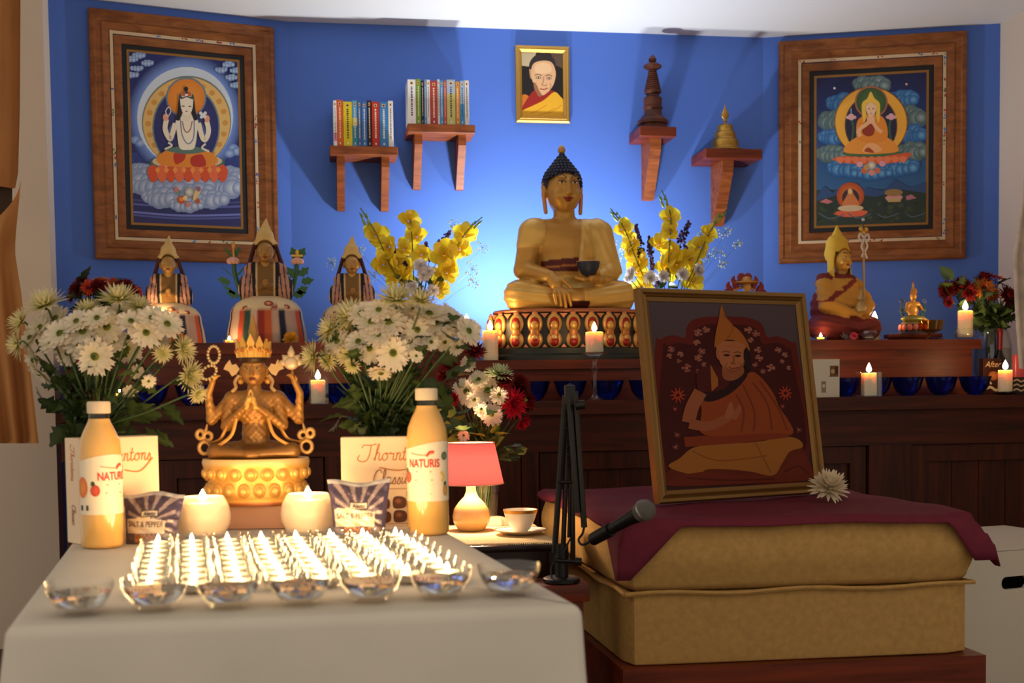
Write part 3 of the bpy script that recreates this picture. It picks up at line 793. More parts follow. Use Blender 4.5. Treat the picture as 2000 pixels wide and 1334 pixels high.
# ---- small gold-framed photograph in the middle
GOLDF = mat('gold_frame', S(196, 150, 70), 0.38, 0.75, bump=(160, 0.25))
t, w, h = hang('framed_photograph', 'small gold-framed photograph of an elderly monk in yellow robe', [(1007, 90), (1112, 93), (1110, 243), (1006, 239)], Vector((0, YW, 0)), Vector((0, -1, 0)))
B = 0.115 * w
ringm(w, h, [(0, 0), (0, -0.016), (B * 0.25, -0.022), (B * 0.5, -0.018), (B * 0.6, -0.02), (B, -0.010), (B, 0)]).build('frame_moulding', GOLDF, t, smooth=20)
W, Hh = w - 2 * B + 0.002, h - 2 * B + 0.002
p = QPaint([(140, 165), (440, 172), (442, 628), (140, 622)], W, Hh); p.y = -0.006
p.rect(130, 150, 460, 640, S(22, 18, 16), S(30, 20, 14)); p.poly([(140, 165), (250, 165), (210, 270), (140, 262)], S(196, 176, 136)); p.poly([(350, 172), (440, 172), (440, 280), (390, 260)], S(92, 70, 52))
p.blob([(140, 480), (180, 470), (210, 520), (190, 600), (140, 600)], S(200, 110, 30))
p.blob([(196, 300), (200, 240), (240, 190), (300, 172), (350, 190), (384, 230), (390, 300), (380, 350), (300, 330), (215, 350)], S(44, 34, 30))
p.blob([(196, 290), (215, 296), (222, 350), (205, 350)], S(196, 140, 96))
p.blob([(210, 300), (230, 245), (300, 225), (360, 240), (386, 300), (384, 350), (370, 395), (340, 440), (300, 470), (265, 462), (240, 420), (216, 360)], S(222, 172, 124))
p.blob([(240, 260), (300, 240), (352, 262), (345, 310), (250, 315)], S(234, 190, 142)); p.blob([(225, 380), (250, 400), (268, 440), (285, 470), (262, 490), (235, 440)], S(150, 96, 62))
for x, y in ((262, 346), (338, 350)): p.ell(x, y, 20, 9, S(120, 76, 50)); p.ell(x, y, 13, 5, S(240, 226, 206)); p.ell(x, y, 6, 5, S(30, 20, 16)); p.stroke([(x - 26, y - 16), (x, y - 24), (x + 24, y - 14)], 6, S(110, 76, 56))
p.stroke([(300, 340), (296, 380), (285, 396), (312, 402), (322, 392)], 6, S(166, 112, 76)); p.stroke([(272, 424), (300, 430), (328, 420)], 9, S(160, 80, 62)); p.stroke([(245, 380), (240, 410), (256, 436)], 5, S(170, 116, 80)); p.stroke([(345, 385), (352, 408), (340, 432)], 5, S(170, 116, 80))
p.blob([(225, 440), (262, 480), (300, 470), (345, 440), (380, 450), (300, 520), (200, 560), (140, 590), (140, 560)], S(150, 30, 22))
p.blob([(140, 585), (220, 545), (300, 505), (375, 448), (420, 480), (445, 520), (445, 640), (140, 640)], S(226, 166, 36))
for a in ((200, 600, 320, 540), (260, 615, 380, 560), (330, 600, 430, 540)): p.stroke([(a[0], a[1]), ((a[0] + a[2]) / 2, (a[1] + a[3]) / 2 + 6), (a[2], a[3])], 5, S(190, 128, 24))
p.build('photograph', M_PRINT, t)

# ------------------------------------------------------------------ wall shelves and the books on them
def wall_shelf(label, px0, px1, py_top, brackets, depth=0.19, th_px=17, bh_px=88, bw=0.034):
    P0 = onY(px0, py_top, YW - depth); P1 = onY(px1, py_top, YW - depth); k = kk(P0)
    th = th_px * k; t = thing('wall_shelf', label, 'shelf', ((P0.x + P1.x) / 2, YW - 0.001, P0.z), 0)
    w = P1.x - P0.x; c = (P0.x + P1.x) / 2
    q = MB(); q.rbox((0, -depth / 2, -th / 2), (w, depth, th), 0.003, seg=1); q.build('board', M_OAK, t, smooth=30)
    for bp in brackets:
        bx = onY(bp, py_top + 25, YW - 0.12).x - c; H_ = bh_px * k * 1.12
        q = MB(); q.prism([(0, -th), (-depth * 0.8, -th), (-depth * 0.8, -th - 0.045), (-0.028, -th - H_), (0, -th - H_)], bx - bw / 2, bx + bw / 2, ax='YZ'); q.build('bracket', M_OAK, t, smooth=0)
    return t, P0, P1
def book(label, x0, x1, yb, z, h, dp, col, col2=None, group=None, stripe=None):
    t = thing('paperback_book', label, 'book', ((x0 + x1) / 2, yb, z), 0, group); w = x1 - x0
    q = MB(); q.rbox((0, dp / 2, h / 2), (w, dp, h), 0.0014, seg=1); q.build('cover', mat('book_cover_%02d%02d%02d' % tuple(int(v * 99) for v in col), col, 0.4), t, smooth=30)
    q = MB(); q.box((0, dp / 2 + 0.003, h - 0.0008), (w - 0.004, dp - 0.004, 0.002)); q.build('pages', mat('book_pages', S(232, 226, 212), 0.8), t, smooth=0)
    p = Paint(2e-5); p.y = -0.0003
    p.rect(-w / 2 + 0.0012, -h * 0.985, w / 2 - 0.0012, -h * 0.015, col)
    if stripe: 
        for a, b_, c in stripe: p.rect(-w / 2 + 0.0008, -h * a, w / 2 - 0.0008, -h * b_, c)
    p.rect(-w * 0.2, -h * 0.95, w * 0.2, -h * 0.885, S(226, 190, 120)); p.ell(0, -h * 0.915, w * 0.14, h * 0.022, S(120, 30, 24), n=10); p.rect(-w * 0.09, -h * 0.1, w * 0.09, -h * 0.055, S(230, 226, 214))
    dark = sum(col) > 1.2; r = random.Random(int(x0 * 9e3))
    zz = 0.84
    while zz > 0.2:                                   # the title runs down the spine
        L = r.uniform(0.02, 0.045); p.rect(-w * 0.10, -h * zz, w * 0.10, -h * (zz - L), S(60, 60, 66) if dark else S(236, 226, 196)); zz -= L + r.uniform(0.008, 0.02)
    p.build('spine_print', M_PRINT, t)
sh1, a, c_ = wall_shelf('wooden wall shelf holding the lower row of paperbacks, two brackets', 644, 777, 284, (665, 752))
sh2, a2, c2 = wall_shelf('wooden wall shelf holding the upper row of paperbacks, two brackets', 796, 928, 241, (816, 901))
B1 = [(652, 659, 'FAF4EC', 'white', [(0.30, 0.12, H('D98CA8'))]), (659, 671, 'E0622A', 'orange'), (671, 689, 'E4CB22', 'yellow'), (689, 699, '5AA0CC', 'pale blue', [(0.62, 0.45, H('D8C878')), (0.42, 0.05, H('2E8AA8'))]), (699, 707, '4A6A9E', 'dusty blue'), (707, 718, '3C74B8', 'mid blue'), (718, 727, '3A1C22', 'dark brown'), (727, 742, 'C23324', 'red'), (742, 759, '3E80BE', 'sky blue'), (759, 769, 'ECE6DC', 'cream')]
B2 = [(797, 813, 'F2EEE8', 'wide white'), (813, 823, '7C9A2E', 'green'), (823, 829, '1E2A44', 'navy'), (829, 834, '6A8EC0', 'thin pale blue'), (834, 841, 'E6E0D8', 'thin white'), (841, 855, 'B43C34', 'dark red'), (855, 860, 'D8D4CE', 'thin grey'), (860, 867, '4C94C8', 'light blue'), (867, 873, 'C85248', 'thin coral'), (873, 890, 'B8BC94', 'wide pastel', [(0.98, 0.7, H('A8B8CC')), (0.68, 0.02, H('C8C070'))]), (890, 899, 'D48A34', 'amber'), (899, 908, '9AB4CC', 'grey and blue', [(0.48, 0.02, H('3C8EC4'))]), (908, 917, 'E2D8CA', 'ivory')]
for BB, row, py0, py1, P0 in ((B1, 'lower', 284, 194, a), (B2, 'upper', 241, 153, a2)):
    yb = P0.y + 0.028; z = P0.z + 0.0005
    for i, bk in enumerate(BB):
        x0 = onY(bk[0], py0, yb).x; x1 = onY(bk[1], py0, yb).x; kx = kk(P0); hh_ = (py0 - py1) * kx * (1.0 + 0.02 * math.sin(i * 2.3))
        nb = 'leftmost, its cover showing' if i == 0 else ('last on the right' if i == len(BB) - 1 else 'next to the ' + BB[i - 1][3] + ' one')
        book('%s paperback on the %s wall shelf, %s' % (bk[3], row, nb), x0 + 0.0004, x1 - 0.0004, yb, z, hh_, 0.135, H(bk[2]), None, 'paperbacks on the %s wall shelf' % row, bk[4] if len(bk) > 4 else None)
# ------------------------------------------------------------------ small shelves with stupa and offering mandala
def one_shelf(label, px0, px1, py_top, depth, bp, bh, th=0.045):
    P0 = onY(px0, py_top, YW - depth); P1 = onY(px1, py_top, YW - depth); c = (P0.x + P1.x) / 2; w = P1.x - P0.x
    t = thing('bracket_shelf', label, 'shelf', (c, YW - 0.001, P0.z), 0)
    q = MB(); q.rbox((0, -depth / 2, -th / 2), (w, depth, th), 0.003, seg=1); q.build('board', M_TIER, t, smooth=30)
    bx = onY(bp, py_top + 30, YW - 0.1).x - c
    q = MB(); q.prism([(0, -th), (-depth * 0.8, -th), (-depth * 0.76, -th - 0.05), (-0.03, -th - bh), (0, -th - bh)], bx - 0.026, bx + 0.026, ax='YZ'); q.build('bracket', M_OAK, t, smooth=0)
    return Vector((c, YW - depth * 0.52, P0.z)), kk(P0)
P, k = one_shelf('small wooden wall shelf under the dark carved stupa', 1250, 1321, 246, 0.2, 1274, 0.26)
st = thing('wooden_stupa', 'dark turned-wood stupa with ringed spire standing on small shelf', 'stupa', P + Vector((0.002, 0, 0.0008)), 0)
M_DW = wood('dark_turned_wood', S(58, 28, 16), S(104, 56, 34), (3, 3, 3), 6, 0.4)
def lt(prof, n=36, **kw): 
    q = MB(); q.lathe([(r_ * k, z_ * k) for r_, z_ in prof], n, **kw); return q
lt([(27, 0), (30, 2), (30, 6), (27, 8), (27, 10), (31, 12), (31, 18), (26, 22), (24, 25), (20, 27)]).build('plinth', M_DW, st)
lt([(20, 26), (18, 30), (17.5, 40), (19.5, 42), (19.5, 46), (17.5, 47), (18.5, 60), (18, 64), (13, 67)]).build('dome', M_DW, st)
lt([(13, 66), (12, 70), (15, 72), (17, 74), (17, 79), (15, 80)]).build('collar', M_DW, st)
sp = []
for i in range(9):
    r0 = 16 - i * 0.95; z0 = 80 + i * 4.3; sp += [(r0 - 1.1, z0), (r0, z0 + 0.6), (r0, z0 + 2.9), (r0 - 1.3, z0 + 3.4)]
lt(sp + [(5.5, 119)]).build('ringed_spire', M_DW, st, smooth=60)
lt([(6, 118), (14, 121), (18, 124), (18, 127), (12, 131), (5, 133)]).build('parasol_disc', M_DW, st)
lt([(4, 132), (7.5, 136), (8, 140), (5, 145), (2, 147), (0.5, 149)]).build('finial', M_DW, st)
P, k = one_shelf('wide wooden wall shelf under the golden offering mandala', 1378, 1489, 289, 0.22, 1412, 0.28)
M_BRASS = mat('old_gold', S(186, 142, 62), 0.34, 0.8, bump=(140, 0.5, 0.004))
st = thing('offering_mandala', 'tiered golden offering mandala with pointed top on wall shelf', 'ornament', P + Vector((-0.008, -0.005, 0.0008)), 0)
lt([(43, 0), (44, 1.2), (43, 2.4), (32, 3.4)]).build('base_plate', M_BRASS, st)
lt([(28, 3), (30, 6), (28, 9), (26.5, 10), (26.5, 22), (25.5, 23.5)]).build('lower_tier', M_BRASS, st)
lt([(22, 23), (23.5, 25), (22, 28), (21, 29), (21, 37), (20, 38.5)]).build('middle_tier', M_BRASS, st)
lt([(16, 38), (17.5, 40), (16, 43), (15.5, 44), (15.5, 51), (13, 54), (4, 57)]).build('upper_tier', M_BRASS, st)
lt([(4, 56), (2.2, 60), (5, 62), (3, 65), (7, 69), (8, 74), (6, 80), (2.2, 87), (1.2, 92), (0.2, 95)], sy=0.5).build('flame_finial', M_BRASS, st)
# ------------------------------------------------------------------ upholstered seat, cloth, portrait
M_SEAT = mat('beige_damask', S(176, 138, 80), 0.85, var=(60, 0.14), bump=(180, 0.25), spec=0.2)
M_MAROON = mat('maroon_cloth', S(102, 36, 52), 0.8, var=(30, 0.12), bump=(500, 0.15), spec=0.15)
SA = at(1225, 1160, 3.05); SB = onZ(1893, 1138, SA.z)
su = (SB - SA).normalized(); sv = Matrix.Rotation(math.radians(93), 3, 'Z') @ su
SWD = (SB - SA).length; SDP = 1.0
seat = thing('upholstered_seat', 'low beige upholstered seat on a wooden plinth', 'seat', (SA.x, SA.y, 0), 0)
def sp_(a, b_, z): return su * a + sv * b_ + Vector((0, 0, z))
ZSB = 0.353; ZST = 0.705; ZSM = SA.z
def cushion(z0, z1, grow, bev, bulge, n=16):
    """soft box over the seat plan with rounded edges"""
    q = MB(); prof = []
    m = 5
    for i in range(m + 1):
        a = math.pi / 2 * i / m; prof.append((bev * (1 - math.sin(a)), z0 + bev * (1 - math.cos(a)) - 0.0))
    for i in range(1, 6): prof.append((-bulge * math.sin(math.pi * i / 6), z0 + bev + (z1 - z0 - 2 * bev) * i / 6))
    for i in range(m + 1):
        a = math.pi / 2 * i / m; prof.append((bev * (1 - math.cos(a)), z1 - bev * (1 - math.sin(a))))
    rows = []
    for ins, z in prof:
        i_ = ins - grow; c = [(i_, i_), (SWD - i_, i_), (SWD - i_, SDP - i_), (i_, SDP - i_)]; row = []
        rr = bev
        for e in range(4):
            p0 = Vector(c[e]); p1 = Vector(c[(e + 1) % 4])
            for j in range(n):
                t = j / n; t = 0.5 - 0.5 * math.cos(math.pi * t) if False else t
                p = p0.lerp(p1, 0.02 + 0.96 * t + (0.02 * t)) if j else p0.lerp(p1, 0.02)
                row.append(sp_(p.x, p.y, z + (0.004 * math.sin(j * 0.9 + e) if z > (z0 + z1) / 2 else 0)))
        rows.append(row)
    q.grid(rows, cu=True); b0 = 0; L = len(rows[0])
    q.f.append(tuple(range(L))); q.f.append(tuple((len(rows) - 1) * L + j for j in range(L)))
    return q
cushion(ZSB, ZSM - 0.004, 0.0, 0.006, 0.0).build('lower_cushion', M_SEAT, seat, smooth=50)
cushion(ZSM, ZST, 0.004, 0.03, 0.012).build('upper_cushion', M_SEAT, seat, smooth=50)
q = MB(); pl = []
for e in range(4):
    c = [(-.008, -.008), (SWD + .008, -.008), (SWD + .008, SDP + .008), (-.008, SDP + .008)]; p0 = Vector(c[e]); p1 = Vector(c[(e + 1) % 4])
    for j in range(14): v = p0.lerp(p1, j / 14); pl.append(sp_(v.x, v.y, ZSM - 0.001 + 0.004 * math.sin(j * 1.1 + e * 2)))
pl.append(pl[0]); q.tube(pl, 0.006, 6); q.build('piping', M_SEAT, seat)
q = MB()
for x0, x1, y0, y1 in ((-0.02, SWD + 0.03, -0.03, 0.0), (-0.02, SWD + 0.03, SDP, SDP + 0.03), (-0.02, 0.008, 0, SDP), (SWD, SWD + 0.03, 0, SDP)):
    i = q.pts([sp_(a, b_, z) for z in (0.0, ZSB - 0.001) for a, b_ in ((x0, y0), (x1, y0), (x1, y1), (x0, y1))])
    for f in ((0, 3, 2, 1), (4, 5, 6, 7), (0, 1, 5, 4), (1, 2, 6, 5), (2, 3, 7, 6), (3, 0, 4, 7)): q.f.append(tuple(i + g for g in f))
q.build('plinth', M_TIER, seat, smooth=0)
q = MB(); i = q.pts([sp_(a, b_, z) for z in (ZSB - 0.03, ZSB - 0.001) for a, b_ in ((0.008, 0), (SWD, 0), (SWD, SDP), (0.008, SDP))])
for f in ((0, 3, 2, 1), (4, 5, 6, 7), (0, 1, 5, 4), (1, 2, 6, 5), (2, 3, 7, 6), (3, 0, 4, 7)): q.f.append(tuple(i + g for g in f))
q.build('platform', M_TIER, seat, smooth=0)
# cloth over the seat: flat on top, hanging at the corners
cl = MB(); rows = []; n, m = 60, 30; zt = ZST + 0.009
def hangF(s_): return 0.022 + 0.125 * max(0, 1 - s_ / 0.13) ** 1.0 + 0.10 * max(0, 1 - (SWD - s_) / 0.07)
def hangS(t_): return 0.014 + 0.135 * max(0, 1 - t_ / 0.10) + 0.02 * abs(math.sin(t_ * 9))
def hangR(t_): return 0.05 + 0.09 * max(0, 1 - t_ / 0.16) + 0.05 * max(0, 1 - abs(t_ - 0.3) / 0.12)
wr = lambda a, b_: 0.0025 * math.sin(a * 14 + b_ * 9) + 0.002 * math.sin(a * 5 - b_ * 21) + 0.002
ss = [SWD * j / n for j in range(n + 1)]; ts = [SDP * j / m for j in range(m + 1)]
NH = 5
for i in range(-NH, m + 1):
    row = []
    for j in range(-NH, n + 1 + NH):
        s_ = min(SWD, max(0, SWD * j / n)); t_ = max(0, SDP * i / m)
        fo = 0.0; z = zt + wr(s_, t_); x, y = s_, t_
        fdrop = (-i / NH) if i < 0 else 0; sdrop = (-j / NH) if j < 0 else ((j - n) / NH if j > n else 0)
        if fdrop or sdrop:
            hf = hangF(s_) * fdrop; hs = (hangS(t_) if j < 0 else hangR(t_)) * sdrop
            dr = max(hf, hs) if (fdrop and sdrop) else hf + hs
            r_ = 0.012; k_ = min(1, dr / 0.02)
            z -= max(0, dr - 0.004); out = 0.014 + 0.014 * k_
            if fdrop: y = t_ - out * min(1, fdrop * 2) - 0.01 * math.sin(s_ * 40) * k_ * 0.3
            if j < 0: x = s_ - out * min(1, sdrop * 2)
            if j > n: x = s_ + (out + 0.035 * (dr / 0.12)) * min(1, sdrop * 2)
        row.append(Vector((SA.x, SA.y, 0)) + sp_(x, y, z))
    rows.append(row)
cl.grid(rows); o = cl.build('seat_cloth', M_MAROON, smooth=180); tag(o, 'maroon cloth spread over the beige seat with corners hanging', 'cloth')
so = o.modifiers.new('thickness', 'SOLIDIFY'); so.thickness = 0.0025; so.offset = 1
# large leaning portrait
zb = zt + 0.010
PB = onZ(1282, 985, zb); PC = onZ(1606, 963, zb); pu = (PC - PB).normalized()
back = Vector((-pu.y, pu.x, 0)); LEAN = math.radians(9.0); pup = (Vector((0, 0, 1)) * math.cos(LEAN) + back * math.sin(LEAN)); pn = pu.cross(pup)
cs = [onPl(x, y, PB, pn) for x, y in ((1258, 570), (1583, 571), (1606, 963), (1282, 985))]
pw = ((cs[1] - cs[0]).length + (cs[2] - cs[3]).length) / 2; ph = ((cs[3] - cs[0]).length + (cs[2] - cs[1]).length) / 2
t = thing('framed_portrait', 'large gold-framed portrait of a hatted monk standing on the maroon cloth', 'picture')
t.matrix_world = Matrix(((pu.x, -pn.x, pup.x, 0), (pu.y, -pn.y, pup.y, 0), (pu.z, -pn.z, pup.z, 0), (0, 0, 0, 1)))
t.location = PB + pu * pw / 2 + pup * (ph / 2) - pn * 0.0
GF2 = mat('dull_gold_frame', S(126, 92, 44), 0.4, 0.6, bump=(220, 0.35))
B = 0.058 * pw
ringm(pw, ph, [(0, 0.012), (0, -0.012), (0.004, -0.018), (B * 0.35, -0.016), (B * 0.45, -0.010), (B * 0.62, -0.014), (B * 0.7, -0.009), (B, -0.005), (B, 0.004)]).build('frame_moulding', GF2, t, smooth=20)
q = MB(); q.box((0, 0.008, 0), (pw - 0.01, 0.006, ph - 0.01)); q.build('backing', M_BLACK, t, smooth=0)
q = MB(); q.prism([(0.012, ph * 0.25), (0.018, ph * 0.25), (0.012 + ph * 0.24, -ph * 0.5 + 0.035), (0.006 + ph * 0.24, -ph * 0.5 + 0.035)], -0.03, 0.03, ax='YZ'); q.build('strut', M_BLACK, t, smooth=0)
W, Hh = pw - 2 * B + 0.003, ph - 2 * B + 0.003
p = QPaint([(135, 105), (978, 108), (1045, 1200), (187, 1212)], W, Hh); p.y = -0.002
p.rect(100, 60, 1100, 1300, S(96, 92, 104), S(70, 40, 40))
RD, RM_, RL = S(74, 22, 22), S(108, 34, 26), S(130, 52, 36)
p.blob([(160, 1100), (165, 400), (200, 330), (270, 306), (330, 320), (345, 250), (400, 205), (540, 190), (690, 195), (770, 230), (800, 310), (860, 306), (940, 340), (980, 420), (1000, 1150), (600, 1180)], RM_, 4)
p.blob([(205, 1100), (205, 420), (235, 370), (300, 350), (375, 360), (380, 290), (430, 248), (540, 236), (680, 240), (750, 275), (770, 350), (860, 345), (920, 380), (945, 440), (960, 1100)], RD, 4)
r = random.Random(11)
def sprig(x, y, s_, c):
    for k_ in range(6):
        a = k_ / 6 * 6.28 + r.random(); p.ell(x + s_ * 0.55 * math.cos(a), y + s_ * 0.55 * math.sin(a), s_ * 0.34, s_ * 0.24, c, n=8)
    p.ell(x, y, s_ * 0.28, s_ * 0.28, S(190, 130, 90), n=8)
for x, y, s_ in ((405, 290, 30), (450, 270, 26), (395, 350, 24), (420, 400, 26), (400, 440, 28), (430, 480, 20), (395, 520, 18), (690, 270, 28), (735, 290, 28), (700, 330, 22), (740, 390, 26), (745, 440, 28), (720, 480, 20), (765, 520, 20), (250, 390, 24), (300, 420, 22), (240, 430, 20), (290, 460, 18), (860, 390, 24), (900, 420, 22), (880, 460, 18), (920, 500, 18), (330, 500, 34), (810, 500, 32)): sprig(x, y, s_, mixc(S(150, 96, 92), S(176, 130, 116), r.random()))
for x, y in ((275, 660), (890, 655)):
    for k_ in range(10): a = k_ / 10 * 6.28; p.stroke([(x + 10 * math.cos(a), y + 10 * math.sin(a)), (x + 42 * math.cos(a), y + 46 * math.sin(a))], (14, 5), S(176, 70, 44), smooth=False)
    sprig(x - 20, y + 80, 22, S(110, 40, 36))
for x, y in ((260, 890), (250, 960), (960, 880)): sprig(x, y, 24, S(112, 64, 66))
p.blob([(190, 1180), (230, 1070), (330, 990), (520, 970), (760, 960), (930, 930), (990, 1010), (1040, 1150), (1030, 1190), (700, 1185)], S(110, 46, 24))
p.blob([(205, 1070), (270, 1025), (330, 975), (420, 955), (700, 945), (880, 920), (960, 940), (980, 985), (900, 1010), (850, 1080), (790, 1150), (640, 1115), (430, 1095), (370, 1125), (300, 1115)], S(176, 126, 54), 4)
p.stroke([(340, 985), (420, 1030), (520, 1050), (760, 1030)], 8, S(150, 100, 40)); p.stroke([(700, 950), (730, 1020), (780, 1130)], 8, S(150, 100, 40))
p.blob([(215, 1150), (300, 1120), (430, 1110), (560, 1135), (700, 1140), (790, 1155), (900, 1060), (980, 1030), (1035, 1130), (1030, 1185), (640, 1190), (230, 1185)], S(120, 50, 26))
p.stroke([(300, 1140), (520, 1165), (800, 1170)], 10, S(92, 34, 20)); p.stroke([(860, 1130), (950, 1100), (1010, 1150)], 10, S(92, 34, 20))
p.poly([(295, 905), (860, 880), (925, 905), (880, 925), (620, 948), (300, 962)], S(142, 66, 34))
p.blob([(390, 880), (400, 760), (400, 700), (440, 660), (560, 640), (640, 560), (700, 525), (760, 570), (820, 660), (850, 740), (900, 820), (925, 900), (800, 895), (640, 900), (500, 905)], S(160, 84, 38), 4)
for a in ((640, 600, 700, 760, 690, 880), (700, 590, 780, 720, 800, 880), (600, 660, 640, 760, 620, 880), (740, 580, 840, 740, 890, 880)): p.stroke([(a[0], a[1]), (a[2], a[3]), (a[4], a[5])], 10, S(128, 62, 28))
p.blob([(380, 600), (390, 520), (440, 490), (560, 500), (560, 600), (480, 670), (410, 680)], S(84, 26, 28)); p.poly([(462, 480), (500, 560), (500, 605), (462, 640)], S(176, 120, 50))
p.blob([(405, 650), (520, 630), (600, 570), (650, 520), (670, 545), (610, 620), (520, 680), (430, 700)], S(48, 18, 24))
p.stroke([(400, 640), (350, 730), (325, 820)], 74, S(170, 110, 72)); p.stroke([(330, 825), (430, 845), (540, 800), (570, 770)], (62, 40), S(166, 106, 70))
p.blob([(530, 800), (545, 740), (570, 700), (582, 740), (575, 790)], S(176, 118, 80)); p.blob([(570, 790), (600, 735), (625, 725), (620, 770), (590, 810)], S(170, 110, 74))
p.blob([(530, 560), (540, 470), (630, 470), (650, 530), (590, 575)], S(160, 104, 66))
p.blob([(500, 400), (505, 360), (540, 340), (650, 345), (672, 390), (665, 450), (640, 500), (600, 530), (550, 515), (518, 470)], S(190, 132, 88))
p.blob([(495, 400), (512, 395), (515, 450), (500, 440)], S(180, 120, 80)); p.blob([(655, 400), (690, 380), (690, 520), (660, 500)], S(40, 24, 22))
for x, y in ((556, 424), (620, 428)): p.ell(x, y, 20, 8, S(110, 66, 44)); p.ell(x, y, 12, 5, S(30, 20, 18)); p.stroke([(x - 24, y - 18), (x, y - 24), (x + 22, y - 16)], 6, S(120, 76, 52))
p.blob([(512, 470), (540, 500), (560, 520), (600, 530), (640, 500), (660, 450), (640, 480), (600, 512), (550, 500)], S(150, 96, 62)); p.stroke([(560, 470), (548, 488), (556, 505)], 4, S(150, 96, 62)); p.stroke([(624, 468), (636, 486), (628, 502)], 4, S(150, 96, 62)); p.stroke([(545, 375), (590, 370), (640, 378)], 3, S(170, 112, 74)); p.stroke([(592, 424), (596, 462), (580, 472), (606, 476)], 7, S(140, 88, 58)); p.stroke([(565, 498), (592, 504), (622, 496)], 8, S(140, 66, 50))
p.blob([(488, 375), (500, 290), (520, 210), (540, 118), (556, 180), (590, 235), (640, 280), (680, 350), (690, 400), (660, 360), (590, 332), (540, 340), (505, 365)], S(182, 120, 50), 4); p.stroke([(545, 180), (600, 250), (560, 330)], 5, S(150, 90, 36))
p.mb.c = [(c_[0] * 0.62, c_[1] * 0.46, c_[2] * 0.42) for c_ in p.mb.c]
p.build('portrait_print', mat('portrait_print', None, 0.6, spec=0.15), t)

# ------------------------------------------------------------------ white dressed table
ZW = 0.75
TQ = [onZ(4, 1226, ZW), onZ(1143, 1182, ZW)]
rd = (onZ(870, 1040, ZW) - onZ(1132, 1188, ZW)).normalized(); ld = (onZ(120, 1082, ZW) - onZ(20, 1212, ZW)).normalized()
TQ += [TQ[1] + rd * 1.22, TQ[0] + ld * 1.16]
M_LINEN = mat('white_linen', S(206, 200, 188), 0.9, var=(6, 0.05), bump=(700, 0.12), spec=0.2)
def cloth_table(Q, ztop, zbot, rc=0.02, drop=0.02):
    pts = []
    for i in range(4):
        p_, c, n_ = Q[i - 1], Q[i], Q[(i + 1) % 4]
        a = (p_ - c).normalized(); b_ = (n_ - c).normalized()
        L = (n_ - c).length
        for j in range(5):
            tt = j / 4; v = (c + a * rc).lerp(c, tt).lerp(c.lerp(c + b_ * rc, tt), tt); pts.append((Vector((v.x, v.y, 0)), 1.0))
        N = 36
        for j in range(1, N): pts.append((Vector(((c + b_ * rc).lerp(n_ - b_ * rc, j / N).x, (c + b_ * rc).lerp(n_ - b_ * rc, j / N).y, 0)), 0.0))
    cen = sum((q_ for q_ in Q), Vector()) / 4; cen.z = 0
    m = len(pts); rows = []
    tang = [(pts[(i + 1) % m][0] - pts[i - 1][0]).normalized() for i in range(m)]
    nor = [Vector((t_.y, -t_.x, 0)) for t_ in tang]
    rr = 0.018
    for f in (0.0, 0.55, 0.9):
        rows.append([(cen.lerp(p_ - nn * rr, 0.02 + 0.98 * f) + Vector((0, 0, ztop))) for (p_, _), nn in zip(pts, nor)])
    for i in range(5):
        a = math.pi / 2 * i / 4
        rows.append([p_ - nn * rr * (1 - math.sin(a)) + Vector((0, 0, ztop - rr * (1 - math.cos(a)))) for (p_, _), nn in zip(pts, nor)])
    L = 10
    for i in range(1, L + 1):
        tt = i / L; row = []
        s_ = 0.0
        for k_, ((p_, cr), nn) in enumerate(zip(pts, nor)):
            s_ = k_
            wav = 0.017 * math.sin(k_ * 0.55 + 0.6 * math.sin(k_ * 0.13)) + 0.008 * math.sin(k_ * 0.21 + 1)
            out = 0.03 * tt + wav * tt ** 0.8 + 0.045 * cr * tt
            row.append(p_ + nn * out + Vector((0, 0, ztop - rr + (zbot - ztop + rr) * tt)))
        rows.append(row)
    q = MB(); q.grid(rows, cu=True); q.f.append(tuple(range(m))); return q
o = cloth_table(TQ, ZW, 0.03).build('tablecloth', M_LINEN, smooth=180, fix=True); tag(o, 'white linen cloth covering the offering table to the floor', 'tablecloth')
tb = thing('offering_table', 'low table under the white cloth with tea lights', 'table', (0, 0, 0))
q = MB(); ins = [c.lerp(sum(TQ, Vector()) / 4, 0.06) for c in TQ]
i = q.pts([(v.x, v.y, ZW - 0.028) for v in ins] + [(v.x, v.y, ZW - 0.003) for v in ins])
for f in ((0, 3, 2, 1), (4, 5, 6, 7), (0, 1, 5, 4), (1, 2, 6, 5), (2, 3, 7, 6), (3, 0, 4, 7)): q.f.append(tuple(i + g for g in f))
q.build('tabletop', M_WOOD, tb, smooth=0)
for c in TQ:
    v = c.lerp(sum(TQ, Vector()) / 4, 0.1); q = MB(); q.box((v.x, v.y, (ZW - 0.03) / 2), (0.04, 0.04, ZW - 0.03)); q.build('leg', M_WOODV, tb, smooth=0)

# ------------------------------------------------------------------ candles
M_GLASS = glass('clear_glass', (0.97, 0.97, 0.96), 1.0, 0.03, 0.7)
M_WAX = mat('white_wax', S(246, 228, 196), 0.45, sub=0.8)
M_ALU = mat('tealight_foil', S(200, 196, 188), 0.3, 0.9)
def flame_mat(name, s_):
    if name in MATS: return MATS[name]
    m = bpy.data.materials.new(name); m.use_nodes = True; nt = m.node_tree; nt.nodes.clear()
    e = nt.nodes.new('ShaderNodeEmission'); e.inputs[0].default_value = (1.0, 0.62, 0.28, 1); e.inputs[1].default_value = s_
    o_ = nt.nodes.new('ShaderNodeOutputMaterial'); nt.links.new(e.outputs[0], o_.inputs[0]); MATS[name] = m; return m
M_FLAME = flame_mat('candle_flame', 160.0)
M_FLAME2 = flame_mat('tall_candle_flame', 110.0)
M_WICK = mat('wick', S(30, 24, 20), 0.9)
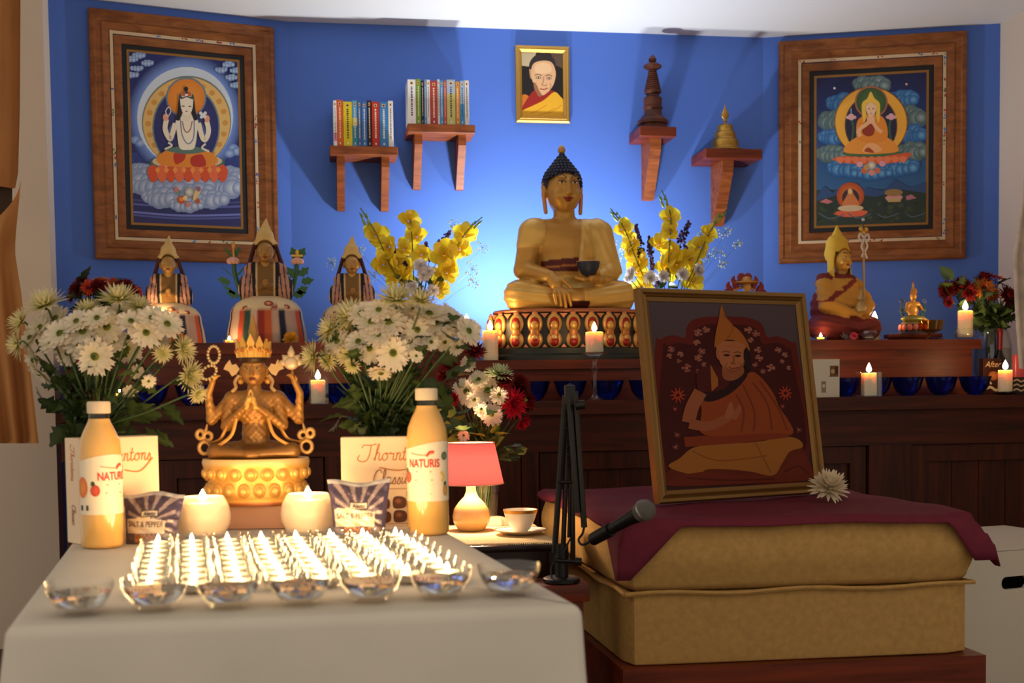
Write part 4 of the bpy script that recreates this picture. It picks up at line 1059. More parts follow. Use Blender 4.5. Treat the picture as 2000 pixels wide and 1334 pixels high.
def flame(h, r): return MB().lathe([(0.0005, 0), (r * 0.7, h * 0.1), (r, h * 0.28), (r * 0.86, h * 0.48), (r * 0.45, h * 0.75), (0.0004, h)], 8)
# tea lights in small ribbed glasses, eight columns by nine rows
hz_ = ZW + 0.024
GA, GB, GC_, GD_ = onZ(293, 1130, hz_), onZ(874, 1106, hz_), onZ(773, 1036, hz_), onZ(308, 1050, hz_)
tl = thing('tealight', 'lit tea light in small ribbed glass, one of the rows on white table', 'candle', (GA.x, GA.y, ZW + 0.0006), 0, 'tea lights on the white table')
rg = 0.0298
MB().lathe([(rg * 0.72, 0.0), (rg * 0.84, 0.002), (rg * 0.93, 0.014), (rg, 0.03), (rg * 0.965, 0.0302), (rg * 0.89, 0.014), (rg * 0.8, 0.004), (0.0005, 0.0035)], 20, mod=lambda a, z: 1 + 0.018 * math.cos(a * 10), cap=False).build('glass_holder', M_GLASS, tl, smooth=80)
MB().lathe([(0.0185, 0.0042), (0.019, 0.005), (0.019, 0.0145), (0.0005, 0.0138)], 16, cap=False).build('wax', M_WAX, tl)
MB().lathe([(0.0192, 0.004), (0.0196, 0.0155), (0.0192, 0.0156), (0.0189, 0.014)], 16, cap=False).build('foil_cup', M_ALU, tl)
flame(0.013, 0.0036).build('flame', M_FLAME, tl, smooth=180, loc=(0, 0, 0.0165))
MB().tube([(0, 0, 0.0135), (0, 0, 0.018)], 0.0006, 5).build('wick', M_WICK, tl)
r = random.Random(4)
for i in range(9):
    for j in range(8):
        u_, v_ = j / 7, i / 8
        P = GA.lerp(GB, u_).lerp(GD_.lerp(GC_, u_), v_) + Vector((r.uniform(-1, 1) * 0.0015, r.uniform(-1, 1) * 0.0015, 0)); P.z = ZW + 0.0006
        ORD = ['first', 'second', 'third', 'fourth', 'fifth', 'sixth', 'seventh', 'eighth', 'ninth']
        lb = 'lit tea light in glass, %s column from the left, %s row from the front' % (ORD[j], ORD[i])
        if i == 0 and j == 0: tl.location = P; tl['label'] = lb
        else: dup(tl, P, r.uniform(0, 3), lb)
# seven water bowls along the front
M_WATER = None
m, nt, bs = new_mat('water'); bs.inputs['Transmission Weight'].default_value = 1; bs.inputs['IOR'].default_value = 1.33; bs.inputs['Roughness'].default_value = 0.0; M_WATER = m
gb = None; names = ['leftmost of seven, at the table corner', 'second from the left', 'third from the left', 'middle one of seven', 'third from the right', 'second from the right', 'rightmost of seven, at the table edge']
for i, (x, y) in enumerate(((157, 1200), (304, 1192), (447, 1187), (586, 1181), (724, 1175), (861, 1169), (994, 1163))):
    P = onZ(x, y, ZW); P.z = ZW + 0.0005; lb = 'clear glass water bowl in the front row, ' + names[i]
    if gb is None:
        gb = thing('water_bowl', lb, 'bowl', P, 0, 'water bowls at the table front')
        R_ = 0.046
        MB().lathe([(R_ * 0.5, 0), (R_ * 0.52, 0.003), (R_ * 0.45, 0.0045), (R_ * 0.66, 0.010), (R_ * 0.86, 0.022), (R_ * 0.97, 0.036), (R_, 0.045), (R_ * 0.97, 0.0454), (R_ * 0.94, 0.036), (R_ * 0.83, 0.023), (R_ * 0.62, 0.0115), (0.0005, 0.008)], 36, cap=False).build('glass', M_GLASS, gb, smooth=60)
        MB().lathe([(0.0005, 0.0085), (R_ * 0.61, 0.012), (R_ * 0.82, 0.0235), (R_ * 0.90, 0.030), (0.0005, 0.0302)], 36, cap=False).build('water', M_WATER, gb, smooth=40)
    else: dup(gb, P, 0, lb)
# two globe candle holders
M_FROST = mat('frosted_glass', S(250, 236, 214), 0.35, sub=0.0)
nt = M_FROST.node_tree; bs = nt.nodes['Principled BSDF']; tr = nt.nodes.new('ShaderNodeBsdfTransparent'); mx = nt.nodes.new('ShaderNodeMixShader'); mx.inputs[0].default_value = 0.45
nt.links.new(bs.outputs[0], mx.inputs[2]); nt.links.new(tr.outputs[0], mx.inputs[1]); nt.links.new(mx.outputs[0], nt.nodes['Material Output'].inputs[0])
for x, y, lb in ((400, 1047, 'left'), (603, 1041, 'right')):
    P = onZ(x, y, ZW); P.z = ZW + 0.0005; P = P + Vector((0, -0.025, 0)); k = kk(P)
    t = thing('globe_candle', 'lit white candle in frosted glass globe at the statue, %s one' % lb, 'candle', P, 0, 'globe candles beside the golden statue')
    R_ = 53 * k
    MB().lathe([(R_ * 0.55, 0), (R_ * 0.8, 8 * k), (R_ * 0.97, 26 * k), (R_, 42 * k), (R_ * 0.95, 60 * k), (R_ * 0.78, 78 * k), (R_ * 0.73, 80 * k), (R_ * 0.74, 77 * k), (R_ * 0.91, 60 * k), (R_ * 0.96, 42 * k), (R_ * 0.92, 26 * k), (R_ * 0.75, 10 * k), (0.0005, 6 * k)], 36, cap=False).build('glass_globe', M_FROST, t, smooth=60)
    MB().lathe([(33 * k, 7 * k), (34 * k, 10 * k), (34 * k, 66 * k), (31 * k, 68 * k), (12 * k, 66 * k), (0.0005, 66 * k)], 28, cap=False).build('wax', M_WAX, t)
    MB().tube([(0, 0, 66 * k), (0, 0, 72 * k)], 0.0009, 5).build('wick', M_WICK, t)
    flame(24 * k, 8 * k).build('flame', M_FLAME2, t, smooth=180, loc=(0, 0, 70 * k))

# ------------------------------------------------------------------ bedside-style table with lamp, cup and microphone
ZS = 0.632
sT = [onZ(845, 1070, ZS), onZ(1096, 1063, ZS)]; sdir = (sT[1] - sT[0]).normalized()
st_rz = math.atan2(sdir.y, sdir.x); sL = (sT[1] - sT[0]).length; sD = 0.55
M_DKTAB = wood('black_brown_wood', S(28, 14, 10), S(56, 30, 20), (1, 12, 12), 2, 0.3)
t = thing('side_table', 'small dark side table carrying lamp and teacup', 'table', (sT[0].x, sT[0].y, 0), st_rz)
MB().rbox((sL / 2, sD / 2, ZS - 0.009), (sL, sD, 0.018), 0.004).build('tabletop', M_DKTAB, t)
MB().box((sL / 2, 0.03, ZS - 0.075), (sL - 0.05, 0.016, 0.11)).build('apron', M_DKTAB, t, smooth=0)
MB().box((sL - 0.03, sD / 2, ZS - 0.075), (0.016, sD - 0.08, 0.11)).build('apron', M_DKTAB, t, smooth=0)
MB().box((sL / 2, sD / 2, 0.2), (sL - 0.06, sD - 0.06, 0.018)).build('lower_shelf', M_DKTAB, t, smooth=0)
MB().box((sL / 2 - 0.03, sD - 0.05, 0.35), (sL - 0.14, 0.012, 0.42)).build('back_panel', M_DKTAB, t, smooth=0)
for a, b_ in ((0.02, 0.02), (sL - 0.02, 0.02), (0.02, sD - 0.02), (sL - 0.02, sD - 0.02)): MB().box((a, b_, (ZS - 0.019) / 2), (0.026, 0.026, ZS - 0.019)).build('leg', M_DKTAB, t, smooth=0)
mt_ = MB(); rowz = []
for i in range(2): pass
M_MAT = mat('woven_cream_mat', S(216, 190, 140), 0.9, var=(120, 0.2), bump=(400, 0.6))
q = MB(); q.rbox((sL * 0.5, 0.25, ZS + 0.0024), (sL - 0.03, 0.46, 0.004), 0.0015, seg=1); 
mo = thing('table_mat', 'cream woven mat with fringed edge under the teacup', 'mat', (sT[0].x, sT[0].y, 0), st_rz); q.build('weave', M_MAT, mo)
q = MB()
for i in range(60):
    x = 0.02 + (sL - 0.04) * i / 59; q.tube([(x, 0.022, ZS + 0.003), (x + 0.001, 0.012, ZS + 0.0025), (x + 0.002 * math.sin(i), 0.004, ZS + 0.0018)], 0.0011, 4)
for i in range(90):
    y = 0.025 + 0.44 * i / 89; q.tube([(sL - 0.017, y, ZS + 0.003), (sL - 0.006, y + 0.001 * math.sin(i * 2), ZS + 0.002)], 0.0011, 4)
q.build('fringe', M_MAT, mo)['kind'] = 'stuff'
# lamp
LP = onZ(921, 1036, ZS + 0.005); LP = LP + Vector((0, 0.0, 0)); k = kk(LP); ZMAT = ZS + 0.0052
lp = thing('table_lamp', 'small lamp with round cream base and pink shade', 'lamp', (LP.x, LP.y, ZMAT), 0)
def LT(prof, kq, n=32, **kw): return MB().lathe([(a * kq, b_ * kq) for a, b_ in prof], n, **kw)
LT([(20, 0), (26, 2), (35, 16), (37, 28), (34, 42), (24, 56), (14, 66), (10, 76), (9.5, 86), (4, 87)], k).build('base', mat('cream_ceramic', S(226, 190, 122), 0.25, coat=0.5), lp, smooth=60)
LT([(5, 86), (5, 94), (7, 96), (7, 102), (3, 103)], k, 16).build('socket', mat('brass_socket', S(180, 140, 70), 0.3, 0.9), lp)
M_SHADE = leafy('lamp_shade_cloth', 0.8, 0.10)
sq = MB(); SH = S(184, 88, 92)
sq.lathe([(64 * k, 92 * k), (47 * k, 171 * k)], 40, col=SH, cap=False); sh = sq.build('shade', M_SHADE, lp, smooth=60, fix=False)
for rr_, z_ in ((64, 92), (47, 171)):
    MB().tube([(rr_ * k * math.cos(a), rr_ * k * math.sin(a), z_ * k) for a in [2 * math.pi * j / 40 for j in range(41)]], 0.0016, 5).build('trim', mat('shade_trim', S(214, 160, 130), 0.8), sh)
bl = MB().ell((0, 0, 118 * k), (11 * k, 11 * k, 15 * k)); bl.build('bulb', mat('bulb_glow', S(255, 220, 170), 0.4, emit=((1.0, 0.72, 0.42), 20.0)), lp, smooth=180)
lg = lamp('lamp_bulb_light', (0, 0, 112 * k), 15.0, (1.0, 0.70, 0.40), 0.022); lg.parent = lp
# teacup and saucer
CP = onZ(1017, 1043, ZMAT); k = kk(CP)
M_CHINA = mat('white_china', S(240, 230, 212), 0.18, coat=0.6); M_GRIM = mat('gilt_rim', S(190, 140, 70), 0.3, 0.7)
cp = thing('saucer', 'white gilt-edged saucer on the woven mat', 'saucer', (CP.x, CP.y, ZMAT + 0.0003), 0)
LT([(24, 0), (26, 1.5), (44, 5), (52, 8), (52, 9), (44, 6.6), (26, 3.4), (0.1, 3)], k, 40, cap=False).build('dish', M_CHINA, cp, smooth=60); LT([(51, 8.6), (52.6, 8.4), (52.6, 9.4), (51, 9.4)], k, 40, cap=False).build('gilt_rim', M_GRIM, cp)
cp = thing('teacup', 'white china teacup with gold band standing on saucer', 'cup', (CP.x, CP.y, ZMAT + 0.0006 + 3.5 * k), 0)
LT([(13, 0), (14.5, 0.5), (14, 3), (18, 6), (26, 20), (31, 34), (33.5, 44), (32.3, 44.2), (29.5, 33), (24.5, 20), (16, 8), (0.1, 6)], k, 40, cap=False).build('bowl', M_CHINA, cp, smooth=60)
LT([(32.1, 38), (33.9, 44), (33.6, 44.6), (32.4, 44.6)], k, 40, cap=False).build('gilt_band', M_GRIM, cp)
MB().tube(crom([(0, 30 * k, 34 * k), (0, 44 * k, 36 * k), (0, 47 * k, 24 * k), (0, 36 * k, 13 * k), (0, 22 * k, 14 * k)], 6), 2.2 * k, 8).build('handle', M_CHINA, cp)
P = onZ(972, 1026, ZMAT); k = kk(P); t = thing('lace_doily', 'small crumpled lace doily between lamp and teacup', 'doily', (P.x, P.y + 0.02, ZMAT + 0.0004), 0)
LT([(26, 0), (24, 7), (18, 13), (9, 16), (0.1, 15)], k, 40, mod=lambda a, z: 1 + 0.09 * math.cos(a * 9) + 0.04 * math.cos(a * 17), cap=False).build('lace', mat('lace', S(196, 160, 130), 0.9, var=(200, 0.3), bump=(500, 0.8)), t, smooth=180)
# microphone on a jointed desk arm, with its stool
MD = 3.12
def mp(x, y, dd=0.0): return at(x, y, MD + dd)
M_MBLK = mat('black_metal', S(14, 13, 13), 0.45, 0.3); M_CHR = mat('mic_mesh', S(120, 118, 116), 0.35, 0.8, bump=(900, 0.9, 0.004))
base = mp(1097, 1136); zb_ = base.z
stl = thing('wooden_stool', 'plain brown wooden stand under the microphone arm', 'stand', (base.x, base.y, 0), st_rz)
MB().rbox((0, 0.02, zb_ - 0.024), (0.13, 0.13, 0.044), 0.004).build('top', M_TIER, stl); MB().box((0, 0.02, 0.012), (0.13, 0.13, 0.024)).build('foot', M_TIER, stl, smooth=0); MB().box((0, 0.02, zb_ / 2 - 0.01), (0.1, 0.1, zb_ - 0.068)).build('post', M_TIER, stl, smooth=0)
ms = thing('microphone_boom_stand', 'black sprung desk arm folded upright between lamp table and seat', 'stand', base, 0)
km = MD / F
def L_(*a): return [Vector(v) - base for v in a]
MB().lathe([(34 * km, 0), (36 * km, 1 * km), (36 * km, 7 * km), (30 * km, 10 * km), (13 * km, 10 * km)], 28).build('base', M_MBLK, ms)
MB().tube(L_(mp(1097, 1128), mp(1097, 1062)), 13 * km, 14).build('post', M_MBLK, ms)
arms = [((1083, 1080), (1104, 772), 6), ((1100, 1070), (1112, 772), 5), ((1111, 1050), (1114, 940), 3.5), ((1119, 1092), (1117, 772), 5)]
for a, b_, w_ in arms: MB().tube(L_(mp(*a), mp(*b_)), w_ * km, 8).build('lower_bar', M_MBLK, ms)
MB().tube(L_(mp(1090, 942, -0.01), mp(1121, 942, -0.01)), 2.4 * km, 8).build('cross_pin', M_MBLK, ms)
for a, b_, w_ in (((1111, 764, ), (1128, 1002), 6), ((1123, 764), (1141, 1030), 6)): MB().tube(L_(mp(*a, -0.03), mp(*b_, -0.03)), w_ * km, 8).build('upper_bar', M_MBLK, ms)
sg = []
for i in range(140): 
    t_ = i / 139; c = mp(1106 + 6 * t_, 800 + 120 * t_, -0.015); a = i * 1.1; sg.append(c + Vector((math.cos(a), math.sin(a) * 0.4, 0)) * 4 * km - base)
MB().tube(sg, 1.0 * km, 5).build('spring', M_MBLK, ms)
MB().rbox(mp(1113, 772, -0.012) - base, (20 * km, 0.05, 40 * km), 0.004, M=Matrix.Rotation(YAW, 3, 'Z')).build('elbow_plate', M_MBLK, ms)
MB().ell(mp(1113, 755, -0.012) - base, 6 * km).build('elbow_cap', M_MBLK, ms)
MB().tube(L_(mp(1124, 792, -0.05), mp(1142, 790, -0.05)), 9 * km, 12).build('elbow_knob', M_MBLK, ms)
MB().tube(L_(mp(1085, 1095, -0.02), mp(1124, 1097, -0.02)), 4 * km, 8).tube(L_(mp(1122, 1097, -0.02), mp(1136, 1097, -0.02)), 8 * km, 12).build('tilt_knob', M_MBLK, ms)
MB().tube(crom(L_(mp(1116, 1048, -0.01), mp(1106, 1068, -0.02), mp(1098, 1085, -0.02), mp(1083, 1095, -0.02), mp(1076, 1115, -0.02), mp(1080, 1136, -0.03)), 6), 1.8 * km, 6).build('cable', M_MBLK, ms)
mic = thing('microphone', 'black handheld microphone with silver mesh head held by desk arm', 'microphone', mp(1160, 1048, -0.05), 0)
mb0 = mic.location.copy()
def m_(x, y, dd): return mp(x, y, dd) - mb0
hd = m_(1255, 999, -0.22); tl_ = m_(1168, 1048, -0.10); ax = (hd - tl_).normalized()
MB().tube([tl_ - ax * 0.012, tl_, tl_.lerp(hd, 0.45), tl_.lerp(hd, 0.72), hd - ax * 0.012], [0.009, 0.0115, 0.014, 0.0165, 0.0215], 20).build('handle', M_MBLK, mic, smooth=50)
zq = Vector((0, 0, 1)).rotation_difference(ax).to_matrix()
q = MB(); q.lathe([(0.0215, -0.012), (0.0245, 0.0), (0.0255, 0.006), (0.0255, 0.012), (0.0235, 0.02), (0.017, 0.028), (0.007, 0.032), (0.0005, 0.0325)], 26, cap=False); q.xf(Matrix.Translation(hd) @ zq.to_4x4()); q.build('mesh_head', M_CHR, mic, smooth=60)
q = MB(); q.lathe([(0.0256, 0.004), (0.0266, 0.005), (0.0266, 0.0085), (0.0256, 0.0095)], 26, cap=False); q.xf(Matrix.Translation(hd) @ zq.to_4x4()); q.build('band', mat('mic_band', S(150, 148, 146), 0.3, 0.9), mic)
MB().tube([tl_ - ax * 0.02, tl_ + ax * 0.05], [0.016, 0.0175], 16).build('clip', M_MBLK, mic, smooth=50)
MB().tube(crom([m_(1141, 1028, -0.03), m_(1138, 1042, -0.04), m_(1130, 1054, -0.06), m_(1137, 1064, -0.08), m_(1154, 1057, -0.095)], 6), 2.4 * km, 7).build('swivel', M_MBLK, mic)
# ------------------------------------------------------------------ statues (local units: photo pixels at the statue's depth)
M_GILT = mat('gilded_statue', None, 0.40, 0.35, spec=0.5)
M_PAINTED = mat('painted_statue', None, 0.5)
M_CLOTHC = mat('figure_cloth', None, 0.85, bump=(900, 0.25))
GO, GO2, GOD = S(196, 146, 66), S(196, 146, 66), S(150, 100, 42); ROBE = S(226, 182, 94)
def ss(a, b_, x):
    t_ = np.clip((x - a) / (b_ - a), 0, 1); return t_ * t_ * (3 - 2 * t_)
def statue(name, label, px, Y, z, rz=0.0, k=None):
    P = onYZ(px, Y, z); return thing(name, label, 'statue', P + Vector((0, 0, 0.0006)), rz), (k or kk(P))
def hand(B, wrist, palm, tips, thumb, rp, rf, col, kb=2.0):
    B.add(sCap(wrist, palm, rp, rp * 1.05), col, kb)
    for tip, mid in tips: B.add(sChain([palm, mid, tip], [rf, rf * 0.95, rf * 0.75]), col, 0.8)
    B.add(sChain([wrist, thumb[0], thumb[1]], [rf, rf, rf * 0.8]), col, 1.0)

# ---- large seated golden statue
bu, k = statue('buddha_statue', 'large seated golden statue with blue hair holding a dark bowl', 1116, 4.98, ZM, math.radians(6))
CO = MB(); LY = 0.60
CO.lathe([(176, 0, S(24, 32, 26)), (176, 8, S(24, 32, 26)), (168, 12, S(22, 34, 28)), (168, 22, S(22, 30, 26)), (160, 26, S(26, 20, 16)), (164, 38, S(26, 20, 16)), (158, 52, S(26, 20, 16)), (163, 66, S(26, 20, 16)), (160, 82, S(26, 20, 16)), (152, 90, S(26, 20, 16))], 72, sy=LY)
CO.scale(k).build('lotus_core', M_PAINTED, bu, smooth=50)
TP = MB(); TP.lathe([(150, 89), (155, 90), (156, 93), (153, 96), (146, 97)], 72, sy=LY, col=S(176, 104, 62)); TP.scale(k).build('lotus_rim', M_GILT, bu, smooth=50)
pm = MB(); CU = S(206, 128, 78)
pm.ell((0, -1, 68), (14.5, 5.5, 19), 14, 10, S(214, 164, 84)); pm.ell((0, -3.6, 67), (10.5, 4.6, 14), 12, 8, S(158, 34, 20)); pm.ell((0, -6.2, 64), (7.5, 4.4, 9), 12, 8, S(226, 172, 80)); pm.ell((0, -4.6, 51), (8.5, 4, 13), 12, 8, S(196, 120, 56))
pm.ell((0, -1, 38), (14.5, 5.5, 16), 14, 10, S(216, 166, 90)); pm.ell((0, -3.8, 37), (9.5, 4.6, 11), 12, 8, S(190, 100, 50)); pm.ell((0, -6, 33), (8, 4.4, 8), 12, 8, S(160, 32, 20)); pm.ell((0, -6.4, 42), (6, 3, 6), 10, 6, S(224, 180, 110))
pm.ell((0, -0.5, 87), (6, 2, 4), 8, 6, CU)
gp = MB()
for z_, s_ in ((84, 1), (24, -1)): gp.prism([(-8, z_ + 3 * s_), (8, z_ + 3 * s_), (3, z_ - 2 * s_), (0, z_ - 6 * s_), (-3, z_ - 2 * s_)], -2, 1.5, CU)
pme = pm.scale(k).mesh('lotus_petal', 180); pme.materials.append(M_GILT); gme = gp.scale(k).mesh('petal_gap_motif', 30); gme.materials.append(M_GILT)
NP = 23; R0 = 161
L_arc = [0]; PS = 2000
for i in range(PS):
    a = 2 * math.pi * (i + 0.5) / PS; L_arc.append(L_arc[-1] + math.hypot(R0 * math.sin(a), R0 * LY * math.cos(a)) * 2 * math.pi / PS)
def arc_at(f):
    import bisect
    i = bisect.bisect_left(L_arc, f * L_arc[-1]) ; return 2 * math.pi * i / PS
for i in range(NP):
    for off, me in ((0.5, pme), (0.0, gme)):
        a = arc_at(((i + off) / NP) % 1.0); x, y = R0 * math.cos(a), R0 * LY * math.sin(a)
        nx, ny = math.cos(a) / R0, math.sin(a) / (R0 * LY); rz = math.atan2(nx, -ny)
        inst(me.name if me is gme else 'petal', me, bu, loc=(x * k, y * k, 0), rot=(0, 0, rz))
Z0 = 96
B = Body()
B.add(sEll((0, 4, 72), (58, 38, 56)), GO2, 10).add(sEll((0, 4, 128), (66, 38, 50)), GO2, 12).add(sCap((-58, 4, 150), (58, 4, 150), 27), GO2, 12).add(sCap((0, 4, 165), (0, 0, 200), 22, 19), GO, 8)
B.add(sEll((0, 0, 24), (66, 48, 34)), GO2, 12)
for s_ in (-1, 1):
    B.add(sCap((s_ * 34, 2, 30), (s_ * 100, -30, 29), 34, 29), GO2, 10); B.add(sCap((s_ * 100, -32, 25), (-s_ * 4, -74, 20), 27, 17), GO2, 8)
B.add(sEll((0, -66, 10), (30, 18, 10)), S(60, 26, 20), 4)
# right arm reaching over the knee, left arm in the lap
B.add(sChain([(-66, 2, 150), (-84, -4, 78)], [24, 20]), GO, 8).add(sChain([(-84, -4, 78), (-52, -62, 62)], [19, 12]), GO, 5)
B.add(sChain([(68, 2, 150), (86, -8, 78)], [27, 24]), GO2, 8).add(sChain([(86, -8, 76), (48, -60, 58)], [22, 13]), GO2, 5)
HN = Body()
hand(HN, (-50, -64, 62), (-43, -80, 44), [((-20 - 9 * i, -96 + i, 2 + 3 * abs(i - 1)), (-26 - 8.5 * i, -99 + i, 26)) for i in range(4)], ((-32, -88, 52), (-18, -92, 38)), 11, 4.2, GO)
HM = Body()
hand(HM, (48, -62, 58), (26, -78, 58), [((-6, -86 + 5 * i, 57), (8, -90 + 6 * i, 54)) for i in range(4)], ((38, -84, 68), (28, -90, 76)), 9, 4.2, GO)
def robe(P, d):
    x, y, z = P[:, 0], P[:, 1], P[:, 2]
    edge = x - (22 + (z - 100) * 0.10)                         # left-shoulder drape, front
    m1 = ss(-3, 3, edge) * ss(66, 74, z) * (1 - ss(188, 196, z))
    m2 = ss(4, 10, (-x) - 40 - np.maximum(0, 150 - z) * 0.25) * ss(118, 126, z) * (1 - ss(178, 186, z)) * ss(-10, 6, -np.abs(y - 4) + 40)
    m3 = 1 - ss(66, 72, z + 0.14 * np.abs(x))                    # skirt
    fold = 0.9 * np.sin((x * 0.9 + z * 0.35) * 0.32) * m1 + 1.3 * np.sin((z - 0.25 * np.abs(x)) * 0.42 + np.abs(x) * 0.05) * m3 * ss(20, 60, np.abs(x))
    arm = ss(0, 10, np.abs(x) - 8)
    return d - (2.6 * m1 + 2.2 * m2 + 1.2 * m3 * arm) - fold * 0.8
def pbu(V, C):
    x, y, z = V[:, 0], V[:, 1], V[:, 2]
    front = y < 0
    edge = x - (22 + (z - 100) * 0.10); C[(edge > 0) & (z > 66) & (z < 192)] = ROBE; C[(-x > 46 + np.maximum(0, 150 - z) * 0.25) & (z > 120) & (z < 184)] = ROBE; C[(y > 6) & (z < 186) & (z > 60)] = ROBE; hnd = (y < -74) & (np.abs(x + 30) < 40) & (z < 62) | ((y < -60) & (z > 48) & (np.abs(x - 10) < 50)); C[(z + 0.14 * np.abs(x) < 68) & ~hnd] = ROBE
    sash = front & (z > 74) & (z < 100 + 0.10 * x) & (x > -52) & (x < 24 + (z - 100) * 0.1) & (y > -48)
    C[sash] = S(92, 26, 18); C[sash & (np.abs(z - 86 - 0.08 * x) < 2.2)] = S(176, 110, 54)
    C[(z < 14) & (np.abs(x) < 22) & (y < -62) & (y > -95)] = S(66, 26, 22)
    e = np.abs(x - (22 + (z - 100) * 0.10)); C[front & (e < 2.4) & (z > 74) & (z < 186)] = S(226, 182, 104)
    return C
o = B.build('body', M_GILT, bu, (-140, -108, -4), (140, 58, 215), 2.3, k, robe, pbu); o.location.z = Z0 * k; o.location.x = -11 * k
HN.build('hand', M_GILT, bu, (-76, -106, -4), (-8, -48, 80), 1.2, k).location = (-11 * k, 0, Z0 * k); HM.build('hand', M_GILT, bu, (-14, -100, 44), (66, -44, 86), 1.2, k).location = (-11 * k, 0, Z0 * k)
hd_ = Body()
hd_.add(sEll((0, 0, 232), (33, 36, 42)), GO, 4).add(sEll((0, -6, 212), (26, 27, 22)), GO, 10).add(sEll((0, -16, 199), (10, 10, 8)), GO, 6)
hd_.add(sCap((0, -34, 246), (0, -40, 224), 3.2, 5.0), GO, 5).add(sCap((-4, -37, 222), (4, -37, 222), 3), GO, 3)
for s_ in (-1, 1):
    hd_.add(sEll((s_ * 16, -25, 220), (11, 9, 11)), GO, 7).add(sCap((s_ * 6, -34, 252), (s_ * 22, -28, 254), 2.2, 1.6), GO, 3).add(sEll((s_ * 13, -31, 243), (7.5, 4, 4)), GO, 2)
    hd_.add(sEll((s_ * 37, 6, 236), (4.5, 9, 15)), GO, 3).add(sCap((s_ * 38, 4, 224), (s_ * 35, 0, 190), 4.4, 4.0), S(206, 140, 80), 3)
hd_.add(sEll((0, -34, 212.6), (5.6, 3.0, 1.5)), S(130, 36, 28), 1.2).add(sEll((0, -33.4, 209.6), (4.2, 3.2, 1.5)), S(130, 36, 28), 1.2)
hd_.add(sCap((0, 0, 196), (0, 2, 180), 18, 19), GO, 5)
hd_.build('head', M_GILT, bu, (-48, -50, 172), (48, 46, 280), 1.5, k).location = (-14 * k, 0, Z0 * k)
for s_ in (-1, 1):
    MB().ell((s_ * 13, -33.6, 243), (6.2, 2.4, 2.0), 12, 8, S(230, 214, 180)).ell((s_ * 13, -35.4, 243), (2.4, 1.2, 1.9), 10, 6, S(30, 20, 16)).tube(crom([(s_ * 5, -36.5, 243), (s_ * 11, -37, 246.2), (s_ * 20, -33, 244.6)], 4), 0.9, 5, S(70, 40, 24)).tube(crom([(s_ * 4, -37.4, 251), (s_ * 12, -36.4, 257), (s_ * 24, -29, 254)], 4), 1.0, 5, S(110, 70, 36)).xf(Matrix.Translation((-14, 0, Z0))).scale(k).build('eye', M_PAINTED, bu, smooth=180)
hr = MB(); r = random.Random(2); HB = S(22, 28, 58)
def hair_pt(u, v):
    pass
hr.ell((0, 5, 244), (36, 37, 38), 24, 14, HB); hr.lathe([(31, 260), (26, 272), (18, 284), (12, 293), (7, 299), (1, 302)], 24, c=(0, 6, 0), col=HB)
for z_ in range(230, 304, 6):
    if z_ <= 283:
        rr_ = math.sqrt(max(0, 1 - ((z_ - 244) / 38.0) ** 2)); rx, ry = 37 * rr_, 38 * rr_
    else: rx = ry = 0
    r2 = max(0, 34 - (z_ - 262) * 0.78) if z_ > 262 else 0
    rx, ry = max(rx, r2), max(ry, r2); n_ = max(3, int(2 * math.pi * rx / 6.6))
    for j in range(n_):
        a = 2 * math.pi * (j + 0.5 * (z_ % 2)) / n_; x, y = rx * math.cos(a), 5 + ry * math.sin(a)
        if y < -8 and z_ < 266 - abs(x) * 0.35 + max(0, abs(x) - 24) * -1.5: continue
        if y < 2 and abs(x) > 28 and z_ < 240: continue
        hr.ell((x, y, z_), 4.0, 6, 5, HB)
for i in range(len(hr.v)):                                   # keep the hairline above the forehead
    x, y, z = hr.v[i]
    if y < -6 and z < 262 - abs(x) * 0.3: hr.v[i] = (x * 0.86, -4 + (y + 6) * 0.35, z)
hr.xf(Matrix.Translation((-14, 0, Z0))).scale(k).build('hair', mat('blue_black_hair', None, 0.5), bu, smooth=180)
MB().lathe([(3, 303), (7, 307), (7.5, 312), (5, 318), (1, 321)], 14, c=(-14, 6, Z0), col=GO).scale(k).build('crown_jewel', M_GILT, bu, smooth=180)
MB().lathe([(9, 0), (15, 5), (20, 15), (22, 26), (20, 26), (18, 15), (10, 6), (0.1, 4)], 28, c=(9, -82, Z0 + 62), col=S(34, 40, 62), cap=False).scale(k).build('alms_bowl', M_PAINTED, bu, smooth=60)
MB().lathe([(19.6, 25), (22.6, 25.4), (22.6, 27), (19.6, 27)], 28, c=(9, -82, Z0 + 62), col=S(196, 150, 110), cap=False).scale(k).build('bowl_rim', M_PAINTED, bu)

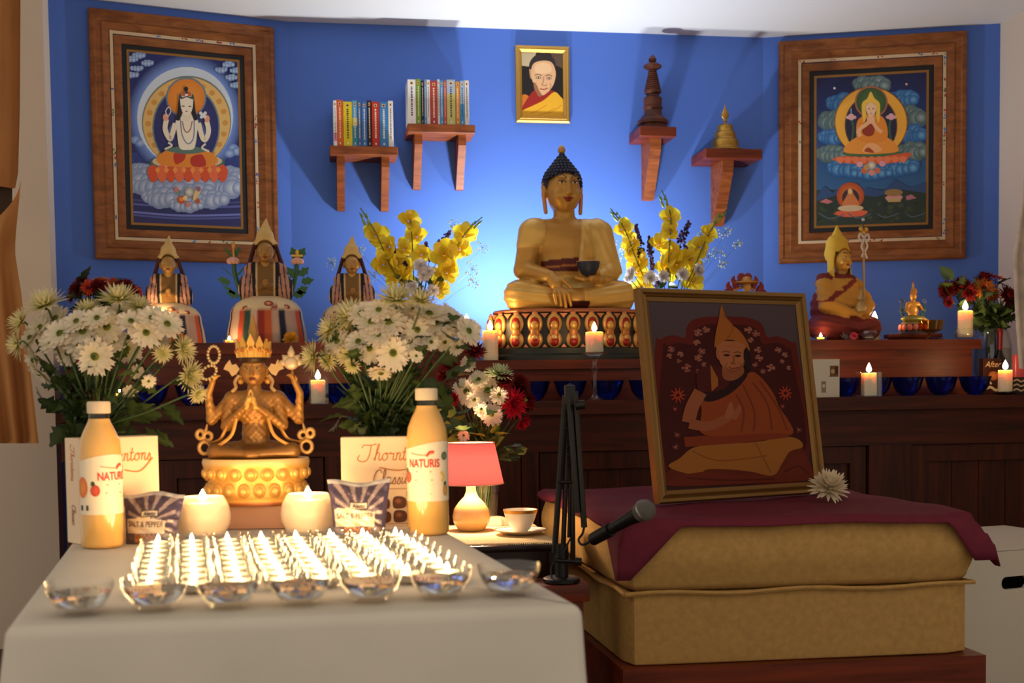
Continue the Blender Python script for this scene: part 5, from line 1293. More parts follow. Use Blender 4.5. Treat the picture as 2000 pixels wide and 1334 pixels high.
# ---- three robed figures on the left
CREAM = S(222, 200, 158)
def lama(px, sc, label, rz, flowers=False, dark=False):
    t_, k0 = statue('robed_figure', label, px, 4.93, ZT, rz); k_ = k0 * sc
    sk = MB(); rows = []; cols = []
    prof = [(76, 0), (77, 6), (74, 30), (70, 50), (69, 62), (66, 70), (58, 80), (46, 88), (34, 93)]
    n_ = 96; st_c = [S(206, 190, 160), S(206, 190, 160), S(28, 30, 56), S(196, 160, 140), S(196, 170, 150), S(184, 70, 40), S(36, 70, 60), S(196, 170, 150), S(150, 44, 34), S(190, 90, 46), S(190, 160, 140), S(24, 28, 54), S(176, 150, 140), S(176, 150, 140), S(190, 80, 46), S(40, 70, 90)]
    for r_, z_ in prof:
        row = []; cc = []
        for j in range(n_):
            a = 2 * math.pi * j / n_ ; f = 1 + (0.025 * math.cos(a * 14) * (1 - z_ / 95))
            row.append((r_ * f * math.cos(a), r_ * 0.72 * f * math.sin(a), z_))
            c = st_c[int((j + 3) / n_ * 32) % 16] if z_ < 63 else CREAM
            if z_ >= 63 and z_ < 75 and (j % 24) in (3, 4, 5): c = S(150, 70, 56)
            cc.append(c)
        rows.append(row); cols.append(cc)
    sk.grid(rows, cols, cu=True); sk.scale(k_).build('skirt', M_CLOTHC, t_, smooth=60)
    for x_, z_ in ((6, 77), (-36, 68), (38, 70)):
        MB().ell((x_, -math.sqrt(max(1, (64 ** 2 - x_ * x_))) * 0.74 + 2, z_), (9, 3, 5.5), 10, 6, S(156, 76, 62)).ell((x_, -math.sqrt(max(1, (64 ** 2 - x_ * x_))) * 0.74, z_), (4.5, 3, 2.8), 8, 5, S(206, 160, 120)).scale(k_).build('brocade_flower', M_CLOTHC, t_, smooth=180)
    b_ = Body(); BR = S(128, 92, 44)
    b_.add(sEll((0, 2, 112), (40, 28, 40)), BR, 8).add(sCap((-26, 2, 146), (26, 2, 146), 15), BR, 8).add(sEll((-38, -4, 110), (15, 20, 26)), BR, 6).add(sEll((38, -4, 110), (15, 20, 26)), BR, 6)
    b_.add(sChain([(-36, -6, 106), (-6, -30, 112)], [12, 6]), BR, 4).add(sChain([(36, -6, 106), (6, -30, 112)], [12, 6]), BR, 4)
    for i in range(4): b_.add(sCap((-4 + i * 2.4, -32, 112), (-3 + i * 2.4, -35, 121 + (i % 2) * 2), 2.2), S(160, 116, 60), 1.2)
    def fold_(P, d): return d - 0.9 * np.sin(P[:, 0] * 0.55 + P[:, 2] * 0.12) * ss(18, 24, np.abs(P[:, 0]))
    def pl_(V, C):
        x, y, z = V[:, 0], V[:, 1], V[:, 2]; a = np.abs(x) - (z - 110) * 0.02; fr = y < 8
        C[fr & (a > 15)] = S(206, 178, 130); C[fr & (a > 18.5)] = S(22, 18, 22); C[fr & (a > 25)] = S(190, 142, 122)
        C[fr & (a > 25) & (np.mod(a + z * 0.12, 8.5) < 2.4)] = S(70, 46, 50); C[fr & (a > 47)] = S(22, 18, 22); C[fr & (a > 51)] = S(206, 184, 150); C[~fr] = S(206, 184, 150)
        C[fr & (z < 84 + 0 * a) & (a > 18)] = S(24, 20, 24)
        return C
    b_.build('cape', M_CLOTHC, t_, (-62, -48, 74), (62, 40, 170), 1.8, k_, fold_, pl_)
    h_ = Body(); FC = S(166, 124, 62) if dark else S(182, 138, 74)
    h_.add(sEll((0, -4, 180), (17, 18, 20)), FC, 3).add(sEll((0, -14, 166), (8, 7, 6)), FC, 5).add(sCap((0, -21, 184), (0, -24, 175), 1.8, 2.8), FC, 2.5).add(sCap((0, -2, 150), (0, -2, 168), 11, 10), FC, 5)
    for s_ in (-1, 1): h_.add(sEll((s_ * 7.5, -18, 173), (5, 4, 5)), FC, 3).add(sCap((s_ * 3, -20.6, 188), (s_ * 11, -17, 189), 1.3), FC, 1.5).add(sEll((s_ * 18, 2, 180), (2.6, 5, 9)), FC, 2)
    h_.add(sEll((0, -21.5, 168.5), (3.8, 2.2, 1.5)), S(140, 60, 44), 1)
    h_.build('head', M_GILT, t_, (-26, -32, 144), (26, 22, 206), 1.4, k_)
    for s_ in (-1, 1): MB().ell((s_ * 6.6, -20.2, 182.5), (3.2, 1.3, 1.1), 8, 6, S(226, 206, 170)).ell((s_ * 6.6, -21.3, 182.5), (1.3, 0.7, 1.1), 6, 5, S(24, 18, 16)).scale(k_).build('eye', M_PAINTED, t_, smooth=180)
    ht = Body(); HC = S(214, 180, 112); HD = S(66, 24, 26)
    ht.add(sChain([(0, 6, 196), (0, 6, 212), (1, 7, 228), (3, 8, 248)], [21, 17, 9, 1.0], (1, 1, 1)), HC, 3)
    for s_ in (-1, 1): ht.add(sChain([(s_ * 20, 6, 196), (s_ * 27, 8, 172), (s_ * 36, 10, 142)], [6, 6, 8], (1.5, 0.55, 1)), HD if not dark else HD, 4)
    def cutf(P, d): return np.maximum(d, -sEll((0, -12, 182), (18.5, 26, 21))(P))
    def ph_(V, C):
        lo_ = (V[:, 2] < 190 + np.abs(V[:, 0]) * 0.25); C[lo_ & (np.abs(V[:, 0]) < 33)] = HD; C[~lo_] = HC; return C
    ht.build('hat', M_CLOTHC, t_, (-56, -34, 126), (56, 44, 252), 2.0, k_, cutf, ph_)
    if flowers:
        for s_ in (-1, 1):
            st_ = MB().tube(crom([(s_ * 44, 4, 84), (s_ * 52, 2, 110), (s_ * 60, 0, 140), (s_ * 60, -2, 166)], 5), 4.5, 7, S(44, 92, 50))
            fo = st_.scale(k_).build('lotus_stem', M_PAINTED, t_, smooth=60)
            for (x_, z_, a_) in ((70, 106, 0.5), (80, 124, 0.2), (48, 118, 2.4), (74, 142, 0.7), (50, 140, 2.2), (56, 178, 2.0), (70, 178, 1.0), (64, 98, 0.2)):
                c_, s2 = math.cos(a_), math.sin(a_); q = MB(); L = 24
                q.prism([(x_ * s_ + s_ * c_ * u - s2 * v, z_ + s2 * u + s_ * c_ * v * s_) for u, v in ((-L * 0.5, 0), (-L * 0.25, 8), (-L * 0.05, 5.5), (L * 0.15, 9), (L * 0.25, 5), (L * 0.6, 0), (L * 0.25, -5), (L * 0.15, -9), (-L * 0.05, -5.5), (-L * 0.25, -8))], -2, 1, S(46, 98, 52)); q.scale(k_).build('leaf', M_PAINTED, fo, smooth=0)
            q = MB()
            for j in range(9):
                a = j / 9 * 6.283; q.ell((s_ * 62 + 8 * math.cos(a), -4 + 5 * math.sin(a), 162), (5, 4, 6), 8, 5, S(226, 170, 150))
            q.ell((s_ * 62, -4, 165), (9, 6, 6), 10, 6, S(226, 176, 156)); q.scale(k_).build('lotus_bloom', M_PAINTED, t_, smooth=180)
            if s_ < 0: MB().tube([(-60, -5, 170), (-61, -5, 196)], [2.6, 1.6], 6, S(206, 150, 70)).ell((-60, -5, 192), (4, 2, 7), 8, 6, S(206, 150, 70)).scale(k_).build('sword', M_GILT, t_, smooth=60)
            else: MB().box((62, -5, 173), (22, 6, 4), S(226, 180, 80)).ell((62, -5, 179), (4, 3, 6), 8, 6, S(226, 180, 80)).scale(k_).build('scripture', M_GILT, t_, smooth=60)
    return t_
lama(333, 0.86, 'smaller robed figure in cream pointed hat at far left of altar', 0.05)
lama(522, 0.99, 'tallest robed figure in pointed hat between two green lotus stems', 0.0, True, True)
lama(690, 0.85, 'robed figure in pointed hat rising behind the right white bouquet', -0.02)

# ---- yellow-hatted figure with a staff on the right step
yl, k = statue('hatted_figure', 'golden-robed figure in tall yellow hat holding a ribboned staff', 1640, 4.98, ZT - 0.003, math.radians(22)); yl.location.z += 5 * k
MAR = S(112, 34, 30); YR = S(196, 140, 52)
B = Body()
B.add(sEll((0, 0, 22), (84, 52, 26)), MAR, 6).add(sCap((-62, -20, 22), (62, -20, 22), 22), MAR, 8).add(sEll((0, 8, 60), (60, 38, 54)), MAR, 10).add(sCap((-34, 8, 112), (34, 8, 112), 17), MAR, 10)
B.add(sEll((0, -2, 66), (52, 36, 44)), YR, 6).add(sEll((4, -4, 100), (40, 26, 26)), YR, 8).add(sChain([(-40, 2, 104), (-48, -14, 66), (-20, -36, 50)], [15, 16, 12]), YR, 5).add(sChain([(40, 2, 104), (50, -16, 66), (22, -38, 52)], [17, 20, 14]), YR, 5)
hand(B, (-20, -40, 50), (-8, -46, 48), [((6, -48, 44 + 3 * i), (0, -50, 44 + 3 * i)) for i in range(4)], ((-10, -48, 56), (-4, -50, 60)), 6, 3, S(186, 138, 62), 2)
hand(B, (22, -42, 52), (12, -46, 49), [((-2, -47, 44 + 3 * i), (4, -50, 44 + 3 * i)) for i in range(4)], ((14, -48, 56), (10, -50, 62)), 6, 3, S(186, 138, 62), 2)
def fy(P, d):
    x, y, z = P.T; return d - 1.3 * np.sin((z * 1.0 + x * 0.55) * 0.33) * ss(30, 44, z) - 1.2 * np.sin((z - np.abs(x) * 0.22) * 0.5) * (1 - ss(30, 44, z))
def py_(V, C):
    x, y, z = V.T
    C[(z > 40) & (y > 16)] = MAR; dg_ = z - 100 - x * 0.62
    C[(y < 14) & (dg_ > 0) & (dg_ < 11) & (z > 70)] = S(122, 38, 32); C[(y < 14) & (z > 116) & (np.abs(x) < 26)] = S(122, 38, 32); C[(x < -20) & (z > 92) & (z < 112) & (y < 6)] = YR
    return C
B.build('robe', M_CLOTHC, yl, (-112, -74, -3), (112, 60, 136), 2.2, k, fy, py_)
h_ = Body(); FC = S(214, 162, 66)
h_.add(sEll((0, -4, 154), (17, 19, 22)), FC, 3).add(sEll((0, -15, 139), (8, 7, 6)), FC, 5).add(sCap((0, -22, 158), (0, -26, 149), 1.8, 2.8), FC, 2.5).add(sCap((0, 0, 118), (0, -1, 142), 12, 11), S(170, 120, 60), 5)
for s_ in (-1, 1): h_.add(sEll((s_ * 8, -18, 147), (5, 4, 5.5)), FC, 3).add(sCap((s_ * 3, -21.6, 163), (s_ * 11, -18, 164), 1.3), FC, 1.5)
h_.add(sEll((0, -22.5, 142.5), (4, 2.2, 1.5)), S(170, 70, 50), 1); h_.build('head', M_GILT, yl, (-26, -34, 108), (26, 22, 182), 1.4, k)
for s_ in (-1, 1): MB().ell((s_ * 7, -21, 157.5), (3.4, 1.3, 1.1), 8, 6, S(230, 214, 180)).ell((s_ * 7, -22, 157.5), (1.4, 0.7, 1.1), 6, 5, S(24, 18, 16)).tube([(s_ * 3, -23, 164), (s_ * 7, -22.4, 166), (s_ * 12, -19, 165)], 0.7, 5, S(60, 36, 22)).scale(k).build('eye', M_PAINTED, yl, smooth=180)
ht = Body(); HC = S(222, 176, 54)
ht.add(sChain([(0, 7, 168), (0, 8, 184), (1, 8, 202), (1, 9, 222)], [25, 21, 10, 1.2]), HC, 3)
for s_ in (-1, 1): ht.add(sChain([(s_ * 20, 4, 168), (s_ * 22, 2, 138), (s_ * 26, -2, 104)], [6, 5, 6], (1.6, 0.55, 1)), HC, 4)
def ph_(V, C):
    C[(V[:, 1] < -1) & (V[:, 2] < 168) & (np.abs(V[:, 0]) < 21)] = S(70, 46, 26); return C
ht.build('hat', M_CLOTHC, yl, (-40, -34, 92), (40, 44, 228), 1.9, k, lambda P, d: np.maximum(d, -sEll((0, -14, 152), (19, 28, 23))(P)), ph_)
MB().tube([(30, -34, 52), (34, -30, 120), (38, -24, 200)], 2.2, 8, S(190, 150, 90)).tube([(38, -24, 199), (39, -23, 226)], [2.0, 0.6], 8, S(60, 70, 100)).ell((39, -23, 231), 3.2, 10, 6, S(206, 206, 212)).scale(k).build('staff', M_PAINTED, yl, smooth=60)
for dx, dz in ((-7, 212), (7, 212), (0, 206)): MB().ell((38 + dx, -25, dz), (5, 4, 4.5), 10, 6, S(230, 176, 60)).scale(k).build('staff_jewel', M_GILT, yl, smooth=180)
for j, ps in enumerate(([(38, -26, 196), (28, -26, 203), (24, -26, 195), (32, -26, 190), (38, -26, 194)], [(38, -26, 196), (48, -26, 203), (52, -26, 195), (44, -26, 190), (38, -26, 194)], [(37, -27, 194), (30, -27, 178), (36, -27, 168), (30, -27, 158)], [(40, -27, 194), (46, -27, 180), (40, -27, 168), (46, -27, 156)])): MB().tube(crom(ps, 5), 2.6, 6, S(222, 214, 206), flat=0.4).scale(k).build('ribbon', M_CLOTHC, yl, smooth=180)
MB().lathe([(8, 0), (11, 6), (8, 14), (4, 20), (9, 24), (4, 30), (2, 38), (5, 41), (1, 45)], 16, c=(0, -54, 50), col=S(176, 150, 100)).scale(k).build('long_life_vase', M_GILT, yl, smooth=60)

# ---- small golden deity with blue flowers, on its own wooden plinth
pp = onYZ(1783, 4.97, ZT - 0.003); k = kk(pp)
pl_t = thing('statue_plinth', 'small wooden plinth under the little golden deity', 'plinth', pp + Vector((0, 0, 0.0005)), 0.1)
MB().rbox((0, 0, 10 * k), (92 * k, 60 * k, 8 * k), 0.002).build('plinth_top', M_TIER, pl_t); MB().box((0, 0, 3 * k), (80 * k, 50 * k, 6 * k)).build('plinth_foot', M_TIER, pl_t, smooth=0)
tr_, _ = statue('deity_statuette', 'little golden deity on pink lotus with blue flowers', 1783, 4.97, ZT - 0.003 + 14.3 * k, 0.1)
MB().lathe([(27, 0, S(60, 70, 96)), (28, 3, S(60, 70, 96)), (24, 6, S(70, 50, 40)), (26, 12, S(70, 50, 40)), (26, 18, S(70, 50, 40)), (22, 22, S(150, 130, 70))], 32, sy=0.7).scale(k).build('base', M_PAINTED, tr_)
pt = MB().ell((0, -1, 12), (5.5, 2.6, 6.5), 10, 8, S(206, 110, 90)).scale(k).mesh('pink_petal', 180); pt.materials.append(M_PAINTED)
for j in range(14):
    a = 2 * math.pi * j / 14; inst('petal', pt, tr_, loc=(26 * math.cos(a) * k, 18 * math.sin(a) * k, 0), rot=(0, 0, math.atan2(math.cos(a), -math.sin(a))))
B = Body(); TG = S(206, 150, 66)
B.add(sEll((0, 0, 29), (26, 14, 7)), S(130, 130, 70), 3).add(sCap((-18, -4, 28), (16, -8, 28), 6), S(140, 136, 76), 3).add(sEll((0, 0, 46), (11, 8, 14)), TG, 4).add(sCap((-9, 0, 58), (9, 0, 58), 5), TG, 3).add(sEll((0, -1, 73), (6.5, 7, 8.5)), TG, 2)
B.add(sChain([(-11, 0, 58), (-17, -3, 46), (-12, -12, 38)], [4, 3.4, 2.6]), TG, 2).add(sChain([(11, 0, 58), (17, -3, 48), (10, -10, 52)], [4, 3.4, 2.6]), TG, 2).add(sCap((0, 0, 62), (0, 0, 68), 4), TG, 2).add(sCap((16, -10, 28), (24, -14, 24), 4, 3), TG, 2)
B.build('body', M_GILT, tr_, (-32, -24, 18), (34, 20, 86), 1.1, k)
cr = MB()
for j in range(5): cr.lathe([(2.4, 0), (1.8, 4), (0.2, 9)], 6, c=(6 * math.sin((j - 2) * 0.55), -6 * math.cos((j - 2) * 0.55), 79), col=TG)
cr.lathe([(5, 78), (4, 86), (2, 90), (2.6, 93), (0.3, 100)], 12, col=TG); cr.ell((0, 0, 101), 1.8, 8, 5, S(150, 60, 44)); cr.scale(k).build('crown', M_GILT, tr_, smooth=60)
for s_ in (-1, 1):
    MB().tube(crom([(s_ * 18, 0, 30), (s_ * 26, 0, 44), (s_ * 24, 0, 60)], 5), 1.6, 6, S(50, 90, 60)).scale(k).build('flower_stem', M_PAINTED, tr_)
    q = MB()
    for j in range(6): a = j / 6 * 6.28; q.ell((s_ * 24 + 3.6 * math.cos(a), 0, 64 + 3.2 * math.sin(a)), (3, 2, 3), 8, 5, S(60, 84, 150))
    q.scale(k).build('blue_flower', M_PAINTED, tr_, smooth=180)
    MB().ell((s_ * 25, 0, 46), (5, 1.4, 3), 8, 5, S(50, 96, 66)).ell((s_ * 20, 0, 38), (4, 1.4, 2.6), 8, 5, S(50, 96, 66)).scale(k).build('leaf', M_PAINTED, tr_, smooth=180)

# ---- flame-wreathed figure half hidden behind the portrait
pr, k = statue('flaming_guardian', 'golden guardian figure ringed by red flames behind the portrait', 1456, 4.96, ZT - 0.003)
MB().lathe([(34, 0), (36, 4), (30, 8), (32, 16), (28, 20)], 28, sy=0.6, col=S(150, 90, 50)).scale(k).build('base', M_PAINTED, pr)
B = Body(); B.add(sEll((0, 2, 38), (34, 14, 18)), S(206, 200, 186), 4).add(sEll((-30, -4, 46), (10, 9, 10)), S(206, 200, 186), 4).add(sCap((-24, 0, 24), (-24, 0, 36), 5), S(206, 200, 186), 3).add(sCap((20, 0, 22), (20, 0, 36), 5), S(206, 200, 186), 3)
B.build('lion', M_PAINTED, pr, (-46, -22, 16), (40, 22, 62), 1.6, k)
B = Body(); B.add(sEll((4, 0, 72), (18, 13, 22)), S(190, 130, 50), 4).add(sChain([(-12, -2, 86), (-24, -8, 76), (-16, -14, 66)], [6, 5, 4]), S(206, 150, 80), 3).add(sChain([(18, -2, 88), (26, -8, 76), (14, -14, 74)], [7, 6, 4]), S(196, 140, 56), 3).add(sEll((2, -4, 106), (8, 8, 10)), S(206, 150, 80), 3).add(sCap((2, -2, 92), (2, -2, 100), 5), S(206, 150, 80), 2)
B.add(sCap((-16, -10, 64), (-8, -16, 48), 7, 4), S(226, 214, 190), 3).add(sCap((18, -8, 62), (22, -14, 48), 7, 4), S(200, 140, 60), 3)
B.build('rider', M_PAINTED, pr, (-36, -28, 40), (40, 18, 120), 1.4, k)
MB().lathe([(9, 112), (24, 115), (24, 117), (11, 119), (8, 126), (1, 128)], 20, c=(2, -2, 0), col=S(196, 140, 60)).scale(k).build('hat', M_GILT, pr, smooth=60)
for s_ in (-1, 1):
    for j in range(7):
        a = -0.3 + j * 0.34; x_, z_ = s_ * (40 * math.cos(a)) , 66 + 52 * math.sin(a); q = MB(); L = 16
        q.tube(crom([(x_ * 0.86, 4, z_ - 6), (x_, 4, z_ + 2), (x_ + s_ * 4, 4, z_ + 10), (x_ + s_ * 1, 4, z_ + 18)], 4), [6, 6, 6, 6.5, 7, 7, 6.5, 6, 5, 4, 3, 1.5, 0.5][:13], 7, S(136, 34, 32), flat=0.7); q.scale(k).build('flame_tongue', M_PAINTED, pr, smooth=180)
q = MB(); q.tube([(40 * math.cos(-0.3 + 2.4 * j / 14) * -1, 5, 64 + 44 * math.sin(-0.3 + 2.4 * j / 14)) for j in range(15)], 3, 7, S(206, 140, 70)); q.scale(k).build('halo_band', M_GILT, pr, smooth=180)

# ---- four-armed golden statue on the white table
P = onZ(503, 1033, ZW); P.z = ZW + 0.0006; P = onDZ(503, 2.71, ZW + 0.0006); k = kk(P)
boxh = at(503, 984, 2.71).z - ZW
ped = thing('statue_pedestal', 'plain pinkish block under the four-armed golden statue', 'pedestal', P, YAW)
MB().rbox((0, 0, boxh / 2), (140 * k, 90 * k, boxh - 0.0006), 0.003).build('block', mat('pink_card', S(196, 150, 124), 0.8), ped)
ch = thing('four_armed_statue', 'gilt four-armed crowned statue on lotus base between globe candles', 'statue', P + Vector((0, 0, boxh + 0.0004)), YAW + math.radians(3))
LY = 0.66; BG, BG2, BRZ = S(220, 164, 78), S(190, 134, 60), S(138, 96, 44)
MB().lathe([(94, 0, S(150, 84, 44)), (96, 5, S(170, 96, 50)), (94, 9, BG), (96, 14, BG), (98, 30, BG), (93, 45, BG), (98, 58, BG), (102, 74, BG), (104, 82, S(226, 190, 130)), (102, 89, S(226, 190, 130)), (96, 90, BG2)], 64, sy=LY).scale(k).build('lotus_core', M_GILT, ch, smooth=40)
up = MB().ell((0, 0, 0), (13, 5, 15), 14, 10, BG).ell((0, -4, -1), (8, 5, 9), 12, 8, S(232, 180, 96)).scale(k).mesh('bead_petal', 180); up.materials.append(M_GILT)
for row_, z_, R_ in ((0, 62, 97), (1, 29, 94)):
    for j in range(20):
        a = 2 * math.pi * (j + 0.5 * row_) / 20; inst('petal', up, ch, loc=(R_ * math.cos(a) * k, R_ * LY * math.sin(a) * k, z_ * k), rot=(0, 0, math.atan2(math.cos(a) / R_, -math.sin(a) / (R_ * LY))))
B = Body(); GB_ = S(170, 118, 54)
B.add(sEll((0, 4, 100), (46, 34, 18)), BRZ, 8)
for s_ in (-1, 1): B.add(sCap((s_ * 24, 2, 106), (s_ * 74, -22, 104), 18, 15), BRZ, 6).add(sCap((s_ * 74, -24, 102), (-s_ * 4, -50, 98), 14, 9), BRZ, 6)
B.add(sEll((0, 6, 138), (27, 20, 34)), BRZ, 8).add(sEll((0, 4, 186), (42, 24, 34)), GB_, 10).add(sCap((-40, 4, 204), (40, 4, 204), 16), GB_, 8).add(sCap((0, 2, 214), (0, -2, 236), 14, 12), GB_, 5)
for s_ in (-1, 1):
    B.add(sChain([(s_ * 44, 2, 204), (s_ * 54, -8, 152), (s_ * 10, -44, 190)], [15, 11, 7]), GB_, 5)                # praying pair
    B.add(sChain([(s_ * 46, 8, 204), (s_ * 84, 2, 164)], [13, 10]), GB_, 5).add(sChain([(s_ * 84, 2, 164), (s_ * 88, -4, 214), (s_ * 78, -8, 238)], [9.5, 7, 5.5]), BG2, 4)
    B.add(sChain([(s_ * 9, -45, 188), (s_ * 4, -48, 206)], [6, 5]), BG, 2)
    for i in range(4): B.add(sChain([(s_ * 4, -48, 204), (s_ * (3 + i * 0.6), -49 + i * 1.8, 214), (s_ * 1.6, -49 + i * 2, 222 - i)], [2.2, 2.1, 1.4]), BG, 0.8)
    for i in range(4): B.add(sChain([(s_ * 78, -8, 238), (s_ * (76 - i * 3), -12 + i, 246 + i), (s_ * (72 - i * 3), -11 + i, 252 - i)], [2.4, 2.2, 1.6]), BG2, 1)
    B.add(sChain([(s_ * 80, -8, 234), (s_ * 84, -12, 242), (s_ * 80, -13, 248)], [2.4, 2.2, 1.6]), BG2, 1)
def fc(P, d): return d - 0.9 * np.sin(P[:, 0] * 0.5) * np.sin(P[:, 2] * 0.45) * ss(110, 130, P[:, 2]) * (1 - ss(206, 214, P[:, 2]))
B.build('body', M_GILT, ch, (-104, -70, 80), (104, 42, 260), 1.9, k, fc)
h_ = Body(); FC = S(176, 122, 58)
h_.add(sEll((0, -2, 258), (24, 25, 30)), FC, 3).add(sEll((0, -16, 238), (11, 10, 9)), FC, 6).add(sCap((0, -25, 264), (0, -30, 250), 2.4, 4), FC, 3)
for s_ in (-1, 1): h_.add(sEll((s_ * 11, -18, 250), (7, 6, 7)), FC, 5).add(sCap((s_ * 4, -25, 271), (s_ * 16, -20, 272), 1.6), FC, 2).add(sEll((s_ * 25, 4, 256), (3.4, 7, 13)), FC, 2).add(sEll((s_ * 26, 2, 238), (6, 6, 6)), BG, 2)
h_.add(sEll((0, -26, 242), (5.6, 3, 2.2)), S(130, 60, 36), 1); h_.build('head', M_GILT, ch, (-36, -38, 224), (36, 28, 292), 1.5, k)
for s_ in (-1, 1): MB().ell((s_ * 10, -24.2, 263), (4.8, 1.6, 1.6), 10, 6, S(206, 176, 120)).ell((s_ * 10, -25.6, 263), (2, 0.9, 1.5), 8, 5, S(24, 18, 14)).scale(k).build('eye', M_PAINTED, ch, smooth=180)
MB().lathe([(25, 276), (27, 280), (27, 285), (25, 288)], 32, c=(0, -1, 0), col=S(60, 40, 24), sy=1.02, cap=False).scale(k).build('hair_band', M_GILT, ch)
for j in range(7):
    a = (j - 3) * 0.5; x_, y_ = 29 * math.sin(a), -1 - 28 * math.cos(a); q = MB(); hgt = 46 - abs(j - 3) * 5; w_ = 10
    q.prism([(-w_, 0), (w_, 0), (w_ * 1.15, hgt * 0.3), (w_ * 0.55, hgt * 0.45), (w_ * 0.75, hgt * 0.6), (0, hgt), (-w_ * 0.75, hgt * 0.6), (-w_ * 0.55, hgt * 0.45), (-w_ * 1.15, hgt * 0.3)], -2, 2, S(236, 180, 84)); q.ell((0, -3, hgt * 0.36), (4, 3, 5), 8, 6, S(206, 120, 50))
    q.xf(Matrix.Translation((x_, y_, 284)) @ Matrix.Rotation(a, 4, 'Z') @ Matrix.Rotation(0.12, 4, 'X')); q.scale(k).build('crown_leaf', M_GILT, ch, smooth=30)
MB().lathe([(20, 288), (16, 300), (13, 318), (9, 326), (10, 332), (7, 346), (4, 352), (4.6, 356), (0.5, 368)], 16, c=(0, 3, 0), col=BG2).scale(k).build('topknot', M_GILT, ch, smooth=60)
for s_ in (-1, 1):
    q = MB(); q.prism([(s_ * x_, z_) for x_, z_ in ((27, 262), (34, 272), (42, 270), (46, 280), (54, 270), (58, 262), (48, 258), (42, 248), (34, 252))], -3, 2, S(226, 184, 120)); q.scale(k).build('ear_ornament', M_GILT, ch, smooth=0)
    MB().tube(crom([(s_ * 28, -2, 250), (s_ * 36, -4, 238), (s_ * 34, -8, 226), (s_ * 42, -10, 218)], 5), 3.4, 7, S(210, 166, 104), flat=0.5).scale(k).build('ear_ribbon', M_GILT, ch, smooth=60)
    sc_ = MB().tube(crom([(s_ * 40, -14, 176), (s_ * 56, -22, 140), (s_ * 66, -16, 126), (s_ * 86, -6, 120), (s_ * 98, 0, 126)], 6), 3.6, 7, BG2, flat=0.5); sc_.tube(crom([(s_ * 30, -36, 168), (s_ * 40, -34, 136), (s_ * 62, -30, 118), (s_ * 84, -10, 108)], 6), 3.4, 7, BG2, flat=0.5)
    so_ = sc_.scale(k).build('scarf', M_GILT, ch, smooth=60)
    q = MB()
    for (cx_, cz_, rx_, rz_) in ((98, 110, 11, 12), (92, 132, 8, 8), (106, 136, 7, 8)): q.tube([(s_ * cx_ + rx_ * math.cos(2 * math.pi * j / 14), 0, cz_ + rz_ * math.sin(2 * math.pi * j / 14)) for j in range(15)], 4, 7, S(206, 156, 90), flat=0.6)
    q.tube([(s_ * 96, 0, 140), (s_ * 92, 0, 156)], [4, 1.5], 7, S(206, 156, 90)); q.scale(k).build('scarf_knot', M_GILT, so_, smooth=60)
md = MB()
for cx_, cz_, r_, n_, tl_ in ((-74, 290, 13, 16, 0.0), (-84, 256, 13, 14, 0.9)):
    for j in range(n_):
        a = 2 * math.pi * j / n_; x_, z_ = r_ * 0.85 * math.cos(a), r_ * 1.25 * math.sin(a); md.ell((cx_ + x_ * math.cos(tl_) + z_ * math.sin(tl_), -13, cz_ - x_ * math.sin(tl_) + z_ * math.cos(tl_)), 3.1, 8, 5, S(226, 196, 140))
mo_ = md.scale(k).build('prayer_beads', M_GILT, ch, smooth=180); mo_['kind'] = 'stuff'
q = MB()
for a, L in ((1.57, 34), (0.75, 24), (2.4, 24), (0.1, 26), (3.05, 26)): q.tube([(74, -12, 272), (74 + L * 0.6 * math.cos(a), -13, 272 + L * 0.6 * math.sin(a)), (74 + L * math.cos(a), -12, 272 + L * math.sin(a))], [6, 7.5, 1], 8, S(226, 196, 150), flat=0.6)
q.ell((74, -14, 272), (15, 8, 13), 14, 10, S(230, 200, 160)); q.tube([(76, -8, 232), (75, -10, 262)], 2.6, 6, BG2)
q.scale(k).build('lotus_flower', M_GILT, ch, smooth=180)
# ------------------------------------------------------------------ flowers
M_PETAL = leafy('petal', 0.6, 0.3); M_LEAF = leafy('leaf_green', 0.45, 0.15); M_STEM = mat('stem_green', None, 0.5)
CR, CU_, CT = RM @ Vector((1, 0, 0)), Vector((0, 0, 1)), -FWD
def cdir(a, b_, c): return (CR * a + CU_ * b_ + CT * c).normalized()
def petal(q, M, L, W, cup, col, col0=None, n=4, tip=0.5, notch=0.0, roll=0.0):
    rows = []; cols = []
    for i in range(n + 1):
        t_ = i / n; w = W * (math.sin(math.pi * min(1, (0.12 + 0.88 * t_) ** (0.75 + tip * 0.5))) ** 0.7 if i < n else (0.16 if not notch else 0.45))
        w = max(w, W * 0.16); z = cup * L * (t_ ** 1.6) - (roll * L * max(0, t_ - 0.6) ** 2 * 4); x = L * t_ * (1 - 0.25 * abs(cup) * t_)
        rows.append([M @ Vector((x, -w / 2, z + 0.12 * w)), M @ Vector((x - (notch * L * 0.1 if i == n else 0), 0, z)), M @ Vector((x, w / 2, z + 0.12 * w))])
        cols.append(mixc(col0 or col, col, min(1, t_ * 1.6)))
    q.grid(rows, cols)
def whorl(q, n, r0, L, W, cup, col, col0=None, z=0.0, ph=0.0, rnd=None, seg=4, **kw):
    for j in range(n):
        a = 2 * math.pi * (j + ph) / n + (rnd.uniform(-0.1, 0.1) if rnd else 0); l = L * (rnd.uniform(0.86, 1.06) if rnd else 1)
        M = Matrix.Rotation(a, 4, 'Z') @ Matrix.Translation((r0, 0, z + (rnd.uniform(-0.02, 0.02) if rnd else 0)))
        petal(q, M, l, W, cup + (rnd.uniform(-0.12, 0.12) if rnd else 0), mixc(col, (0.9 * col[0], 0.9 * col[1], 0.9 * col[2]), rnd.random() if rnd else 0), col0, n=seg, **kw)
FM = {}
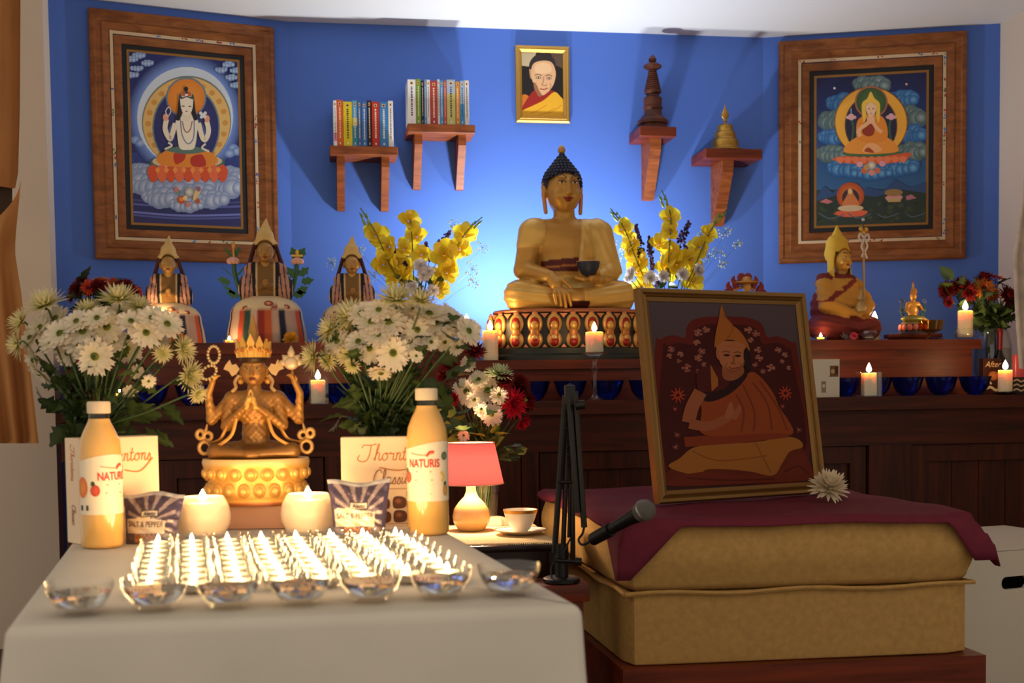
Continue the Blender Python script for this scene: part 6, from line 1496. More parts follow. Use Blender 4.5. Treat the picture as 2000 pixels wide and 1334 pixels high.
def head(kind, v):
    """(petal mesh, centre mesh) of a unit-radius flower head facing +Z"""
    if (kind, v) in FM: return FM[(kind, v)]
    r = random.Random(v * 7 + len(kind)); q = MB(); c = None
    if kind == 'daisy':
        whorl(q, 16, 0.14, 0.88, 0.37, 0.10, S(238, 226, 204), S(226, 220, 180), rnd=r, notch=1); whorl(q, 12, 0.12, 0.72, 0.32, 0.28, S(240, 230, 210), S(226, 220, 180), z=0.05, ph=0.4, rnd=r, notch=1)
        c = MB().ell((0, 0, 0.08), (0.2, 0.2, 0.11), 12, 6, S(112, 116, 34)).ell((0, 0, 0.13), (0.12, 0.12, 0.09), 10, 6, S(70, 84, 30))
    elif kind == 'spider':
        for n_, L, cp, z in ((22, 0.95, 0.05, 0), (20, 0.82, 0.35, 0.05), (16, 0.62, 0.75, 0.09), (10, 0.4, 1.3, 0.12)): whorl(q, n_, 0.06, L, 0.13, cp, S(230, 220, 170), S(186, 190, 90), z=z, ph=r.random(), rnd=r, tip=0.1)
        c = MB().ell((0, 0, 0.1), (0.14, 0.14, 0.1), 8, 5, S(170, 176, 80))
    elif kind in ('mum', 'crimson', 'pompon', 'carnation'):
        ca, cb = {'mum': (S(112, 20, 22), S(70, 10, 16)), 'crimson': (S(196, 22, 52), S(150, 14, 40)), 'pompon': (S(206, 216, 170), S(160, 180, 110)), 'carnation': (S(240, 236, 236), S(214, 210, 220))}[kind]
        for n_, L, cp, z in ((24, 0.98, 0.05, 0), (22, 0.86, 0.3, 0.06), (18, 0.7, 0.6, 0.12), (12, 0.5, 1.0, 0.16), (7, 0.3, 1.5, 0.2)): whorl(q, n_, 0.04, L, 0.26 if kind == 'carnation' else 0.2, cp, ca, cb, z=z, ph=r.random(), rnd=r)
        c = MB().ell((0, 0, 0.2), (0.12, 0.12, 0.1), 8, 5, S(120, 90, 30) if kind == 'mum' else cb)
    elif kind in ('gerbera', 'amber'):
        ca, cb = {'gerbera': (S(222, 74, 36), S(196, 50, 26)), 'amber': (S(226, 140, 60), S(210, 100, 40))}[kind]
        whorl(q, 22, 0.2, 0.8, 0.2, 0.04, ca, cb, rnd=r); whorl(q, 18, 0.16, 0.6, 0.17, 0.25, ca, cb, z=0.05, ph=0.5, rnd=r); whorl(q, 16, 0.1, 0.26, 0.08, 0.6, cb, cb, z=0.08, rnd=r)
        c = MB().ell((0, 0, 0.1), (0.16, 0.16, 0.07), 12, 6, S(60, 24, 18))
    elif kind == 'glad':
        Y1, Y2 = S(248, 220, 48), S(232, 190, 20)
        whorl(q, 3, 0.06, 1.0, 0.86, 0.55, Y1, Y2, rnd=r, seg=6, tip=0.9, roll=0.5); whorl(q, 3, 0.05, 0.95, 0.66, 0.75, S(250, 228, 80), Y2, z=0.04, ph=0.5, rnd=r, seg=6, tip=0.8, roll=0.4)
        c = MB()
        for j in range(3): c.tube([(0, 0, 0.05), (0.08 * math.cos(j * 2.1), 0.08 * math.sin(j * 2.1), 0.5)], 0.03, 5, S(226, 190, 70))
    a = q.mesh('petals', 180, fix=False); a.materials.append(M_PETAL); b_ = c.mesh('flower_centre', 60); b_.materials.append(M_PETAL)
    FM[(kind, v)] = (a, b_); return FM[(kind, v)]
def leaf_mesh(v):
    if ('leaf', v) in FM: return FM[('leaf', v)]
    q = MB(); n = 8; rows = []; cols = []
    g0 = [S(44, 62, 30), S(36, 52, 28), S(58, 74, 36), S(150, 166, 70), S(70, 96, 60)][v]
    for i in range(n + 1):
        t_ = i / n; w = (0.30 * math.sin(math.pi * min(0.97, t_ ** 0.8)) + 0.02) * (1 + (0.35 if v < 3 else 0.05) * math.sin(i * 2.6 + v)); b_ = -0.18 * t_ * t_
        rows.append([(t_, -w, b_ + 0.25 * w), (t_ + 0.02, 0, b_), (t_, w, b_ + 0.25 * w)]); cols.append([g0, mixc(g0, S(110, 130, 70), 0.25), g0])
    q.grid(rows, cols); m = q.mesh('leaf', 180, fix=False); m.materials.append(M_LEAF); FM[('leaf', v)] = m; return m
def frame_to(dr, spin=0.0):
    return Vector((0, 0, 1)).rotation_difference(dr).to_matrix().to_4x4() @ Matrix.Rotation(spin, 4, 'Z')
def place_words(x, y, box):
    u, v = (x - box[0]) / (box[2] - box[0]), (y - box[1]) / (box[3] - box[1])
    a = ['far left', 'left', 'centre', 'right', 'far right'][min(4, max(0, int(u * 5)))]; b_ = ['top', 'upper', 'middle', 'lower'][min(3, max(0, int(v * 4)))]
    return b_ + ' ' + a
FSEED = random.Random(77); USED = {}
def uniq(lb):
    n = USED.get(lb, 0); USED[lb] = n + 1
    return lb if n == 0 else lb + ', ' + ['the one beside', 'a third close by', 'a fourth close by', 'a fifth close by', 'a sixth close by', 'a seventh close by', 'one more'][min(6, n - 1)]
def stem_foot(h0, k):
    a = FSEED.uniform(0, 6.28); s_ = VR[0] * math.sqrt(FSEED.random()) * k
    return Vector((s_ * math.cos(a), s_ * math.sin(a), 0.012))
def flower(kind, px, py, R, d, dr, root, mouth, names, group, leaves=2, lv=(0, 1, 2), scol=S(62, 84, 40)):
    nm, cat, lab = names; P = at(px, py, d); k = d / F; v = FSEED.randrange(3); R = R * (1.16 if kind in ('daisy', 'spider') else 1.08)
    t_ = thing(nm, uniq(lab), cat, root, 0, group)
    M = Matrix.Translation(P - root) @ frame_to(dr, FSEED.uniform(0, 6)) @ Matrix.Scale(R * k, 4)
    a, c = head(kind, v); inst('petals', a, t_, m4=M); inst('flower_centre', c, t_, m4=M)
    h0 = P - root - dr * R * k * 0.05; mo = mouth - root
    pts = crom([stem_foot(h0, k), mo + stem_foot(h0, k) - Vector((0, 0, 0.012)), mo.lerp(h0, 0.55) + Vector((0, 0, 0.012)), h0 - dr * R * k * 0.35, h0], 5)
    MB().tube(pts, [0.0022] * len(pts), 5, scol).build('stem', M_STEM, t_, smooth=180)
    for i in range(leaves):
        f = FSEED.uniform(0.3, 0.85); p = pts[int(f * (len(pts) - 1))]; if_ = cdir(FSEED.uniform(-1, 1), FSEED.uniform(-0.2, 0.6), FSEED.uniform(0, 1))
        Lf = FSEED.uniform(26, 48) * k
        M2 = Matrix.Translation(p) @ Vector((1, 0, 0)).rotation_difference(if_).to_matrix().to_4x4() @ Matrix.Rotation(FSEED.uniform(-1, 1), 4, 'X') @ Matrix.Scale(Lf, 4)
        inst('leaf', leaf_mesh(FSEED.choice(lv)), t_, m4=M2)
    return t_
def leafy_stem(tips, d, root, mouth, lab, group, n=9, size=(34, 60), lv=(0, 1, 2), dd=0.04):
    bx = (min(a for a, _ in tips) - 1, min(b_ for _, b_ in tips) - 1, max(a for a, _ in tips) + 1, max(b_ for _, b_ in tips) + 1)
    for (px, py) in tips:
        P = at(px, py, d + FSEED.uniform(-dd, dd)); k = d / F; t_ = thing('leafy_stem', uniq(lab + ', ' + place_words(px, py, bx)), 'foliage', root, 0, group)
        mo = mouth - root; h0 = P - root; pts = crom([stem_foot(h0, k), mo + stem_foot(h0, k) - Vector((0, 0, 0.012)), mo.lerp(h0, 0.5) + Vector((0, 0, 0.01)), h0], 6)
        MB().tube(pts, [0.002] * len(pts), 5, S(52, 70, 34)).build('stem', M_STEM, t_, smooth=180)
        for i in range(n):
            p = pts[int((0.34 + 0.66 * (i + 0.5) / n) * (len(pts) - 1))]; dr = (cdir(FSEED.uniform(-1, 1), FSEED.uniform(-0.5, 0.5), FSEED.uniform(-0.3, 1)) + (h0 - mo).normalized() * 0.5).normalized()
            M2 = Matrix.Translation(p) @ Vector((1, 0, 0)).rotation_difference(dr).to_matrix().to_4x4() @ Matrix.Rotation(FSEED.uniform(-1.5, 1.5), 4, 'X') @ Matrix.Scale(FSEED.uniform(*size) * k, 4)
            inst('leaf', leaf_mesh(FSEED.choice(lv)), t_, m4=M2)
VR = [10]
def vase(px, d, z, prof, label, m=None, name='flower_vase'):
    VR[0] = min(a for a, _ in prof) - 7
    P = onDZ(px, d, z); k = d / F; t_ = thing(name, label, 'vase', P + Vector((0, 0, 0.0006)), 0)
    MB().lathe([(a * k, b_ * k) for a, b_ in prof] + [((a - 2.2) * k, b_ * k) for a, b_ in reversed(prof[1:])] + [(0.0005, prof[1][1] * k + 0.004)], 32, cap=False).build('glass', m or M_GLASS, t_, smooth=60)
    MB().lathe([(0.0005, prof[1][1] * k + 0.005), ((prof[1][0] - 3) * k, prof[1][1] * k + 0.006), ((prof[2][0] - 3.2) * k, prof[2][1] * k), ((prof[3][0] - 3.4) * k, prof[3][1] * k * 0.98), (0.0005, prof[3][1] * k * 0.98)], 28, cap=False).build('vase_water', glass('vase_water', (0.86, 0.9, 0.86), 0.6, 0.02, 0.8), t_, smooth=60)
    return P, P + Vector((0, 0, prof[-1][1] * k))
def bouquet(spec, d, root, mouth, where, group, box, c, Rb, dz=0.05, names=None, leaves=2, lv=(0, 1, 2), up=0.55):
    nmz = {'daisy': ('white_daisy', 'flower', 'white daisy'), 'spider': ('spider_chrysanthemum', 'flower', 'pale spidery chrysanthemum'), 'mum': ('red_chrysanthemum', 'flower', 'dark red chrysanthemum'), 'crimson': ('crimson_chrysanthemum', 'flower', 'bright crimson chrysanthemum'), 'pompon': ('green_chrysanthemum', 'flower', 'pale green pompon chrysanthemum'), 'carnation': ('white_carnation', 'flower', 'white carnation'), 'gerbera': ('orange_gerbera', 'flower', 'orange-red gerbera'), 'amber': ('amber_gerbera', 'flower', 'amber gerbera')}
    for s_ in spec:
        kind, x, y, R = s_[:4]; n_ = nmz[kind]
        a, b_ = (x - c[0]) / Rb, (c[1] - y) / Rb
        dr = cdir(*s_[4]) if len(s_) > 4 else cdir(a * 0.9, b_ * 0.8 + 0.15, up)
        depth = d + FSEED.uniform(-1, 1) * dz - 0.03 * (1 - min(1, abs(a)))
        flower(kind, x, y, R, depth, dr, root, mouth, (n_[0], n_[1], '%s in the %s, %s' % (n_[2], where, place_words(x, y, box))), group, leaves, lv)
VP_ = [(34, 0), (36, 3), (32, 30), (34, 80), (46, 160), (50, 172)]
# left white bouquet
root, mouth = vase(195, 2.68, ZW, VP_, 'clear glass vase of the left white bouquet on the table')
spec = [('spider', 90, 596, 44, (-.3, 1, .45)), ('spider', 232, 584, 42, (.1, 1, .4)), ('spider', 42, 630, 34, (-.8, .5, .5)), ('spider', 36, 672, 32, (-1, -.1, .5)), ('spider', 172, 606, 30, (-.1, 1, .5)), ('spider', 270, 600, 30, (.4, .9, .5)), ('spider', 358, 682, 30, (1, .1, .4)), ('spider', 370, 733, 33, (1, -.15, .4)), ('spider', 386, 770, 20, (.8, -.5, .6)), ('spider', 318, 690, 20, (.5, -.2, .9)),
        ('daisy', 210, 639, 33, (0, .1, 1)), ('daisy', 163, 648, 33, (-.1, .4, 1)), ('daisy', 118, 652, 32, (-.3, .4, 1)), ('daisy', 80, 640, 28, (-.5, .5, .9)), ('daisy', 286, 650, 31, (.2, .1, 1)), ('daisy', 326, 634, 31, (.5, .5, .8)), ('daisy', 186, 696, 36, (0, -.2, 1)), ('daisy', 248, 680, 30, (.1, -.3, 1)), ('daisy', 66, 703, 26, (-.8, -.3, .7)), ('daisy', 78, 728, 28, (-.6, -.8, .4)), ('daisy', 256, 628, 26, (.2, .6, .8)), ('daisy', 132, 690, 24, (-.2, 0, 1)), ('daisy', 268, 726, 14, (.4, -.2, .7)), ('daisy', 290, 744, 14, (.5, -.4, .7)), ('daisy', 254, 764, 14, (.3, -.5, .7)), ('amber', 346, 659, 18, (.6, .3, .7))]
spec += [('daisy', x, y, 27, (a, .5, .8)) for x, y, a in ((100, 668, -.4), (150, 628, -.2), (190, 622, 0), (236, 612, .2), (296, 622, .3), (60, 660, -.6), (222, 668, 0), (152, 672, -.1), (308, 662, .4), (110, 622, -.3))]
bouquet(spec, 2.62, root, mouth, 'left white bouquet', 'flowers of the left white bouquet', (0, 560, 400, 800), (195, 690), 190)
leafy_stem([(100, 740), (140, 700), (90, 790), (150, 780), (230, 740), (300, 720), (320, 790), (260, 810), (210, 800), (120, 830), (300, 850), (170, 760)], 2.68, root, mouth, 'dark leafy stem among the left white bouquet', 'foliage of the left white bouquet', 9)
# right white bouquet
root, mouth = vase(745, 2.72, ZW, VP_, 'clear glass vase of the right white bouquet behind the chocolate box')
spec = [('spider', 773, 585, 42, (0, 1, .5)), ('spider', 822, 588, 34, (.2, 1, .4)), ('spider', 684, 617, 42, (-.5, .8, .6)), ('spider', 645, 645, 34, (-.8, .5, .5)), ('spider', 612, 697, 34, (-1, 0, .45)), ('spider', 642, 703, 24, (-.6, -.2, .8)), ('spider', 680, 657, 38, (-.4, .4, .9)), ('spider', 683, 692, 30, (-.4, -.2, 1)), ('spider', 688, 714, 18, (-.2, -.6, .8)),
        ('daisy', 726, 630, 32, (-.2, .6, .8)), ('daisy', 758, 630, 34, (0, .5, .9)), ('daisy', 797, 626, 34, (.1, .6, .8)), ('daisy', 815, 645, 28, (.1, .2, 1)), ('daisy', 838, 614, 34, (.2, .8, .6)), ('daisy', 874, 620, 32, (.4, .7, .6)), ('daisy', 914, 647, 30, (.7, .3, .7)), ('daisy', 866, 642, 22, (.3, 0, 1)), ('daisy', 722, 680, 30, (-.1, -.1, 1)), ('daisy', 768, 689, 34, (0, -.15, 1)), ('daisy', 744, 727, 25, (0, -.9, .5)), ('daisy', 780, 655, 29, (0, .2, 1)), ('daisy', 842, 668, 17, (.2, -.1, 1)), ('daisy', 868, 668, 19, (.3, -.3, .9)), ('daisy', 891, 677, 17, (.6, -.3, .7)), ('daisy', 813, 695, 13, (.1, -.1, 1)), ('daisy', 700, 640, 26, (-.4, .4, .8))]
spec += [('daisy', x, y, 27, (a, .5, .8)) for x, y, a in ((706, 612, -.3), (740, 606, -.1), (776, 612, 0), (808, 606, .2), (852, 632, .2), (740, 655, -.1), (700, 668, -.2), (800, 668, 0), (660, 668, -.5), (886, 640, .4), (830, 640, .1))]
bouquet(spec, 2.66, root, mouth, 'right white bouquet', 'flowers of the right white bouquet', (600, 560, 940, 800), (765, 680), 180)
leafy_stem([(690, 740), (730, 750), (780, 730), (820, 720), (860, 700), (890, 730), (850, 760), (800, 770), (690, 780), (660, 810), (760, 790), (870, 790), (720, 800), (880, 830)], 2.72, root, mouth, 'dark leafy stem among the right white bouquet', 'foliage of the right white bouquet', 9)
# small mixed bouquet behind the lamp
root, mouth = vase(945, 3.75, ZS + 0.006, [(24, 0), (26, 3), (28, 30), (30, 60), (36, 105), (38, 112)], 'small glass vase behind the pink lamp')
spec = [('daisy', 911, 765, 27, (-.1, .1, 1)), ('daisy', 952, 762, 28, (.1, .1, 1)), ('daisy', 926, 781, 19, (0, -.1, 1)), ('daisy', 960, 809, 22, (.1, -.1, 1)), ('daisy', 935, 742, 20, (0, .6, .8)), ('daisy', 974, 772, 18, (.3, 0, 1)), ('daisy', 914, 712, 16, (0, .3, .8)), ('daisy', 906, 850, 12, (-.3, -.3, .9)), ('daisy', 940, 800, 14, (0, 0, 1)),
        ('pompon', 976, 732, 30, (.2, 1, .3)), ('crimson', 1003, 788, 31, (.5, -.1, .9)), ('mum', 1012, 755, 30, (.6, .3, .6)), ('mum', 1027, 786, 28, (.9, -.1, .4)), ('crimson', 1020, 824, 20, (.7, -.7, .3)), ('crimson', 888, 778, 16, (-.8, -.1, .6)), ('mum', 880, 714, 24, (-.3, .4, .8)), ('mum', 927, 687, 24, (.1, .7, .6)), ('mum', 868, 734, 18, (-.5, 0, .8)), ('mum', 985, 745, 20, (.2, .4, .8))]
bouquet(spec, 3.70, root, mouth, 'mixed bouquet behind the lamp', 'flowers of the mixed bouquet', (860, 670, 1045, 850), (950, 790), 90, 0.03, leaves=1, lv=(0, 3, 4))
leafy_stem([(890, 800), (905, 850), (930, 835), (975, 840), (1000, 870), (1010, 885), (960, 850), (880, 830), (925, 815)], 3.72, root, mouth, 'green leafy stem in the mixed bouquet by lamp', 'foliage of the mixed bouquet', 7, (26, 46), (0, 2, 3, 3, 4), 0.03)
# red bouquets at both ends of the altar
def redvase(px, Y, z, prof, lab):
    P = onYZ(px, Y, z); return vase(px, dep(P), z, prof, lab)
root, mouth = redvase(205, 4.88, ZT, [(16, 0), (17, 2), (18, 20), (18, 34), (22, 54), (23, 58)], 'small glass vase at the left end of the altar step')
spec = [('mum', 150, 566, 20, (-.6, .3, .7)), ('gerbera', 172, 562, 19, (-.2, .2, 1)), ('mum', 192, 560, 18, (0, .4, .9)), ('amber', 196, 548, 22, (0, 1, .3)), ('gerbera', 223, 560, 19, (.1, .2, 1)), ('mum', 246, 562, 20, (.3, .4, .8)), ('mum', 263, 572, 17, (.7, .1, .7)), ('mum', 160, 550, 16, (-.3, .8, .5)), ('mum', 140, 580, 14, (-.7, 0, .6))]
bouquet(spec, dep(root), root, mouth, 'red bouquet left of the altar', 'flowers of the left red bouquet', (130, 535, 280, 600), (205, 590), 80, 0.02, leaves=2)
root, mouth = redvase(1938, 4.90, ZL, [(26, 0), (28, 3), (36, 50), (36, 90), (30, 118), (24, 128)], 'tall clear glass vase at the right end of the altar')
spec = [('mum', 1850, 567, 20, (-.7, .2, .7)), ('mum', 1876, 561, 23, (-.3, .5, .8)), ('mum', 1892, 570, 21, (-.1, .2, 1)), ('mum', 1922, 546, 22, (.1, 1, .3)), ('gerbera', 1947, 543, 20, (.3, 1, .1)), ('amber', 1921, 563, 25, (0, .3, 1)), ('amber', 1938, 575, 18, (.2, -.2, .9)), ('mum', 1965, 578, 24, (.6, .2, .7)), ('mum', 1853, 590, 12, (-.7, -.3, .7)), ('mum', 1980, 586, 14, (.9, 0, .4))]
bouquet(spec, dep(root), root, mouth, 'red bouquet right of the altar', 'flowers of the right red bouquet', (1835, 535, 1985, 600), (1920, 590), 80, 0.02, leaves=2)
leafy_stem([(1870, 580), (1900, 590), (1930, 600), (1960, 610), (1910, 620), (1945, 630), (1885, 610), (1858, 540), (1970, 620)], dep(root), root, mouth, 'green leafy stem in the right red bouquet', 'foliage of the right red bouquet', 8, (20, 36), (0, 1, 4), 0.03)
leafy_stem([(150, 600), (190, 595), (230, 590), (255, 600)], dep(onYZ(205, 4.88, ZT)), onYZ(205, 4.88, ZT) + Vector((0, 0, .0006)), onYZ(205, 4.88, ZT + 0.12), 'green leafy stem in the left red bouquet', 'foliage of the left red bouquet', 6, (18, 30), (0, 1, 2), 0.02)
# yellow gladiolus arrangements on either side of the large statue
def glad_spike(label, group, tip, buds, blooms, d, root, mouth):
    t_ = thing('gladiolus', label, 'flower', root, 0, group); k = d / F
    P = lambda x, y, o=0: at(x, y, d + o) - root
    ln = [mouth - root] + [P(x, y) for x, y, _ in sorted(blooms, key=lambda b_: -b_[1])] + ([P(*b_) for b_ in buds[::-1]] if buds else []) + ([P(*tip)] if tip else [])
    base_ = P(*blooms[0][:2]); fo_ = stem_foot(base_, k); pts = crom([fo_, mouth - root + fo_ - Vector((0, 0, 0.012)), (mouth - root).lerp(base_, 0.6), base_] + ([P(*tip)] if tip else []), 6)
    MB().tube(pts, [0.0028] * len(pts), 6, S(86, 116, 46)).build('stem', M_STEM, t_, smooth=180)
    for i, (x, y, R) in enumerate(blooms):
        s_ = (-1) ** i; ax_ = (pts[-1] - (mouth - root)).normalized(); dr = (cdir(s_ * 0.35 + FSEED.uniform(-.3, .3), FSEED.uniform(-.1, .35), 0.8)).normalized()
        M = Matrix.Translation(P(x, y, FSEED.uniform(-.02, .01)) - dr * R * k * 0.55) @ frame_to(dr, FSEED.uniform(0, 6)) @ Matrix.Scale(R * k * 1.45, 4); a, c = head('glad', FSEED.randrange(3))
        o_ = inst('bloom', a, t_, m4=M); inst('stamens', c, o_)
    if tip:
        for i, (x, y) in enumerate(buds):
            for s_ in (-1, 1):
                a = P(x + s_ * 3, y); b_ = P(x + s_ * 7 + (tip[0] - x) * 0.45, y + (tip[1] - y) * 0.55)
                MB().tube([a, a.lerp(b_, 0.4), b_], [0.005, 0.006, 0.0008], 6, mixc(S(112, 140, 52), S(190, 190, 60), i * 0.4)).build('bud', M_STEM, t_, smooth=180)
def statice(label, group, a, b_, w, d, root, mouth, col=S(86, 62, 130)):
    t_ = thing('purple_statice', label, 'flower', root, 0, group); pa, pb = at(*a, d) - root, at(*b_, d) - root; k = d / F
    fo_ = stem_foot(pa, k); MB().tube(crom([fo_, mouth - root + fo_ - Vector((0, 0, 0.012)), pa, pb], 5), 0.0016, 5, S(60, 84, 46)).build('stem', M_STEM, t_, smooth=180)
    q = MB()
    for i in range(70):
        t0 = FSEED.random(); r_ = w * k * (1 - 0.75 * t0); p = pa.lerp(pb, t0) + cdir(FSEED.uniform(-1, 1), FSEED.uniform(-1, 1), FSEED.uniform(-1, 1)) * r_ * FSEED.random() ** 0.4
        q.ell(p, FSEED.uniform(2.0, 3.2) * k, 5, 4, mixc(col, S(46, 30, 76) if FSEED.random() < 0.6 else S(150, 130, 190), FSEED.random()))
    q.build('florets', M_PETAL, t_, smooth=180)['kind'] = 'stuff'
def gyps(label, group, x, y, w, d, root, mouth):
    t_ = thing('white_gypsophila', label, 'flower', root, 0, group); k = d / F; c = at(x, y, d) - root
    fo_ = stem_foot(c, k); q = MB().tube(crom([fo_, mouth - root + fo_ - Vector((0, 0, 0.012)), (mouth - root).lerp(c, 0.6) + Vector((0, 0, .01)), c], 6), 0.0008, 4, S(120, 150, 120)); fl = MB()
    for i in range(16):
        p = c + cdir(FSEED.uniform(-1, 1), FSEED.uniform(-.8, 1), FSEED.uniform(-.6, .6)) * w * k * FSEED.uniform(.5, 1); q.tube([c, c.lerp(p, 0.5) + Vector((0, 0, .004)), p], 0.0005, 3, S(130, 160, 130)); fl.ell(p, FSEED.uniform(1.2, 2.2) * k, 5, 4, S(214, 224, 220))
    q.build('stem', M_STEM, t_, smooth=180); fl.build('florets', M_PETAL, t_, smooth=180)['kind'] = 'stuff'
for side, vx, Y, z, glads, whites, purp, gy in (
    ('left', 815, 5.02, ZT, [('outer left', (704, 406), [(712, 425), (717, 440)], [(735, 457, 22), (754, 482, 21), (752, 515, 23), (770, 540, 22)]), ('tall middle', None, [], [(802, 429, 19), (812, 458, 19), (793, 484, 19), (822, 496, 18), (781, 511, 18), (792, 524, 20), (795, 547, 18)]), ('outer right', (942, 424), [(930, 438), (922, 446)], [(908, 457, 21), (896, 485, 21), (868, 496, 24), (872, 516, 22), (878, 530, 20), (855, 545, 20), (861, 563, 17)])],
     [(821, 519, 15), (827, 538, 14), (805, 560, 14), (846, 567, 13), (838, 530, 12)], [((862, 480), (878, 452), 13), ((838, 510), (832, 474), 7), ((775, 505), (768, 480), 7), ((790, 520), (798, 500), 7)], [(646, 514, 14), (889, 440, 14), (942, 484, 14), (922, 527, 18), (925, 552, 14), (700, 490, 16), (730, 540, 14)]),
    ('right', 1300, 5.06, ZM, [('outer left', (1192, 407), [(1202, 420), (1209, 432)], [(1219, 446, 18), (1230, 471, 18), (1232, 490, 14), (1244, 508, 22), (1249, 528, 20), (1253, 560, 19)]), ('tall middle', (1292, 371), [(1295, 392), (1299, 405)], [(1310, 423, 19), (1307, 450, 18), (1289, 474, 18), (1310, 495, 22), (1305, 523, 24), (1322, 512, 20)]), ('outer right', (1421, 407), [(1406, 424), (1396, 436)], [(1386, 454, 16), (1364, 482, 21), (1350, 504, 19), (1355, 522, 18), (1354, 549, 19)])],
     [(1270, 543, 15), (1296, 540, 13), (1333, 536, 14), (1364, 528, 14), (1233, 532, 12), (1228, 544, 11)], [((1253, 500), (1242, 440), 12), ((1270, 500), (1268, 462), 8), ((1325, 490), (1346, 432), 16), ((1275, 525), (1272, 505), 6), ((1285, 560), (1283, 540), 7), ((1345, 505), (1338, 480), 8)], [(1192, 478, 16), (1418, 454, 16), (1440, 478, 10), (1402, 494, 18), (1412, 517, 10), (1205, 495, 18), (1370, 460, 14), (1385, 500, 16)])):
    P0 = onYZ(vx, Y, z); d = dep(P0); hm = 26 if side == 'left' else 40
    root, mouth = vase(vx, d, z, [(26, 0), (28, 2), (24, 14), (24, 26), (30, hm + 10), (32, hm + 14)], 'glass vase of the %s yellow gladiolus arrangement' % side)
    gr = 'flowers of the %s yellow arrangement' % side
    for nm_, tip, buds, bl in glads: glad_spike('yellow gladiolus, %s spike of the %s arrangement' % (nm_, side), gr, tip, buds, bl, d, root, mouth)
    for x, y, R in whites: flower('carnation', x, y, R, d - 0.03, cdir((x - vx) / 90, 0.1, 1), root, mouth, ('white_carnation', 'flower', 'white carnation low in the %s yellow arrangement, %s' % (side, place_words(x, y, (vx - 75, 505, vx + 75, 575)))), gr, 0)
    for i, (a, b_, w) in enumerate(purp): statice(uniq('purple statice sprig in the %s yellow arrangement, %s' % (side, place_words(b_[0], b_[1], (vx - 75, 425, vx + 75, 570)))), gr, a, b_, w, d + 0.02, root, mouth, S(120, 100, 180) if (side == 'left' and i == 0) else S(72, 48, 100))
    for x, y, w in gy: gyps(uniq('airy white gypsophila in the %s yellow arrangement, %s' % (side, place_words(x, y, (vx - 170, 400, vx + 150, 570)))), gr, x, y, w, d + 0.02, root, mouth)
    leafy_stem([(vx - 30, 545), (vx + 10, 540), (vx + 40, 545), (vx - 10, 560)], d, root, mouth, 'green leafy stem in the %s yellow arrangement' % side, 'foliage of the %s yellow arrangement' % side, 6, (18, 30), (1, 4, 4), 0.02)
# loose blooms
P = onZ(1604, 972, zt + 0.012) + Vector((0, -0.05, 0.012)); lb = thing('white_chrysanthemum', 'large white chrysanthemum head lying at the corner of the portrait', 'flower', P, 0)
q = MB(); r = random.Random(3)
for n_, L, cp, z in ((22, 1.0, 0.0, 0), (22, 0.92, 0.3, 0.08), (20, 0.8, 0.6, 0.16), (16, 0.62, 1.0, 0.24), (10, 0.4, 1.6, 0.3)): whorl(q, n_, 0.04, L, 0.2, cp, S(236, 222, 196), S(216, 206, 160), z=z, ph=r.random(), rnd=r)
kq = 42 * kk(P); q.xf(Matrix.Translation((0, 0, 0.018)) @ frame_to(cdir(.1, .75, .6)) @ Matrix.Scale(kq, 4)); q.build('petals', M_PETAL, lb, smooth=180, fix=False)
MB().lathe([(0.010, 0.0), (0.014, 0.008), (0.008, 0.02)], 10, col=S(80, 100, 50)).build('sepals', M_STEM, lb)
P = onYZ(568, 4.80, ZT); lb = thing('yellow_flower', 'loose yellow flower head on the step before the tall figure', 'flower', P + Vector((0, 0, 0.0006)), 0)
q = MB(); r = random.Random(9)
for n_, L, cp, z in ((16, 1.0, 0.1, 0), (14, 0.85, 0.5, 0.08), (10, 0.6, 1.0, 0.14)): whorl(q, n_, 0.04, L, 0.34, cp, S(230, 172, 50), S(206, 140, 30), z=z, ph=r.random(), rnd=r, notch=1)
q.xf(Matrix.Translation((0, 0, 0.016)) @ frame_to(cdir(0, .6, .8)) @ Matrix.Scale(17 * kk(P), 4)); q.build('petals', M_PETAL, lb, smooth=180, fix=False)
MB().lathe([(0.008, 0.0), (0.010, 0.006), (0.006, 0.014)], 10, col=S(80, 100, 50)).build('sepals', M_STEM, lb)
# ------------------------------------------------------------------ altar candles, bowls and offerings
def pillar(px, Y, z, r_, h_, label, fl=True, fh=18, holder=None, lift=0.0, lean=0):
    P = onYZ(px, Y, z); k = kk(P); t_ = thing('pillar_candle', label, 'candle', P + Vector((0, 0, 0.0006 + lift)), 0, 'lit pillar candles on the altar')
    MB().lathe([(r_ * k * 0.97, 0), (r_ * k, 1 * k), (r_ * k, (h_ - 1.5) * k), (r_ * k * 0.9, h_ * k), (r_ * k * 0.4, (h_ - 2.0) * k), (0.0004, (h_ - 2.2) * k)], 24, cap=True).build('wax', M_WAX, t_)
    MB().tube([(0, 0, (h_ - 2.2) * k), (0, 0, (h_ + 4) * k)], 0.0009, 5).build('wick', M_WICK, t_)
    flame(fh * k, fh * 0.30 * k).build('flame', M_FLAME3, t_, smooth=180, loc=(0, 0, (h_ + 1.5) * k))
    return P, k
M_FLAME3 = flame_mat('altar_candle_flame', 110.0)
def tumbler(px, Y, z, half, h_, label, square=True):
    P = onYZ(px, Y, z); k = kk(P); t_ = thing('candle_glass', label, 'candle holder', P + Vector((0, 0, 0.0004)), 0)
    n = 4 if square else 24; rr_ = half * (math.sqrt(2) if square else 1)
    MB().lathe([(rr_ * k, 0), (rr_ * k, h_ * k), ((rr_ - 2) * k, h_ * k), ((rr_ - 2) * k, 1.0 * k), (0.0004, 1.0 * k)], n, cap=False, a0=math.pi / 4 if square else 0).build('glass', M_GLASS, t_, smooth=20)
    return P, k
pillar(958, 4.80, ZM, 15.5, 58, 'lit white pillar candle at the left corner of the painted lotus throne')
